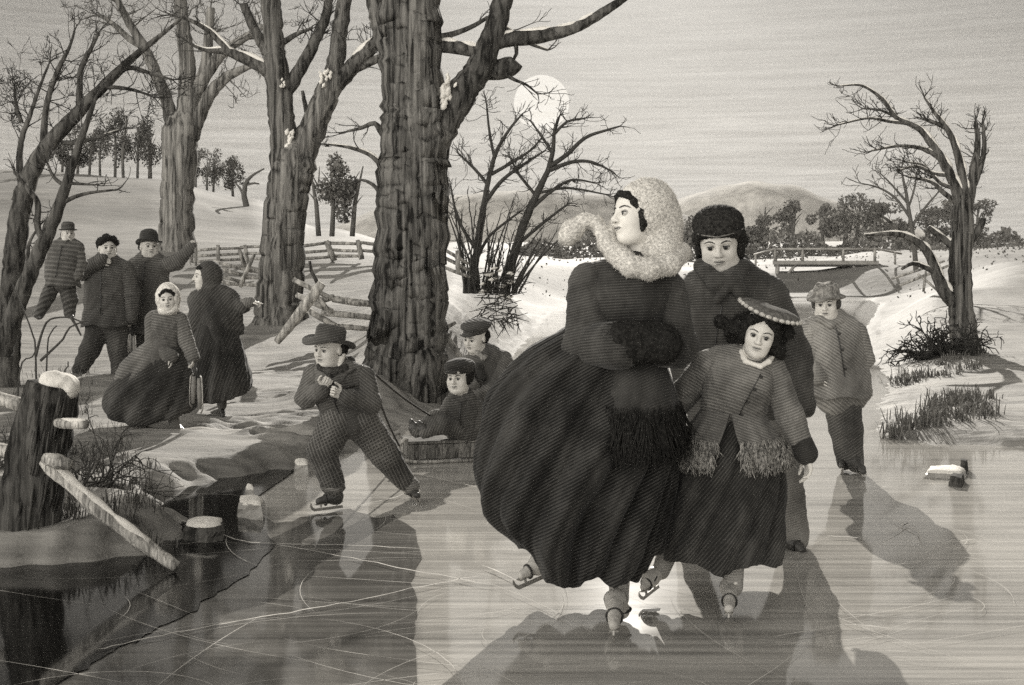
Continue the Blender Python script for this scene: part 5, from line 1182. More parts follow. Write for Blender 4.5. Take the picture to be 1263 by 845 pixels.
SLED = {}
def sled():
    d = 8.6; s = FPX / d; g = 0.0; by = HY + CH * s; O = np.array([P(545, HY, d)[0], d, 0.0])
    r = empty('sled', O, 'low wooden box sled with curved runners carrying a seated boy', 'sled'); wd = bark('sled_board', .14, .006, .6, .15, .004, (0, 0, 0)); pl = bark('sled_runner', .3, .012, .5, .4, .004, (0, 1.5, 0))
    # local metres: x right, y back, z up; the sled runs to the left and a little towards the eye
    th = math.radians(14); ex = np.array([-math.cos(th), -math.sin(th), 0]); ey = np.array([-math.sin(th), math.cos(th), 0]); ez = np.array([0, 0, 1.0])
    L, W, Hh = .62, .34, .155
    def q(a, b, c): return ex * a + ey * b + ez * c
    def box(name, a0, a1, b0, b1, c0, c1, mat, parent=r, bev=.005):
        V = [q(a, b, c) for a in (a0, a1) for b in (b0, b1) for c in (c0, c1)]
        o = mesh_obj(name, V, [(0, 1, 3, 2), (4, 6, 7, 5), (0, 4, 5, 1), (2, 3, 7, 6), (0, 2, 6, 4), (1, 5, 7, 3)], mat, parent, False); m = o.modifiers.new('b', 'BEVEL'); m.width = bev; return o
    box('deck', -.34, .27, -W / 2, W / 2, Hh - .022, Hh, wd); box('side_board', -.34, .25, -W / 2 - .004, -W / 2 + .018, .03, Hh - .024, wd); box('side_board', -.34, .25, W / 2 - .018, W / 2 + .004, .03, Hh - .024, wd)
    box('front_board', .235, .255, -W / 2 + .02, W / 2 - .02, .03, Hh - .024, wd)
    for b in (-W / 2 - .006, W / 2 + .006):
        pr = [(-.36, .012), (-.1, .012), (.2, .012), (.29, .03), (.335, .075), (.33, .13), (.295, Hh + .02), (.27, Hh + .012)]; B = Buf(); tube(B, [q(a, b, c) for a, c in pr], .013, 8); B.obj('runner', pl, r)
    SLED['left'] = O + q(.33, -W / 2, .13); SLED['right'] = O + q(.33, W / 2, .13); SLED['O'] = O; SLED['q'] = q
def rider():
    f = Fig('small boy in a peaked cap sitting on the sled with his legs out', 566, 8.55, None, 0.0); A = f.at; f.F = Field(); F = f.F
    f.head(A(566, 466, -6), 41, -22, -2, 2, chub=.8)
    F.cap(f.T(0, -.1, -.3), A(570, 492, 0), 8, 9, 4); F.chain([A(570, 494, 0), A(570, 512, 0), A(572, 528, 0)], [15, 18, 17], 8, (1, .8, 1))
    Ls, Le, Lw = A(556, 498, -2), A(548, 514, -10), A(556, 526, -18); Rs, Re, Rw = A(586, 500, 0), A(588, 518, -4), A(584, 532, -8)
    f.arm(Ls, Le, Lw, (7, 6, 4.5)); f.arm(Rs, Re, Rw, (7, 6, 4.5)); f.hand(Rw, (-.3, -.3, -.6), (-.4, 0, -1), 14, .4, 1); f.hand(Lw, (-.5, -.3, -.6), (.3, 0, -1), 14, .4, -1)
    k1, k2 = A(538, 517, -14), A(546, 524, -22); a1, a2 = A(514, 532, -22), A(524, 533, -30)
    F.cap(A(564, 530, 0), k1, 11, 8.5, 4); F.cap(k1, a1, 8, 5.5, 3); F.cap(A(572, 532, -4), k2, 11, 8.5, 4); F.cap(k2, a2, 8, 5.5, 3)
    f.finish(3)
    coat = cloth('boys_coat', .075, .02, (.1, .2, 0), .65); tr = cloth('boys_trousers', .1, .02, (.2, 1.2, 0), .6)
    G = Field(); G.chain([A(570, 494, 0), A(570, 510, -1), A(572, 530, 0)], [18, 21, 22], 8, (1, .82, 1)); f.cloth('coat', G, 1.4, coat, (1.1, 13)); f.seam([(569, 494), (568, 512), (569, 530)], .5, EYE_DARK, 4, 1.1)
    f.sleeve(Ls, Le, Lw, (10, 9, 7), .08, .02, 1.2, 4, (.9, 11)); f.sleeve(Rs, Re, A(585, 528, -7), (10, 9, 7.5), .08, .02, 1.2, 4, (.9, 11))
    G = Field(); c = [A(560, 488, -10), A(571, 494, -13), A(582, 488, -6), A(580, 484, 8), A(562, 484, 6)]; G.chain(c + c[:1], [4] * 6, 3); f.cloth('collar', G, 1.1, coat)
    G = Field(); trouser_leg(f, G, A(564, 530, 0), k1, a1, (13, 11, 7.5), 4); trouser_leg(f, G, A(572, 532, -4), k2, a2, (13, 11, 7.5), 4); f.cloth('trousers', G, 1.4, tr, (1, 12))
    bt = plain('dark_boot', .05, .5, .4, .25)
    f.boot(a1, A(508, 534, -22), A(503, 518, -24), 6, bt, (1, .2, .3), False, vox=.9); f.boot(a2, A(519, 536, -30), A(513, 520, -33), 6, bt, (1, .2, .3), False, vox=.9)
    H, M = f.H, f.M; G = Field(); G.ell(f.T(.02, -.06, .37), np.array([.46, .52, .22]) * H, 3, M); G.ell(f.T(0, -.06, .2), np.array([.38, .42, .14]) * H, 4, M); G.ell(f.T(-.04, .36, .2), np.array([.27, .2, .035]) * H, 3, M)
    f.cloth('cap', G, 1.1, cloth('peaked_cap', .04, .018, (0, .3, 0), .6), (.5, 9)); G = Field(); G.cap(f.T(-.26, .34, .19), f.T(.2, .43, .19), .04 * H, .04 * H, 1); f.cloth('cap_peak', G, .8, plain('pale_peak', .35, .6, .3))
    G = Field(); G.ell(f.T(0, -.2, .02), np.array([.385, .33, .32]) * H, 4, M); G.ell(f.T(.3, .02, .0), np.array([.1, .14, .2]) * H, 3, M); G.ell(f.T(-.1, .28, .2), np.array([.2, .08, .06]) * H, 3, M); f.hair('hair', G, 1, HAIR_DARK, 200, 2.5, .5)
def pusher():
    f = Fig('older boy in a flat cap and open jacket bending behind the sled', 606, 9.35); A = f.at; f.F = Field(); F = f.F
    f.head(A(586, 416, -10), 38, -38, -16, -6, chub=.3)
    F.cap(f.T(0, -.1, -.3), A(596, 440, 0), 8, 10, 4); F.chain([A(598, 444, 0), A(606, 468, 6), A(612, 500, 14)], [18, 22, 20], 8, (1, .8, 1)); F.cap(A(582, 444, 0), A(620, 442, 4), 9, 9, 6)
    Rs, Re, Rw = A(620, 448, 0), A(614, 478, -16), A(590, 488, -34); Ls, Le, Lw = A(580, 448, 0), A(574, 468, -14), A(584, 476, -30)
    f.arm(Rs, Re, Rw, (9, 7.5, 5)); f.arm(Ls, Le, Lw, (9, 7.5, 5)); f.hand(Rw, (-.9, -.3, -.1), (0, -.4, -1), 17, .4, 1); f.hand(Lw, (.1, -.5, -.8), (0, -1, 0), 16, .4, -1)
    k1, k2 = A(606, 532, -4), A(628, 534, 10); a1, a2 = A(612, 560, 24), A(634, 556, 36)
    F.cap(A(608, 504, 14), k1, 13, 9, 4); F.cap(k1, A(614, 546, 10), 9, 6, 4); F.cap(A(622, 504, 16), k2, 13, 9, 4); F.cap(k2, A(632, 546, 24), 9, 6, 4)
    f.finish(3)
    coat = cloth('open_jacket', .09, .02, (.2, -.4, 0), .65)
    G = Field(); G.chain([A(599, 444, 0), A(606, 466, 6), A(614, 500, 14)], [21, 26, 25], 8, (1, .82, 1)); G.cap(A(584, 446, 0), A(620, 444, 4), 12, 12, 6); f.cloth('jacket', G, 1.5, coat, (1.2, 15))
    f.sleeve(Rs, Re, Rw, (13, 11, 8), .1, .02, 1.3, 4, (1.1, 12)); f.sleeve(Ls, Le, Lw, (12, 10, 7.5), .1, .02, 1.3, 4, (1.1, 12))
    G = Field(); trouser_leg(f, G, A(608, 504, 14), k1, A(614, 552, 10), (16, 12, 8), 4); trouser_leg(f, G, A(622, 504, 16), k2, A(632, 552, 24), (16, 12, 8), 4); f.cloth('trousers', G, 1.6, cloth('dark_trousers', .075, .02, (.2, .6, 0), .6), (1, 12))
    G = Field(); c = [A(588, 434, -16), A(596, 442, -18), A(606, 436, -8), A(602, 432, 6), A(588, 432, 2)]; G.chain(c + c[:1], [2.8] * 6, 2); f.cloth('neckcloth', G, 1, stipple('grey_neckcloth', .28, .01, .4), (.6, 6))
    G = Field(); G.cap(A(590, 452, -20), A(596, 466, -19), 5, 4, 2); f.cloth('waistcoat', G, 1.1, cloth('waistcoat_wool', .04, .02, (0, 0, 0), .5))
    bt = plain('dark_boot', .05, .5, .4, .25); f.boot(A(614, 552, 10), f.ground(618, 553, .0), f.ground(606, 557, .0), 5.5, bt, (0, 0, 1), False, vox=1); f.boot(A(632, 552, 24), f.ground(636, 551, .0), f.ground(626, 554, .0), 5.5, bt, (0, 0, 1), False, vox=1)
    H, M = f.H, f.M; G = Field(); G.ell(f.T(.04, -.06, .40), np.array([.5, .52, .17]) * H, 3, M); G.ell(f.T(0, -.06, .22), np.array([.38, .42, .12]) * H, 4, M); G.ell(f.T(0, .42, .2), np.array([.24, .16, .03]) * H, 3, M)
    f.cloth('flat_cap', G, 1.1, cloth('flat_cap_wool', .05, .018, (0, -.3, 0), .65), (.6, 9)); G = Field(); G.ell(f.T(0, -.2, .0), np.array([.38, .33, .3]) * H, 4, M); f.hair('hair', G, 1, HAIR_DARK, 160, 2.5, .5)

# ------------------------------------------------------------------ the party on the left bank
def fig_at(label, px, py):
    d = 12.0
    for _ in range(40):
        x = (px - CX) * d / FPX; g = max(gz(x, d), 0); d = .5 * d + .5 * (CH - g) * FPX / (py - HY)
    return Fig(label, px, d)
def skating_girl():
    f = fig_at('girl in a white hood and dark skirt stepping forward with skates in her hand', 205, 541); A = f.at; f.F = Field(); F = f.F
    f.head(A(207, 369, -8), 33, 10, -2, 4, True)
    F.cap(f.T(0, -.1, -.3), A(205, 388, 0), 6.5, 8, 4); F.chain([A(205, 390, 0), A(205, 405, 0), A(202, 424, 0), A(196, 445, 2)], [12, 16, 13, 18], 8, (1, .75, 1))
    Ls, Le, Lw = A(190, 394, 0), A(190, 428, -6), A(210, 440, -16); Rs, Re, Rw = A(221, 394, 0), A(230, 422, -6), A(238, 440, -14)
    f.arm(Ls, Le, Lw, (7, 5.5, 4)); f.arm(Rs, Re, Rw, (7, 5.5, 4)); f.hand(Lw, (.3, -.2, -.9), (-1, 0, 0), 17, .5, -1); f.hand(Rw, (.1, -.2, -1), (-1, 0, 0), 17, .6, 1)
    a1 = A(217, 530, -14); F.cap(A(200, 445, 0), A(208, 490, -14), 14, 10, 5); F.cap(A(208, 490, -14), a1, 9, 5.5, 4); F.cap(A(194, 445, 4), A(186, 490, 10), 14, 10, 5); F.cap(A(186, 490, 10), A(176, 518, 26), 9, 5, 4)
    f.finish(2.6)
    jac = cloth('brown_grey_jacket', .12, .024, (.1, -.2, 0), .6); sk = cloth('girl_dark_skirt', .05, .024, (.2, .5, 0), .7, blot=.5)
    G = Field(); G.chain([A(206, 390, 0), A(206, 404, -1), A(204, 420, 0)], [15, 19, 15], 8, (1, .78, 1)); G.cap(A(194, 394, 0), A(218, 394, 0), 10, 10, 5); f.cloth('jacket', G, 1.5, jac, (1, 14))
    f.sleeve(Ls, Le, Lw, (11, 11, 9.5), .13, .024, 1.2, 4, (1, 12)); f.sleeve(Rs, Re, Rw, (10, 9, 8), .13, .024, 1.2, 4, (1, 12))
    f.loft('jacket_skirt', [(418, 187, 221, 16, 16, 0), (430, 168, 223, 24, 26, 4), (448, 149, 222, 33, 34, 8), (464, 140, 212, 36, 38, 10), (470, 142, 204, 35, 38, 10)], jac, ((8, .7, .4), (13, .4, 2)), (.02, .08), 90, 3, 2, lambda a: 8 * np.clip(-np.sin(a - .5), -1, 1), 3, True, (1, 14))
    f.loft('skirt', [(425, 186, 222, 15, 16, 0), (445, 162, 230, 26, 28, 4), (468, 142, 236, 36, 38, 6), (490, 129, 240, 42, 44, 8), (508, 128, 240, 44, 44, 8), (516, 134, 236, 42, 42, 8)], sk, ((11, .7, .2), (7, .5, 1), (21, .3, 2)), (.05, .14), 140, 3, 4, lambda a: 6 * np.clip(-np.sin(a + .3), -1, 1) - 8 * np.clip(np.cos(a), 0, 1) - 8 * np.clip(-np.cos(a), 0, 1), 4, True, (1.4, 18), .8)
    H, M = f.H, f.M; fur = stipple('white_hood', .66, .01, .25)
    G = Field(); G.ell(f.T(0, -.12, .04), np.array([.46, .46, .58]) * H, 3, M); G.ell(f.T(0, .02, -.42), np.array([.38, .36, .2]) * H, 5, M); G.ell(f.T(0, .5, -.03), np.array([.29, .55, .42]) * H, 3, M, -1); f.cloth('hood', G, 1, fur, (.7, 6))
    G = Field()
    for q in (-1, 1): G.chain([f.T(q * x, y, z) for x, y, z in ((.01, .30, .33), (.13, .27, .29), (.22, .2, .18), (.265, .1, .04), (.265, .07, -.1))], [.05 * H, .055 * H, .055 * H, .05 * H, .03 * H], 3)
    f.hair('hair', G, .8, HAIR_DARK, 60, 1.5, .4)
    bt = plain('dark_boot', .05, .5, .4, .25); f.boot(a1, f.ground(216, 536, .05), f.ground(229, 543, .035), 5, bt, (0, 0, 1), False, vox=.8)
    f.boot(A(176, 518, 26), f.ground(176, 525, .0), f.ground(184, 530, 0), 4.5, bt, (0, 0, 1), False, vox=.9)
    G = Field(); G.cap(A(211, 505, -20), a1, 7, 6, 3); f.cloth('stocking', G, 1, cloth('stocking_wool', .1, .016, (0, .2, 0), .4))
    h = f.at(242, 454, -17) / f.s + np.array(f.root.location); skate_pair('pair of skates dangling from the hand of the girl in the white hood', h, f.d, f.s)
def shawl_woman():
    f = fig_at('woman in a dark hood and long shawl pointing to the right with an outstretched arm', 268, 514); A = f.at; f.F = Field(); F = f.F
    f.head(A(253, 341, -4), 34, -64, 0, 0, True)
    F.cap(f.T(0, -.1, -.3), A(260, 362, 0), 7, 9, 4); F.chain([A(262, 364, 0), A(266, 385, 0), A(268, 410, 2), A(270, 440, 2)], [15, 19, 16, 22], 8, (1, .75, 1)); F.cap(A(246, 368, 0), A(284, 370, 0), 9, 9, 5)
    Rs, Re, Rw = A(284, 374, 0), A(298, 376, -8), A(312, 373, -12); Ls, Le, Lw = A(246, 374, 0), A(238, 402, -4), A(246, 420, -12)
    f.arm(Rs, Re, Rw, (8, 7, 4)); f.arm(Ls, Le, Lw, (8, 6, 4)); f.hand(A(311, 373, -12), (1, -.15, .0), (0, 0, -1), 16, .2, -1, point=True); f.hand(Lw, (.4, -.2, -.8), (0, -1, 0), 15, .5, -1)
    a1 = A(274, 500, -6); F.cap(A(264, 445, 2), A(272, 475, -4), 16, 9, 5); F.cap(A(272, 475, -4), a1, 8, 5, 4); F.cap(A(272, 445, 2), A(256, 475, 8), 16, 9, 5); F.cap(A(256, 475, 8), A(250, 492, 12), 8, 5, 4)
    f.finish(2.6)
    sh = cloth('dark_shawl', .06, .028, (.2, .9, 0), .65, blot=.5); dr = cloth('dark_gown', .042, .028, (.2, 1.3, 0), .7, blot=.5)
    f.loft('gown', [(385, 248, 284, 18, 18, 0), (410, 238, 292, 26, 26, 2), (435, 232, 300, 34, 34, 2), (460, 231, 306, 40, 40, 2), (478, 236, 308, 42, 42, 2), (490, 243, 304, 42, 42, 2)], dr, ((10, .7, .2), (17, .4, 1)), (.05, .14), 130, 3, 2.5, lambda a: 4 * np.clip(-np.sin(a), -1, 1) - 6 * np.clip(np.cos(a), 0, 1), 8, True, (1.3, 18), .8)
    G = Field(); G.cap(A(244, 370, 0), A(284, 370, 0), 12, 13, 8); G.chain([A(264, 368, 0), A(266, 385, 0), A(268, 398, 0)], [20, 24, 25], 10, (1, .8, 1)); G.cap(A(248, 374, -6), A(236, 410, -10), 12, 7, 5); G.cap(A(284, 374, -4), A(300, 378, -9), 11, 8.5, 5); G.cap(A(262, 392, -18), A(277, 442, -26), 9, 2.5, 6); G.cap(A(290, 384, -4), A(298, 410, 6), 8, 3, 6); G.cap(A(280, 380, 8), A(284, 440, 16), 18, 8, 8)
    f.cloth('shawl', G, 1.5, sh, (1.5, 16)); G = Field(); G.cap(A(296, 377, -8), A(309, 373, -12), 8, 6.5, 3); f.cloth('sleeve', G, 1.1, cloth('pale_sleeve', .16, .024, (0, 1.4, 0), .5), (.8, 8))
    H, M = f.H, f.M; G = Field(); G.ell(f.T(0, -.14, .06), np.array([.44, .5, .52]) * H, 3, M); G.ell(f.T(0, -.18, -.42), np.array([.42, .38, .22]) * H, 6, M); G.ell(f.T(0, .5, -.05), np.array([.34, .52, .42]) * H, 3, M, -1); f.cloth('hood', G, 1, cloth('dark_hood', .055, .024, (.2, .8, 0), .65), (.8, 8))
    G = Field(); G.ell(f.T(.1, .2, .3), np.array([.2, .12, .08]) * H, 3, M); G.ell(f.T(-.1, .2, .3), np.array([.2, .12, .08]) * H, 3, M); f.hair('hair', G, .9, HAIR_DARK, 40, 1.5, .4)
    bt = plain('dark_boot', .05, .5, .4, .25); G = Field(); G.cap(A(273, 482, -4), a1, 6.5, 5.6, 3); f.cloth('stocking', G, 1, cloth('stocking_wool', .1, .016, (0, .2, 0), .4)); f.boot(a1, f.ground(273, 508, .04), f.ground(275, 519, .025), 5, bt, (0, .1, 1), False, vox=.8); f.boot(A(250, 492, 12), f.ground(252, 497, .02), f.ground(244, 500, 0), 4.5, bt, (0, .1, 1), False, vox=.9)
def man_parts(f, A, head, hs, yaw, coat_c, skirt, sleeves, legs, cbase, tbase, pitch_, hands, boots, cap=None, chub=0, roll=0, pit=0):
    f.F = Field(); F = f.F
    f.head(A(*head), hs, yaw, pit, roll, chub=chub)
    n = coat_c; F.cap(f.T(0, -.1, -.3), A(*n[0][:3]), hs * .19, hs * .22, 4)
    F.chain([A(*q[:3]) for q in n], [q[3] * .78 for q in n], 8, (1, .72, 1))
    for i, (s_, e, w, r) in enumerate(sleeves):
        f.arm(A(*s_), A(*e), A(*w), (r[0] * .7, r[1] * .7, r[2] * .7)); hd, hn, hl, cu = hands[i]; f.hand(A(*w), hd, hn, hl, cu, 1 if i else -1)
    for (a, b, c, r) in legs: F.cap(A(*a), A(*b), r[0] * .8, r[1] * .75, 4); F.cap(A(*b), A(*c), r[1] * .75, r[2] * .65, 4)
    f.finish(2.4)
    coat = cloth('dark_coat', cbase, pitch_, (.1, -.1, 0), .6)
    G = Field(); G.chain([A(*q[:3]) for q in n], [q[3] for q in n], 10, (1, .74, 1)); a, b = sleeves[0][0], sleeves[1][0]; G.cap(A(*a), A(*b), sleeves[0][3][0] * .95, sleeves[1][3][0] * .95, 8)
    f.cloth('coat', G, 1.5, coat, (1.2, 16)); cy = [(q[0] - 1, q[1]) for q in n]; f.seam(cy, .34, EYE_DARK, 4, hs * .035)
    if skirt: f.loft('coat_skirt', skirt, coat, ((9, .7, .4), (5, .5, 1)), (.02, .10), 80, 3, 1.2, lambda a: 1.5 * np.sin(4 * a), 6, True, (.9, 14))
    for (s_, e, w, r) in sleeves: f.sleeve(A(*s_), A(*e), A(*w), r, cbase * 1.1, pitch_, 1.2, 4, (1, 12))
    G = Field()
    for (a, b, c, r) in legs: trouser_leg(f, G, A(*a), A(*b), A(*c), r, 4)
    f.cloth('trousers', G, 1.4, cloth('dark_trousers', tbase, pitch_, (.2, .4, 0), .6), (1, 13))
    G = Field(); c0 = f.T(0, -.02, -.55); H = f.H; ring = [c0 + np.array([math.cos(a) * .3 * H, math.sin(a) * .32 * H, -.04 * H]) for a in np.linspace(0, 2 * PI, 9)]; G.chain(ring, [.1 * H] * 9, 3); f.cloth('collar', G, 1.1, coat)
    bt = plain('dark_boot', .05, .5, .4, .25)
    for (a, he, to, r) in boots: f.boot(A(*a), A(*he), A(*to), r, bt, (0, 0, 1), False, vox=.9)
def bank_men():
    f = fig_at('bareheaded man with bushy hair in a long dark coat, hand raised to his mouth', 120, 462); A = f.at
    man_parts(f, A, (133, 306, -2), 30, 26, [(132, 326, 0, 18), (132, 350, 0, 24), (132, 375, 1, 25), (132, 392, 1, 25)], [(366, 107, 157, 18, 18, 1), (384, 103, 162, 21, 21, 1), (402, 100, 167, 24, 23, 1)],
              [((111, 330, 0), (101, 336, -12), (126, 320, -20), (11, 10, 7.5)), ((154, 332, 0), (162, 362, 0), (162, 392, -6), (11, 10, 8))], [((124, 398, 0), (112, 430, -4), (98, 456, -4), (16, 12, 9)), ((142, 398, 2), (147, 430, 4), (148, 458, 6), (16, 13, 10))], .075, .07, .034,
              [((.8, -.1, -.2), (0, 1, 0), 15, .9), ((0, -.1, -1), (-1, 0, 0), 14, .7)], [((98, 458, -4), (96, 462, 2), (103, 466, -18), 5), ((148, 458, 6), (147, 462, 10), (151, 466, -10), 5)])
    H, M = f.H, f.M; G = Field(); rg = random.Random(3)
    for _ in range(26):
        v = unit([rg.gauss(0, 1), rg.gauss(-.5, .8), rg.gauss(.6, .6)])
        if v[1] > .15 and v[2] < .8: continue
        G.ell(f.T(v[0] * .34, v[1] * .36 - .06, v[2] * .36 + .12), np.array([.14] * 3) * H, 2)
    G.chain([f.T(x, y, z) for x, y, z in ((-.3, .12, .2), (-.18, .26, .34), (0, .3, .4), (.18, .26, .36), (.3, .12, .2))], [.12 * H, .12 * H, .11 * H, .12 * H, .12 * H], 2)
    f.hair('hair', G, .9, HAIR_DARK, 500, 2.2, .5)
    h = f.at(163, 407, -7) / f.s + np.array(f.root.location); skate_pair('pair of skates hanging from the lowered hand of the calling man', h, f.d, f.s)
    f = fig_at('man in a round bowler hat holding up a pair of skates at arm length', 186, 457); A = f.at
    man_parts(f, A, (184, 304, -2), 30, 30, [(184, 322, 0, 16), (183, 345, 0, 22), (183, 372, 1, 22), (183, 396, 1, 22)], [(366, 161, 205, 17, 17, 1), (384, 158, 209, 20, 20, 1), (412, 155, 212, 23, 22, 1)],
              [((166, 328, 2), (164, 352, 6), (168, 380, 2), (10, 9, 8)), ((200, 328, 0), (218, 324, -6), (236, 305, -10), (10.5, 9, 7))], [((176, 404, 0), (174, 430, 2), (172, 452, 4), (14, 11, 9)), ((192, 404, 2), (194, 430, 4), (196, 452, 6), (14, 11, 9))], .1, .08, .034,
              [((0, -.1, -1), (1, 0, 0), 14, .6), ((.3, -.1, .95), (.2, -1, 0), 14, 1.1)], [((172, 452, 4), (171, 458, 8), (175, 461, -8), 5), ((196, 452, 6), (195, 458, 10), (200, 461, -6), 5)], roll=0)
    H, M = f.H, f.M; pr = [(0, -.02 * H), (.4 * H, -.03 * H), (.58 * H, .0), (.59 * H, .05 * H), (.42 * H, .05 * H), (.41 * H, .3 * H), (.34 * H, .46 * H), (.18 * H, .54 * H), (0, .55 * H)]
    f.lathe('bowler_hat', f.T(0, -.04, .18), M[:, 2] - M[:, 1] * .1, pr, cloth('bowler_felt', .045, .03, (0, .1, 0), .5), 40, M[:, 1], .9, lambda a, r: .12 * r * math.cos(2 * a + PI / 2) * (r > .5 * H)); G = Field(); G.ell(f.T(0, -.2, -.02), np.array([.39, .33, .3]) * H, 4, M); f.hair('hair', G, .9, HAIR_DARK, 120, 1.6, .4)
    h = f.at(239, 298, -12) / f.s + np.array(f.root.location); skate_pair('pair of skates held up high by the man in the bowler hat', h, f.d, f.s)
    f = fig_at('bearded man in a hat walking alone up the snow, hands in his coat pockets', 70, 390); A = f.at
    man_parts(f, A, (84, 288, -2), 21, 34, [(82, 303, 0, 12), (80, 318, 0, 17), (77, 334, 0, 18), (75, 342, 0, 17)], [(326, 61, 95, 13, 13, 0), (340, 58, 97, 15, 15, 0), (354, 56, 99, 16, 16, 0)],
              [((69, 306, 0), (64, 325, 0), (66, 342, -6), (8, 7, 6)), ((96, 306, 0), (99, 325, 0), (96, 340, -6), (8, 7, 6))], [((68, 346, 0), (58, 368, -2), (48, 388, -2), (10, 8, 6.5)), ((82, 346, 2), (86, 368, 2), (86, 386, 4), (11, 9, 7))], .11, .1, .05,
              [((.3, -.1, -1), (1, 0, 0), 10, .5), ((-.3, -.1, -1), (-1, 0, 0), 10, .5)], [((48, 388, -2), (46, 391, 2), (51, 394, -10), 3.6), ((86, 386, 4), (85, 390, 7), (90, 393, -6), 3.6)])
    H, M = f.H, f.M; pr = [(0, -.02 * H), (.4 * H, -.03 * H), (.56 * H, .0), (.57 * H, .05 * H), (.42 * H, .05 * H), (.41 * H, .34 * H), (.3 * H, .48 * H), (0, .52 * H)]
    f.lathe('hat', f.T(0, -.04, .2), M[:, 2], pr, cloth('grey_felt_hat', .07, .045, (0, .1, 0), .5), 32, M[:, 1], .9); G = Field(); G.ell(f.T(0, .16, -.4), np.array([.22, .2, .22]) * H, 4, M); G.ell(f.T(0, -.2, -.05), np.array([.38, .32, .3]) * H, 4, M); f.hair('beard', G, .8, HAIR_DARK, 120, 1.4, .4)
# ------------------------------------------------------------------ people
def unit(v): v = np.asarray(v, float); return v / (np.linalg.norm(v) + 1e-9)

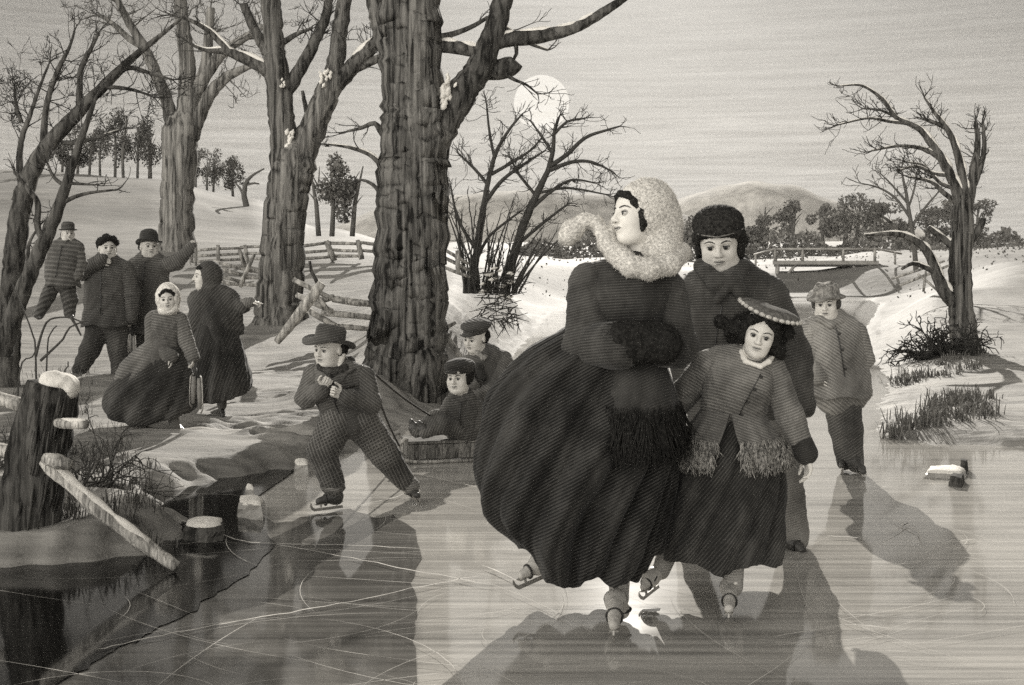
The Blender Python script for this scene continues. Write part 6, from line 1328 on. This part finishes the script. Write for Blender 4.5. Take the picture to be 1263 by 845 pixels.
class Fig:
    """a person standing at distance d; shapes are given as (x, y, depth) in picture units at that distance"""
    def __init__(s, label, px, d, group=None, z=None, name='person', cat='person'):
        w = P(px, HY, d); s.d = d; s.s = FPX / d; s.g = (max(gz(w[0], d), 0.0) if z is None else z); s.bx = px; s.by = HY + (CH - s.g) * s.s
        s.root = empty(name, (w[0], d, s.g), label, cat, group); s.F = None; s.mats = face_mats(); s.rng = random.Random(int(px * 7 + d * 100))
    def at(s, x, y, dz=0.0):
        k = (s.d + dz / s.s) / s.d
        return np.array([CX + (x - CX) * k - s.bx, dz, s.by - (HY + (y - HY) * k)])
    def ground(s, px, py, h=0.0):
        """the point h metres above the ground whose foot shows at px, py"""
        d = (CH - s.g) * FPX / (py - HY); k = d / s.d
        return np.array([CX + (px - CX) * k - s.bx, (d - s.d) * s.s, h * s.s])
    def obj(s, name, v, f, mat, parent=None, smooth=True, midx=None):
        return mesh_obj(name, np.asarray(v) / s.s, f, mat, parent or s.root, smooth, midx)
    def cloth(s, name, fld, vox, mat, wr=None, fz=None, parent=None, smooth=True):
        v, f = fld.mesh(vox)
        s.lastv = v
        if wr: v = wrinkle(v, f, wr[0], wr[1], s.rng.randint(0, 999), wr[2] if len(wr) > 2 else (1, 1, 1))
        s.lastv = v
        if fz:
            hv, hf = fuzz(v, f, *fz, seed=s.rng.randint(0, 999)); tri = np.concatenate([hf, hf[:, 2:3]], 1) + len(v)
            B = bpy.data.meshes.new(name); fs = [tuple(q) for q in f] + [tuple(q) for q in hf + len(v)]
            return mesh_obj(name, np.concatenate([v, hv]) / s.s, fs, mat, parent or s.root)
        return s.obj(name, v, f, mat, parent)
    def seam(s, pts, r, mat, buttons=0, br=2.0, name='seam', parent=None, bmat=None):
        """a stitched front edge with buttons, laid on the last garment's front"""
        v = s.lastv; out = []
        for q in resample([(a, b, 0) for a, b in pts], 3):
            x, z = q[0] - s.bx, s.by - q[1]; w = np.hypot(v[:, 0] - x, v[:, 2] - z) < 3.2
            if w.any(): out.append(np.array([x, v[w, 1].min() - r * .3, z]))
        if len(out) < 3: return
        B = Buf(); tube(B, [p / s.s for p in out], r / s.s, 5); o = B.obj(name, mat, parent)
        o.parent = s.root
        for k in range(buttons):
            p = out[int((k + .5) / buttons * len(out))] + np.array([br * 1.6, -br * .2, 0]); B = Buf(); tube(B, [(p + (0, br * .5, 0)) / s.s, (p - (0, br * .2, 0)) / s.s, (p - (0, br * .45, 0)) / s.s], [br / s.s, br / s.s, br * .5 / s.s], 9); B.obj('button', bmat or LEATHER, s.root)
    # ---------------------------------------------------------------- head
    def head(s, c, H, yaw=0, pitch=0, roll=0, female=False, chub=0.0, mouth_open=0.0, vox=None, eyes=True):
        y, p, r = math.radians(yaw), math.radians(pitch), math.radians(roll)
        f = np.array([math.sin(y) * math.cos(p), -math.cos(y) * math.cos(p), math.sin(p)]); u0 = np.array([0, 0, 1.0]); x = np.cross(u0, f); x /= np.linalg.norm(x); u = np.cross(f, x)
        x2 = x * math.cos(r) + u * math.sin(r); u2 = -x * math.sin(r) + u * math.cos(r)
        M = np.stack([x2, f, u2], 1); s.M, s.hc, s.H = M, np.asarray(c, float), H
        F = s.F
        T = lambda *q: s.hc + M @ (np.array(q, float) * H)
        s.T = T
        def E(c, r, k=.06, op=1): F.ell(T(*c), np.array(r) * H, k * H, M, op)
        def Cc(a, b, ra, rb, k=.05): F.cap(T(*a), T(*b), ra * H, rb * H, k * H)
        fw = (1 + chub * .12) * (.93 if female else 1)
        E((0, -.07, .13), (.335, .41, .37)); E((0, .10, -.10), (.262 * fw, .265, .36 if female else .37), .1); E((0, .215, -.385), (.115 * fw, .115, .085), .12)
        for q in (-1, 1):
            E((q * .15 * fw, .215, -.13), (.1 + .03 * chub, .1, .11 + .03 * chub), .1)
            E((q * (.125 if female else .15), .12, -.3), ((.1 if female else .125) * fw, .14, .12), .1)
            if not female: Cc((q * .04, .345, .085), (q * .19, .29, .085), .038, .03, .06)
            E((q * .125, .375, -.005), (.078, .06, .045), .05, -1)
            E((q * .335, -.03, -.03), (.035, .075, .115), .03)
        Cc((0, .345, .06), (0, .425, -.095), .024, .04, .05)
        E((0, .42, -.112), (.045, .05, .036), .03)
        for q in (-1, 1): E((q * .046, .385, -.12), (.034, .045, .028), .03)
        E((0, .335, -.205), (.09, .045, .028), .035); E((0, .33, -.255), (.078, .048, .034), .035)
        E((0, .385, -.228), (.10, .03, .009 + mouth_open * .03), .02, -1)
        F.fine.append((s.hc, .62 * H, vox or H / 44))
        s.eye_list = [(q, T(q * .122, .288, -.003)) for q in (-1, 1)] if eyes else []
    def eyes(s, gaze=(0, 0)):
        for q, c in s.eye_list:
            g = s.M @ unit((gaze[0], 1, gaze[1])); r = .066 * s.H; B = Buf(); n = 16
            up = s.M[:, 2]; ax = unit(np.cross(g, up)); u = np.cross(ax, g)
            V = []; Fs = []; mi = []
            rings = 12
            for i in range(rings + 1):
                t = i / rings * 1.75
                for j in range(n):
                    a = 2 * PI * j / n
                    V.append(c + r * (math.cos(t) * g + math.sin(t) * (math.cos(a) * ax + math.sin(a) * u)))
            for i in range(rings):
                for j in range(n):
                    k = (j + 1) % n; Fs.append((i * n + j, i * n + k, (i + 1) * n + k, (i + 1) * n + j)); mi.append(1 if i < 4 else 0)
            o = s.obj('eye', V, Fs, [EYE_WHITE, EYE_DARK], None, True, mi)
            # lid line
            B = Buf(); pts = []
            for a in np.linspace(-1.15, 1.15, 9):
                d_ = unit(s.M @ np.array([math.sin(a) * .9, 1.0 * math.cos(a), .36 * math.cos(a * .9) + .02])); pts.append((c + d_ * r * 1.05) / s.s)
            tube(B, pts, [.004 * s.H / s.s] + [.009 * s.H / s.s] * 7 + [.004 * s.H / s.s], 5)
            B.obj('eyelash', EYE_DARK, o)
    # ---------------------------------------------------------------- hands
    def hand(s, wrist, d, nrm, L, curl=.35, side=1, spread=.12, r0=None, thumb=.5, point=False):
        F = s.F; d = unit(d); nrm = unit(np.asarray(nrm) - d * np.dot(nrm, d)); t = np.cross(d, nrm) * side      # t points to the thumb
        W = L * .42; wrist = np.asarray(wrist, float); kk = .02 * L
        for i, o in enumerate((-.36, -.12, .12, .36)):
            F.cap(wrist + t * o * W * .55, wrist + d * L * .46 + t * o * W, L * .085, L * .075, .06 * L)
        for i, (o, fl) in enumerate(((.38, .46), (.13, .52), (-.12, .48), (-.36, .38))):
            c = curl * (1 + .12 * i)
            if point: c = .08 if i == 0 else 1.1
            p = wrist + d * L * .45 + t * o * W; dd = unit(d + t * o * spread); ang = .12 + c * .45
            for j, q in enumerate((.44, .32, .24)):
                a = ang if j == 0 else c * .95; cs, sn = math.cos(a), math.sin(a); dn = dd * cs + nrm * sn; nn = -dd * sn + nrm * cs
                dd = dn; nrm_local = nn; p2 = p + dd * L * fl * q * 1.05; r1 = L * (.056 - .007 * j); F.cap(p, p2, r1, r1 * .88, kk); p = p2
                nrm_keep = nrm; nrm = nn
            nrm = unit(np.cross(t, d) * -1) if False else s._n0(d, t, side)
        p = wrist + d * L * .12 + t * W * .38; a1 = unit(d * .75 + t * .75 + nrm * .25); p1 = p + a1 * L * .26; F.cap(wrist + d * L * .1 + t * W * .2, p1, L * .085, L * .066, .05 * L)
        a2 = unit(d * .95 + t * (.35 - thumb * .4) + nrm * .3); p2 = p1 + a2 * L * .2; F.cap(p1, p2, L * .06, L * .052, kk); F.cap(p2, p2 + unit(a2 + nrm * .3 - t * .2) * L * .14, L * .052, L * .044, kk)
        F.fine.append((wrist + d * L * .5, L * .62, max(L / 34, .55)))
    def _n0(s, d, t, side): return unit(np.cross(t * side, d))
    def arm(s, sh, el, wr, r=(11, 8.5, 6)):
        s.F.cap(sh, el, r[0], r[1], 3); s.F.cap(el, wr, r[1] * .98, r[2], 3)
    def finish(s, vox, eyes=True, gaze=(0, 0), blush=True):
        v, f = s.F.mesh(vox); c = v[f].mean(1); q = (c - s.hc) @ s.M / s.H
        s.body = s.obj('body', v, f, s.mats[0], None, True)
        s.marks(v)
        if eyes and s.eye_list: s.eyes(gaze)
    def marks(s, v):
        q = (v - s.hc) @ s.M / s.H; q = q[(q[:, 1] > .12) & (np.abs(q[:, 0]) < .4) & (np.abs(q[:, 2]) < .5)]; k = s.H / s.s
        def surf(x, z, lift=0.0):
            w = (np.abs(q[:, 0] - x) < .035) & (np.abs(q[:, 2] - z) < .035)
            y = np.percentile(q[w, 1], 70) if w.any() else .3
            return s.T(x, y + lift, z) / s.s
        for sd in (-1, 1):
            B = Buf(); tube(B, [surf(sd * x, z, .004) for x, z in ((.05, .078), (.09, .098), (.14, .106), (.19, .092), (.215, .07))], [.007 * k, .011 * k, .011 * k, .008 * k, .004 * k], 6); B.obj('eyebrow', s.mats[2], s.body)
        B = Buf(); tube(B, [surf(x, z, .0) for x, z in ((-.085, -.226), (-.045, -.212), (0, -.216), (.045, -.212), (.085, -.226))], [.005 * k, .014 * k, .015 * k, .014 * k, .005 * k], 6)
        tube(B, [surf(x, z, .0) for x, z in ((-.07, -.238), (-.035, -.250), (0, -.254), (.035, -.250), (.07, -.238))], [.005 * k, .014 * k, .018 * k, .014 * k, .005 * k], 6); B.obj('lips', s.mats[1], s.body)
        B = Buf(); tube(B, [surf(x, z, .004) for x, z in ((-.088, -.226), (-.04, -.228), (0, -.230), (.04, -.228), (.088, -.226))], [.004 * k, .006 * k, .007 * k, .006 * k, .004 * k], 5)
        for sd in (-1, 1): tube(B, [surf(sd * .028, -.142, -.012), surf(sd * .05, -.140, -.012)], [.010 * k, .010 * k], 5)
        B.obj('mouth_line', EYE_DARK, s.body)
    def sleeve(s, sh, el, wr, r, base, pitch, vox=None, k=4, wr_=None, contrast=.6, blot=.35):
        """a sleeve whose ribs run round the arm"""
        G = Field(); G.cap(sh, el, r[0], r[1], k); G.cap(el, wr, r[1] * .98, r[2], k)
        d = unit(np.asarray(wr, float) - np.asarray(sh, float)); d = d if d[2] > 0 else -d; th = math.atan2(-d[0], d[2])
        return s.cloth('sleeve', G, vox or max(r) / 10, cloth('sleeve_wool', base, pitch, (.1, th, 0), contrast, blot=blot), wr_ or (r[1] * .11, r[1] * 1.5, (1, 1, 1.5)))
    # ---------------------------------------------------------------- lofted skirts
    def loft(s, name, rings, mat, folds=((14, 1.0, 0.0),), amp=(0, .09), n=160, step=5, twist=0.0, hem=None, seed=0, inner=True, wr=None, sharp=1.0, parent=None, flutter=.0, flounce=None):
        R = np.array([tuple(r) + ((0,) if len(r) == 5 else ()) for r in rings], float)     # y, xl, xr, front, back, centre depth
        Rr = []
        for i in range(len(R) - 1):
            k = max(1, int((R[i + 1, 0] - R[i, 0]) / step))
            p0, p1, p2, p3 = R[max(i - 1, 0)], R[i], R[i + 1], R[min(i + 2, len(R) - 1)]
            for j in range(k):
                t = j / k; Rr.append(.5 * (2 * p1 + (p2 - p0) * t + (2 * p0 - 5 * p1 + 4 * p2 - p3) * t * t + (3 * p1 - p0 - 3 * p2 + p3) * t ** 3))
        Rr.append(R[-1]); Rr = np.array(Rr); m = len(Rr); y0, y1 = R[0, 0], R[-1, 0]
        A = np.linspace(0, 2 * PI, n, endpoint=False); rg = np.random.default_rng(seed)
        V = np.zeros((m, n, 3))
        for i, (y, xl, xr, fr, bk, cd) in enumerate(Rr):
            t = (y - y0) / (y1 - y0); h = np.zeros(n)
            for (k, w, ph) in folds: 
                sn = np.sin(k * A + ph + twist * t * k * .25 + .6 * np.sin(2 * A + 3 * t + ph)); u_ = k * A + ph + twist * t * k * .25 + .6 * np.sin(2 * A + 3 * t + ph) + .35 * np.sin(5 * A + 7 * t + ph * 2); h += w * (1.5 * np.abs(np.sin(u_ / 2)) - .55)
            h = np.where(h < 0, h * .45, h); a = (amp[0] + (amp[1] - amp[0]) * t ** .8) * h
            if flounce and t > flounce: a = a + .022 + .03 * np.abs(np.sin(23 * A + 2 * np.sin(3 * A) + 4 * t)) * smooth01((t - flounce) / (1 - flounce))
            a = a + flutter * t * t * np.sin(5 * A + 1.3 + seed)
            cx, hw = (xl + xr) / 2, (xr - xl) / 2; dep = np.where(np.sin(A) < 0, fr, bk)
            # keep the outline where it was traced: damp folds near the two sides
            X = cx + hw * np.cos(A) * (1 + a * .35); Y = cd + dep * np.sin(A) * (1 + a)
            yy = np.full(n, y)
            if hem is not None: yy = yy + hem(A) * t ** 2.2
            V[i, :, 0], V[i, :, 1], V[i, :, 2] = X, Y, yy
        W = V.reshape(-1, 3).copy(); W = np.stack([W[:, 0] - s.bx, W[:, 1], s.by - W[:, 2]], 1)
        i, j = np.meshgrid(np.arange(m - 1), np.arange(n), indexing='ij'); a = (i * n + j).ravel(); b = (i * n + (j + 1) % n).ravel()
        F = np.stack([a, a + n, b + n, b], 1)
        if wr: W = wrinkle(W, F, wr[0], wr[1], seed, wr[2] if len(wr) > 2 else (1, 1, 1))
        s.lastring = W.reshape(m, n, 3)
        if inner:
            G = W.reshape(m, n, 3); c = G.mean(1, keepdims=True); I = c + (G - c) * .95; I[:, :, 2] = G[:, :, 2]
            i0 = int(m * .45); I = I[i0:]; mi = len(I); base = len(W); W = np.concatenate([W, I.reshape(-1, 3)])
            i, j = np.meshgrid(np.arange(mi - 1), np.arange(n), indexing='ij'); a = base + (i * n + j).ravel(); b = base + (i * n + (j + 1) % n).ravel()
            F2 = np.stack([a, b, b + n, a + n], 1); j = np.arange(n); h0 = (m - 1) * n; h1 = base + (mi - 1) * n
            F3 = np.stack([h0 + j, h1 + j, h1 + (j + 1) % n, h0 + (j + 1) % n], 1); F = np.concatenate([F, F2, F3])
        return s.obj(name, W, F, mat, parent)
    def fringe(s, name, ring, mat, n, ln, w, jit=.3, parent=None, sel=None, rows=3):
        """a border of hanging strands along a closed ring of points"""
        rg = s.rng; B = Buf(); m = len(ring)
        for k in range(n):
            i = rg.randrange(m)
            if sel and not sel(ring[i]): continue
            a = ring[i] + (ring[(i + 1) % m] - ring[i]) * rg.random(); c = ring.mean(0); out = unit((a - c) * np.array([1, 1, 0])); off = rg.uniform(-.15, .7) * ln * .6
            p = a + out * rg.uniform(.3, 2.0) + np.array([0, 0, off]); L = ln * rg.uniform(.7, 1.1)
            q1 = p + out * rg.uniform(.5, 3) + np.array([rg.gauss(0, jit) * ln * .2, 0, -L * .55]); q2 = q1 + np.array([rg.gauss(0, jit) * ln * .25, rg.gauss(0, .5), -L * .45])
            tube(B, [p / s.s, q1 / s.s, q2 / s.s], [w * .5 / s.s, w / s.s, w * .35 / s.s], 4, cap=False)
        return B.obj(name, mat, parent or s.root)
    # ---------------------------------------------------------------- boots and skates
    def boot(s, ankle, heel, toe, r, mat, up=None, skate=True, strap=True, top=None, vox=1.2, curl=True):
        ankle, heel, toe = (np.asarray(q, float) for q in (ankle, heel, toe)); d = unit(toe - heel); U = unit(ankle - heel) if up is None else unit(up); U = unit(U - d * np.dot(U, d)); L = np.linalg.norm(toe - heel)
        F = Field(); F.cap(heel + U * r * .9 + d * r * .6, toe + U * r * .5 - d * r * .45, r, r * .5, r * .6); F.cap(heel + U * r + d * r * .6, ankle, r * 1.02, r * .92, r * .7)
        if top is not None: F.cap(ankle, top, r * .92, r * .95, r * .4)
        F.cap(heel + U * r * .35 + d * r * .3, heel + U * r * .35 + d * r * .9, r * .72, r * .72, r * .3)
        o = s.cloth('boot', F, vox, mat, (r * .05, r * 1.6))
        if skate:
            B = Buf(); sd = unit(np.cross(d, U)); bl = r * 1.0; w = max(r * .09, .5); prof = []
            top = [heel - d * r * .3 + U * r * .02, toe + d * r * .1 + U * r * .02]
            bot = [heel - d * r * .5 - U * bl, toe + d * r * .4 - U * bl * .95]
            n = 7; pts_t = [top[0] + (top[1] - top[0]) * t for t in np.linspace(0, 1, n)]; pts_b = [bot[0] + (bot[1] - bot[0]) * t for t in np.linspace(0, 1, n)]
            pts_m = [a * .45 + b * .55 for a, b in zip(pts_t, pts_b)]
            if curl:      # blade swept up in front of the toe
                pts_b += [toe + d * r * .8 - U * bl * .6, toe + d * r * 1.0 - U * bl * .05, toe + d * r * .85 + U * bl * .35]; pts_m += [toe + d * r * .55 - U * bl * .3, toe + d * r * .72 - U * bl * .0, toe + d * r * .75 + U * bl * .27]
            k = len(pts_b); vs = []
            for q in (1, -1): vs += [p / s.s for p in [a + sd * w * q for a in pts_m] + [a + sd * w * q for a in pts_b]]
            fs = [(i, i + 1, k + i + 1, k + i) for i in range(k - 1)] + [(2 * k + i, 3 * k + i, 3 * k + i + 1, 2 * k + i + 1) for i in range(k - 1)] + [(k + i, k + i + 1, 3 * k + i + 1, 3 * k + i) for i in range(k - 1)] + [(i, 2 * k + i, 2 * k + i + 1, i + 1) for i in range(k - 1)] + [(0, k, 3 * k, 2 * k), (k - 1, 3 * k - 1, 4 * k - 1, 2 * k - 1)]
            B.add(vs, fs)
            for t in (.12, .8):      # stanchions
                a = heel + (toe - heel) * t; tube(B, [(a + U * r * .05) / s.s, (a - U * bl * .6) / s.s], [r * .16 / s.s] * 2, 6)
            vs = [(heel - d * r * .35 + sd * r * .55 * q + U * z) / s.s for q in (1, -1) for z in (0, r * .16)] + [(toe + d * r * .15 + sd * r * .45 * q + U * z) / s.s for q in (1, -1) for z in (0, r * .16)]
            B.add(vs, [(0, 1, 3, 2), (4, 6, 7, 5), (0, 4, 5, 1), (2, 3, 7, 6), (1, 5, 7, 3), (0, 2, 6, 4)])
            k_ = B.obj('skate', STEEL, s.root, False)
            if strap:
                B = Buf()
                for (c, dirv, rr) in ((heel + (toe - heel) * .62 + U * r * .56, d, r * .80), (heel + d * r * .75 + U * r * 1.1, unit(d * .8 + U), r * 1.1), (ankle + U * r * .1, unit(U + d * .1), r * 1.0)):
                    a1 = unit(np.cross(dirv, sd)); ring = [(c + (sd * math.cos(a) + a1 * math.sin(a)) * rr) / s.s for a in np.linspace(0, 2 * PI, 15)]
                    tube(B, ring, r * .14 / s.s, 5)
                B.obj('strap', LEATHER, k_)
        return o
    def lathe(s, name, c, axis, prof, mat, n=48, front=None, squash=1.0, wobble=None, parent=None, wr=None):
        """prof: list of (radius, height) turned about axis; front sets the long direction when squashed"""
        ax = unit(axis); f = np.array([0, -1.0, 0]) if front is None else np.asarray(front, float); f = unit(f - ax * np.dot(f, ax)); r_ = np.cross(ax, f)
        V = []
        for (r, h) in prof:
            for j in range(n):
                a = 2 * PI * j / n; hh = h + (wobble(a, r) if wobble else 0)
                V.append(c + f * math.cos(a) * r + r_ * math.sin(a) * r * squash + ax * hh)
        F = [(i * n + j, i * n + (j + 1) % n, (i + 1) * n + (j + 1) % n, (i + 1) * n + j) for i in range(len(prof) - 1) for j in range(n)]
        V = np.array(V); F = np.array(F)
        if wr: V = wrinkle(V, F, wr[0], wr[1], 5)
        return s.obj(name, V, F, mat, parent)
    def hair(s, name, fld, vox, mat, strands=400, ln=6, w=.7, droop=.5):
        return s.cloth(name, fld, vox, mat, (1.0 * vox, 7 * vox), (strands, ln, w))

def skate_pair(label, hand_pt, d, s_, group='skates carried in the hand'):
    """two skates hung by their straps from a hand"""
    O = np.array(hand_pt); r = empty('skates', O, label, 'skates', group); B = Buf(); S = Buf(); D = Buf()
    for q, (dx, dy, ln) in enumerate(((-.022, .01, .2), (.026, -.02, .23))):
        top = np.array([dx * .4, dy, 0]); bot = np.array([dx, dy, -ln * .32])
        tube(S, [np.zeros(3), top * .7 + np.array([0, 0, -.03]), bot], .005, 5)
        a = bot; b = bot + np.array([dx * .25, 0, -ln])
        tube(D, [a, (a + b) / 2, b], [.014, .02, .013], 6, sq=.7)
        o = np.array([.022 if q else -.022, -.005, 0]); tube(B, [a + o * .2 + np.array([0, 0, .02]), a + o, (a + b) / 2 + o * 1.1, b + o, b + o * .3 + np.array([0, 0, -.03])], .0055, 5)
    S.obj('strap', LEATHER, r); D.obj('footplate', SKATE_WOOD, r); B.obj('blade', STEEL, r)
    return r
EYE_WHITE = plain('eye_white', .42, .3, .4, .02); EYE_DARK = plain('eye_dark', .012, .25, .5, .1)
STEEL = plain('skate_steel', .3, .35, .6, .2); STEEL.node_tree.nodes['Principled BSDF'].inputs['Metallic'].default_value = .6
LEATHER = plain('dark_leather', .03, .6, .3, .2); SKATE_WOOD = plain('skate_wood', .2, .7, .2, .2)
# ------------------------------------------------------------------ sky, moon, sun, camera
SUN_AZ = math.atan((772 - CX) / FPX); SUN_EL = math.radians(21.5)
SUN_STRENGTH, EXPOSURE, BACK = 4.3, 0.82, 8.2
def build_world():
    w = bpy.data.worlds.new('World'); scene.world = w; w.use_nodes = True
    nt = w.node_tree; nt.nodes.clear()
    out = N(nt, 'ShaderNodeOutputWorld'); bg = N(nt, 'ShaderNodeBackground'); bg.inputs['Strength'].default_value = .1
    sky = N(nt, 'ShaderNodeTexSky', sky_type='NISHITA'); sky.sun_disc = False; sky.sun_elevation = SUN_EL; sky.sun_rotation = SUN_AZ; sky.dust_density = 4
    bw = N(nt, 'ShaderNodeRGBToBW'); nt.links.new(sky.outputs[0], bw.inputs[0])
    tc = N(nt, 'ShaderNodeTexCoord'); sx = N(nt, 'ShaderNodeSeparateXYZ'); nt.links.new(tc.outputs['Generated'], sx.inputs[0])
    # winter haze: pale along the horizon, duller overhead
    ramp = N(nt, 'ShaderNodeValToRGB'); nt.links.new(sx.outputs['Z'], ramp.inputs[0])
    cr = ramp.color_ramp; cr.elements[0].position = 0; cr.elements[0].color = (.27,) * 3 + (1,); cr.elements[1].position = .5; cr.elements[1].color = (.16,) * 3 + (1,)
    for p, v in ((.05, .225), (.10, .165), (.15, .115), (.21, .08), (.3, .075)):
        e = cr.elements.new(p); e.color = (v, v, v, 1)
    # long level cloud streaks
    def streak(sc, det, ro):
        mp = N(nt, 'ShaderNodeMapping'); mp.inputs['Scale'].default_value = sc; nt.links.new(tc.outputs['Generated'], mp.inputs['Vector'])
        nz = N(nt, 'ShaderNodeTexNoise'); nz.inputs['Scale'].default_value = 1; nz.inputs['Detail'].default_value = det; nz.inputs['Roughness'].default_value = ro; nz.inputs['Distortion'].default_value = .3
        nt.links.new(mp.outputs[0], nz.inputs['Vector']); return nz.outputs['Fac']
    s1 = maprange(nt, streak((9, 9, 170), 6, .7), .3, .7, .68, 1.28)
    s2 = maprange(nt, streak((13, 13, 400), 2, .5), .3, .7, .62, 1.38)
    s3 = maprange(nt, streak((2.2, 2.2, 14), 4, .6), .3, .7, .86, 1.12)
    st = mathn(nt, 'MULTIPLY', mathn(nt, 'MULTIPLY', s1, s2), s3)
    # added fill: sky brightened low and left behind the eye to light fronts
    dp = N(nt, 'ShaderNodeVectorMath', operation='DOT_PRODUCT'); nt.links.new(tc.outputs['Generated'], dp.inputs[0]); dp.inputs[1].default_value = (-.70, -.66, .27); back = maprange(nt, dp.outputs['Value'], .05, .95, 0, 1); lowb = maprange(nt, sx.outputs['Z'], .75, .15, .15, 1)
    bk = mathn(nt, 'ADD', 1.0, mathn(nt, 'MULTIPLY', mathn(nt, 'MULTIPLY', back, lowb), BACK * 2.4))
    v = mathn(nt, 'MULTIPLY', mathn(nt, 'MULTIPLY', ramp.outputs[0], st), bk)
    v = mathn(nt, 'ADD', mathn(nt, 'MULTIPLY', v, 7.6), mathn(nt, 'MULTIPLY', bw.outputs[0], .05))
    nt.links.new(mixc(nt, 1.0, (0, 0, 0, 1), (1, 1, 1, 1)), N(nt, 'ShaderNodeMix').inputs[0]) if False else None
    tint = N(nt, 'ShaderNodeMix', data_type='RGBA', blend_type='MULTIPLY'); tint.inputs[0].default_value = 1; tint.inputs[7].default_value = (1.0, .962, .892, 1)
    nt.links.new(v, tint.inputs[6]); nt.links.new(tint.outputs[2], bg.inputs['Color']); nt.links.new(bg.outputs[0], out.inputs[0])
    # low pale disc seen through haze
    c = P(668, 127, 2600); r = 34 * 2600 / FPX
    import bmesh
    bm = bmesh.new(); bmesh.ops.create_uvsphere(bm, u_segments=64, v_segments=32, radius=r); me = bpy.data.meshes.new('moon'); bm.to_mesh(me); bm.free()
    for p in me.polygons: p.use_smooth = True
    o = bpy.data.objects.new('moon', me); COL.objects.link(o); o.location = c
    m = bpy.data.materials.new('moon_glow'); m.use_nodes = True; n2 = m.node_tree; n2.nodes.clear(); ou = N(n2, 'ShaderNodeOutputMaterial'); em = N(n2, 'ShaderNodeEmission')
    nz = N(n2, 'ShaderNodeTexNoise'); nz.inputs['Scale'].default_value = 1; nz.inputs['Detail'].default_value = 3; n2.links.new(mapping(n2, (.01, .01, .35)).outputs[0], nz.inputs['Vector'])
    n2.links.new(mixc(n2, maprange(n2, nz.outputs['Fac'], .35, .65), (.93, .89, .81, 1), (1, .96, .89, 1)), em.inputs['Color']); em.inputs['Strength'].default_value = .55; n2.links.new(em.outputs[0], ou.inputs[0])
    me.materials.append(m); tag(o, 'large pale full moon low in the streaked sky behind the twin-stemmed tree', 'moon')
    sun = bpy.data.lights.new('low_sun', 'SUN'); sun.energy = SUN_STRENGTH; sun.angle = math.radians(.35); sun.color = (1, .95, .87)
    so = bpy.data.objects.new('low_sun', sun); COL.objects.link(so)
    dirv = Vector((math.sin(SUN_AZ) * math.cos(SUN_EL), math.cos(SUN_AZ) * math.cos(SUN_EL), math.sin(SUN_EL)))
    so.rotation_euler = (-dirv).to_track_quat('-Z', 'Y').to_euler(); so.location = (0, 0, 30)

def build_camera():
    cam = bpy.data.cameras.new('camera'); co = bpy.data.objects.new('camera', cam); COL.objects.link(co)
    co.location = (0, 0, CH); co.rotation_euler = (PI / 2, 0, 0)
    cam.sensor_width = 36; cam.sensor_fit = 'HORIZONTAL'; cam.lens = 36 * FPX / 1263; cam.shift_y = -(845 / 2 - HY) / 1263
    cam.clip_start = .1; cam.clip_end = 6000
    scene.camera = co
    vs = scene.view_settings; vs.view_transform = 'Standard'; vs.look = 'None'; vs.gamma = 1; vs.exposure = EXPOSURE; vs.use_curve_mapping = False
    scene.render.engine = 'CYCLES'; scene.cycles.max_bounces = 5; scene.cycles.diffuse_bounces = 2; scene.cycles.glossy_bounces = 3
    scene.cycles.use_denoising = False; scene.cycles.denoiser = 'OPENIMAGEDENOISE'; scene.cycles.denoising_input_passes = 'RGB_ALBEDO_NORMAL'; scene.cycles.volume_bounces = 0
    scene.cycles.sample_clamp_indirect = 3

def build_haze():
    bpy.ops.mesh.primitive_cube_add if False else None
    x, y0, y1, z0, z1 = 1600, -40, 1450, -8, 190
    V = [(-x, y0, z0), (x, y0, z0), (x, y1, z0), (-x, y1, z0), (-x, y0, z1), (x, y0, z1), (x, y1, z1), (-x, y1, z1)]
    o = mesh_obj('haze', V, [(3, 2, 1, 0), (4, 5, 6, 7), (0, 1, 5, 4), (1, 2, 6, 5), (2, 3, 7, 6), (3, 0, 4, 7)], [], None, False)
    m = bpy.data.materials.new('winter_haze'); m.use_nodes = True; nt = m.node_tree; nt.nodes.clear(); out = N(nt, 'ShaderNodeOutputMaterial'); pv = N(nt, 'ShaderNodeVolumePrincipled')
    pv.inputs['Color'].default_value = (.95, .92, .87, 1); pv.inputs['Density'].default_value = HAZE; nt.links.new(pv.outputs[0], out.inputs['Volume'])
    o.data.materials.append(m); tag(o, kind='stuff')
HAZE = .0002
build_camera(); build_world(); build_land(); build_trees(); build_things()
lady(); gentleman(); girl(); stroller(); sled(); puller(); rider(); pusher(); skating_girl(); shawl_woman(); bank_men()
build_haze()
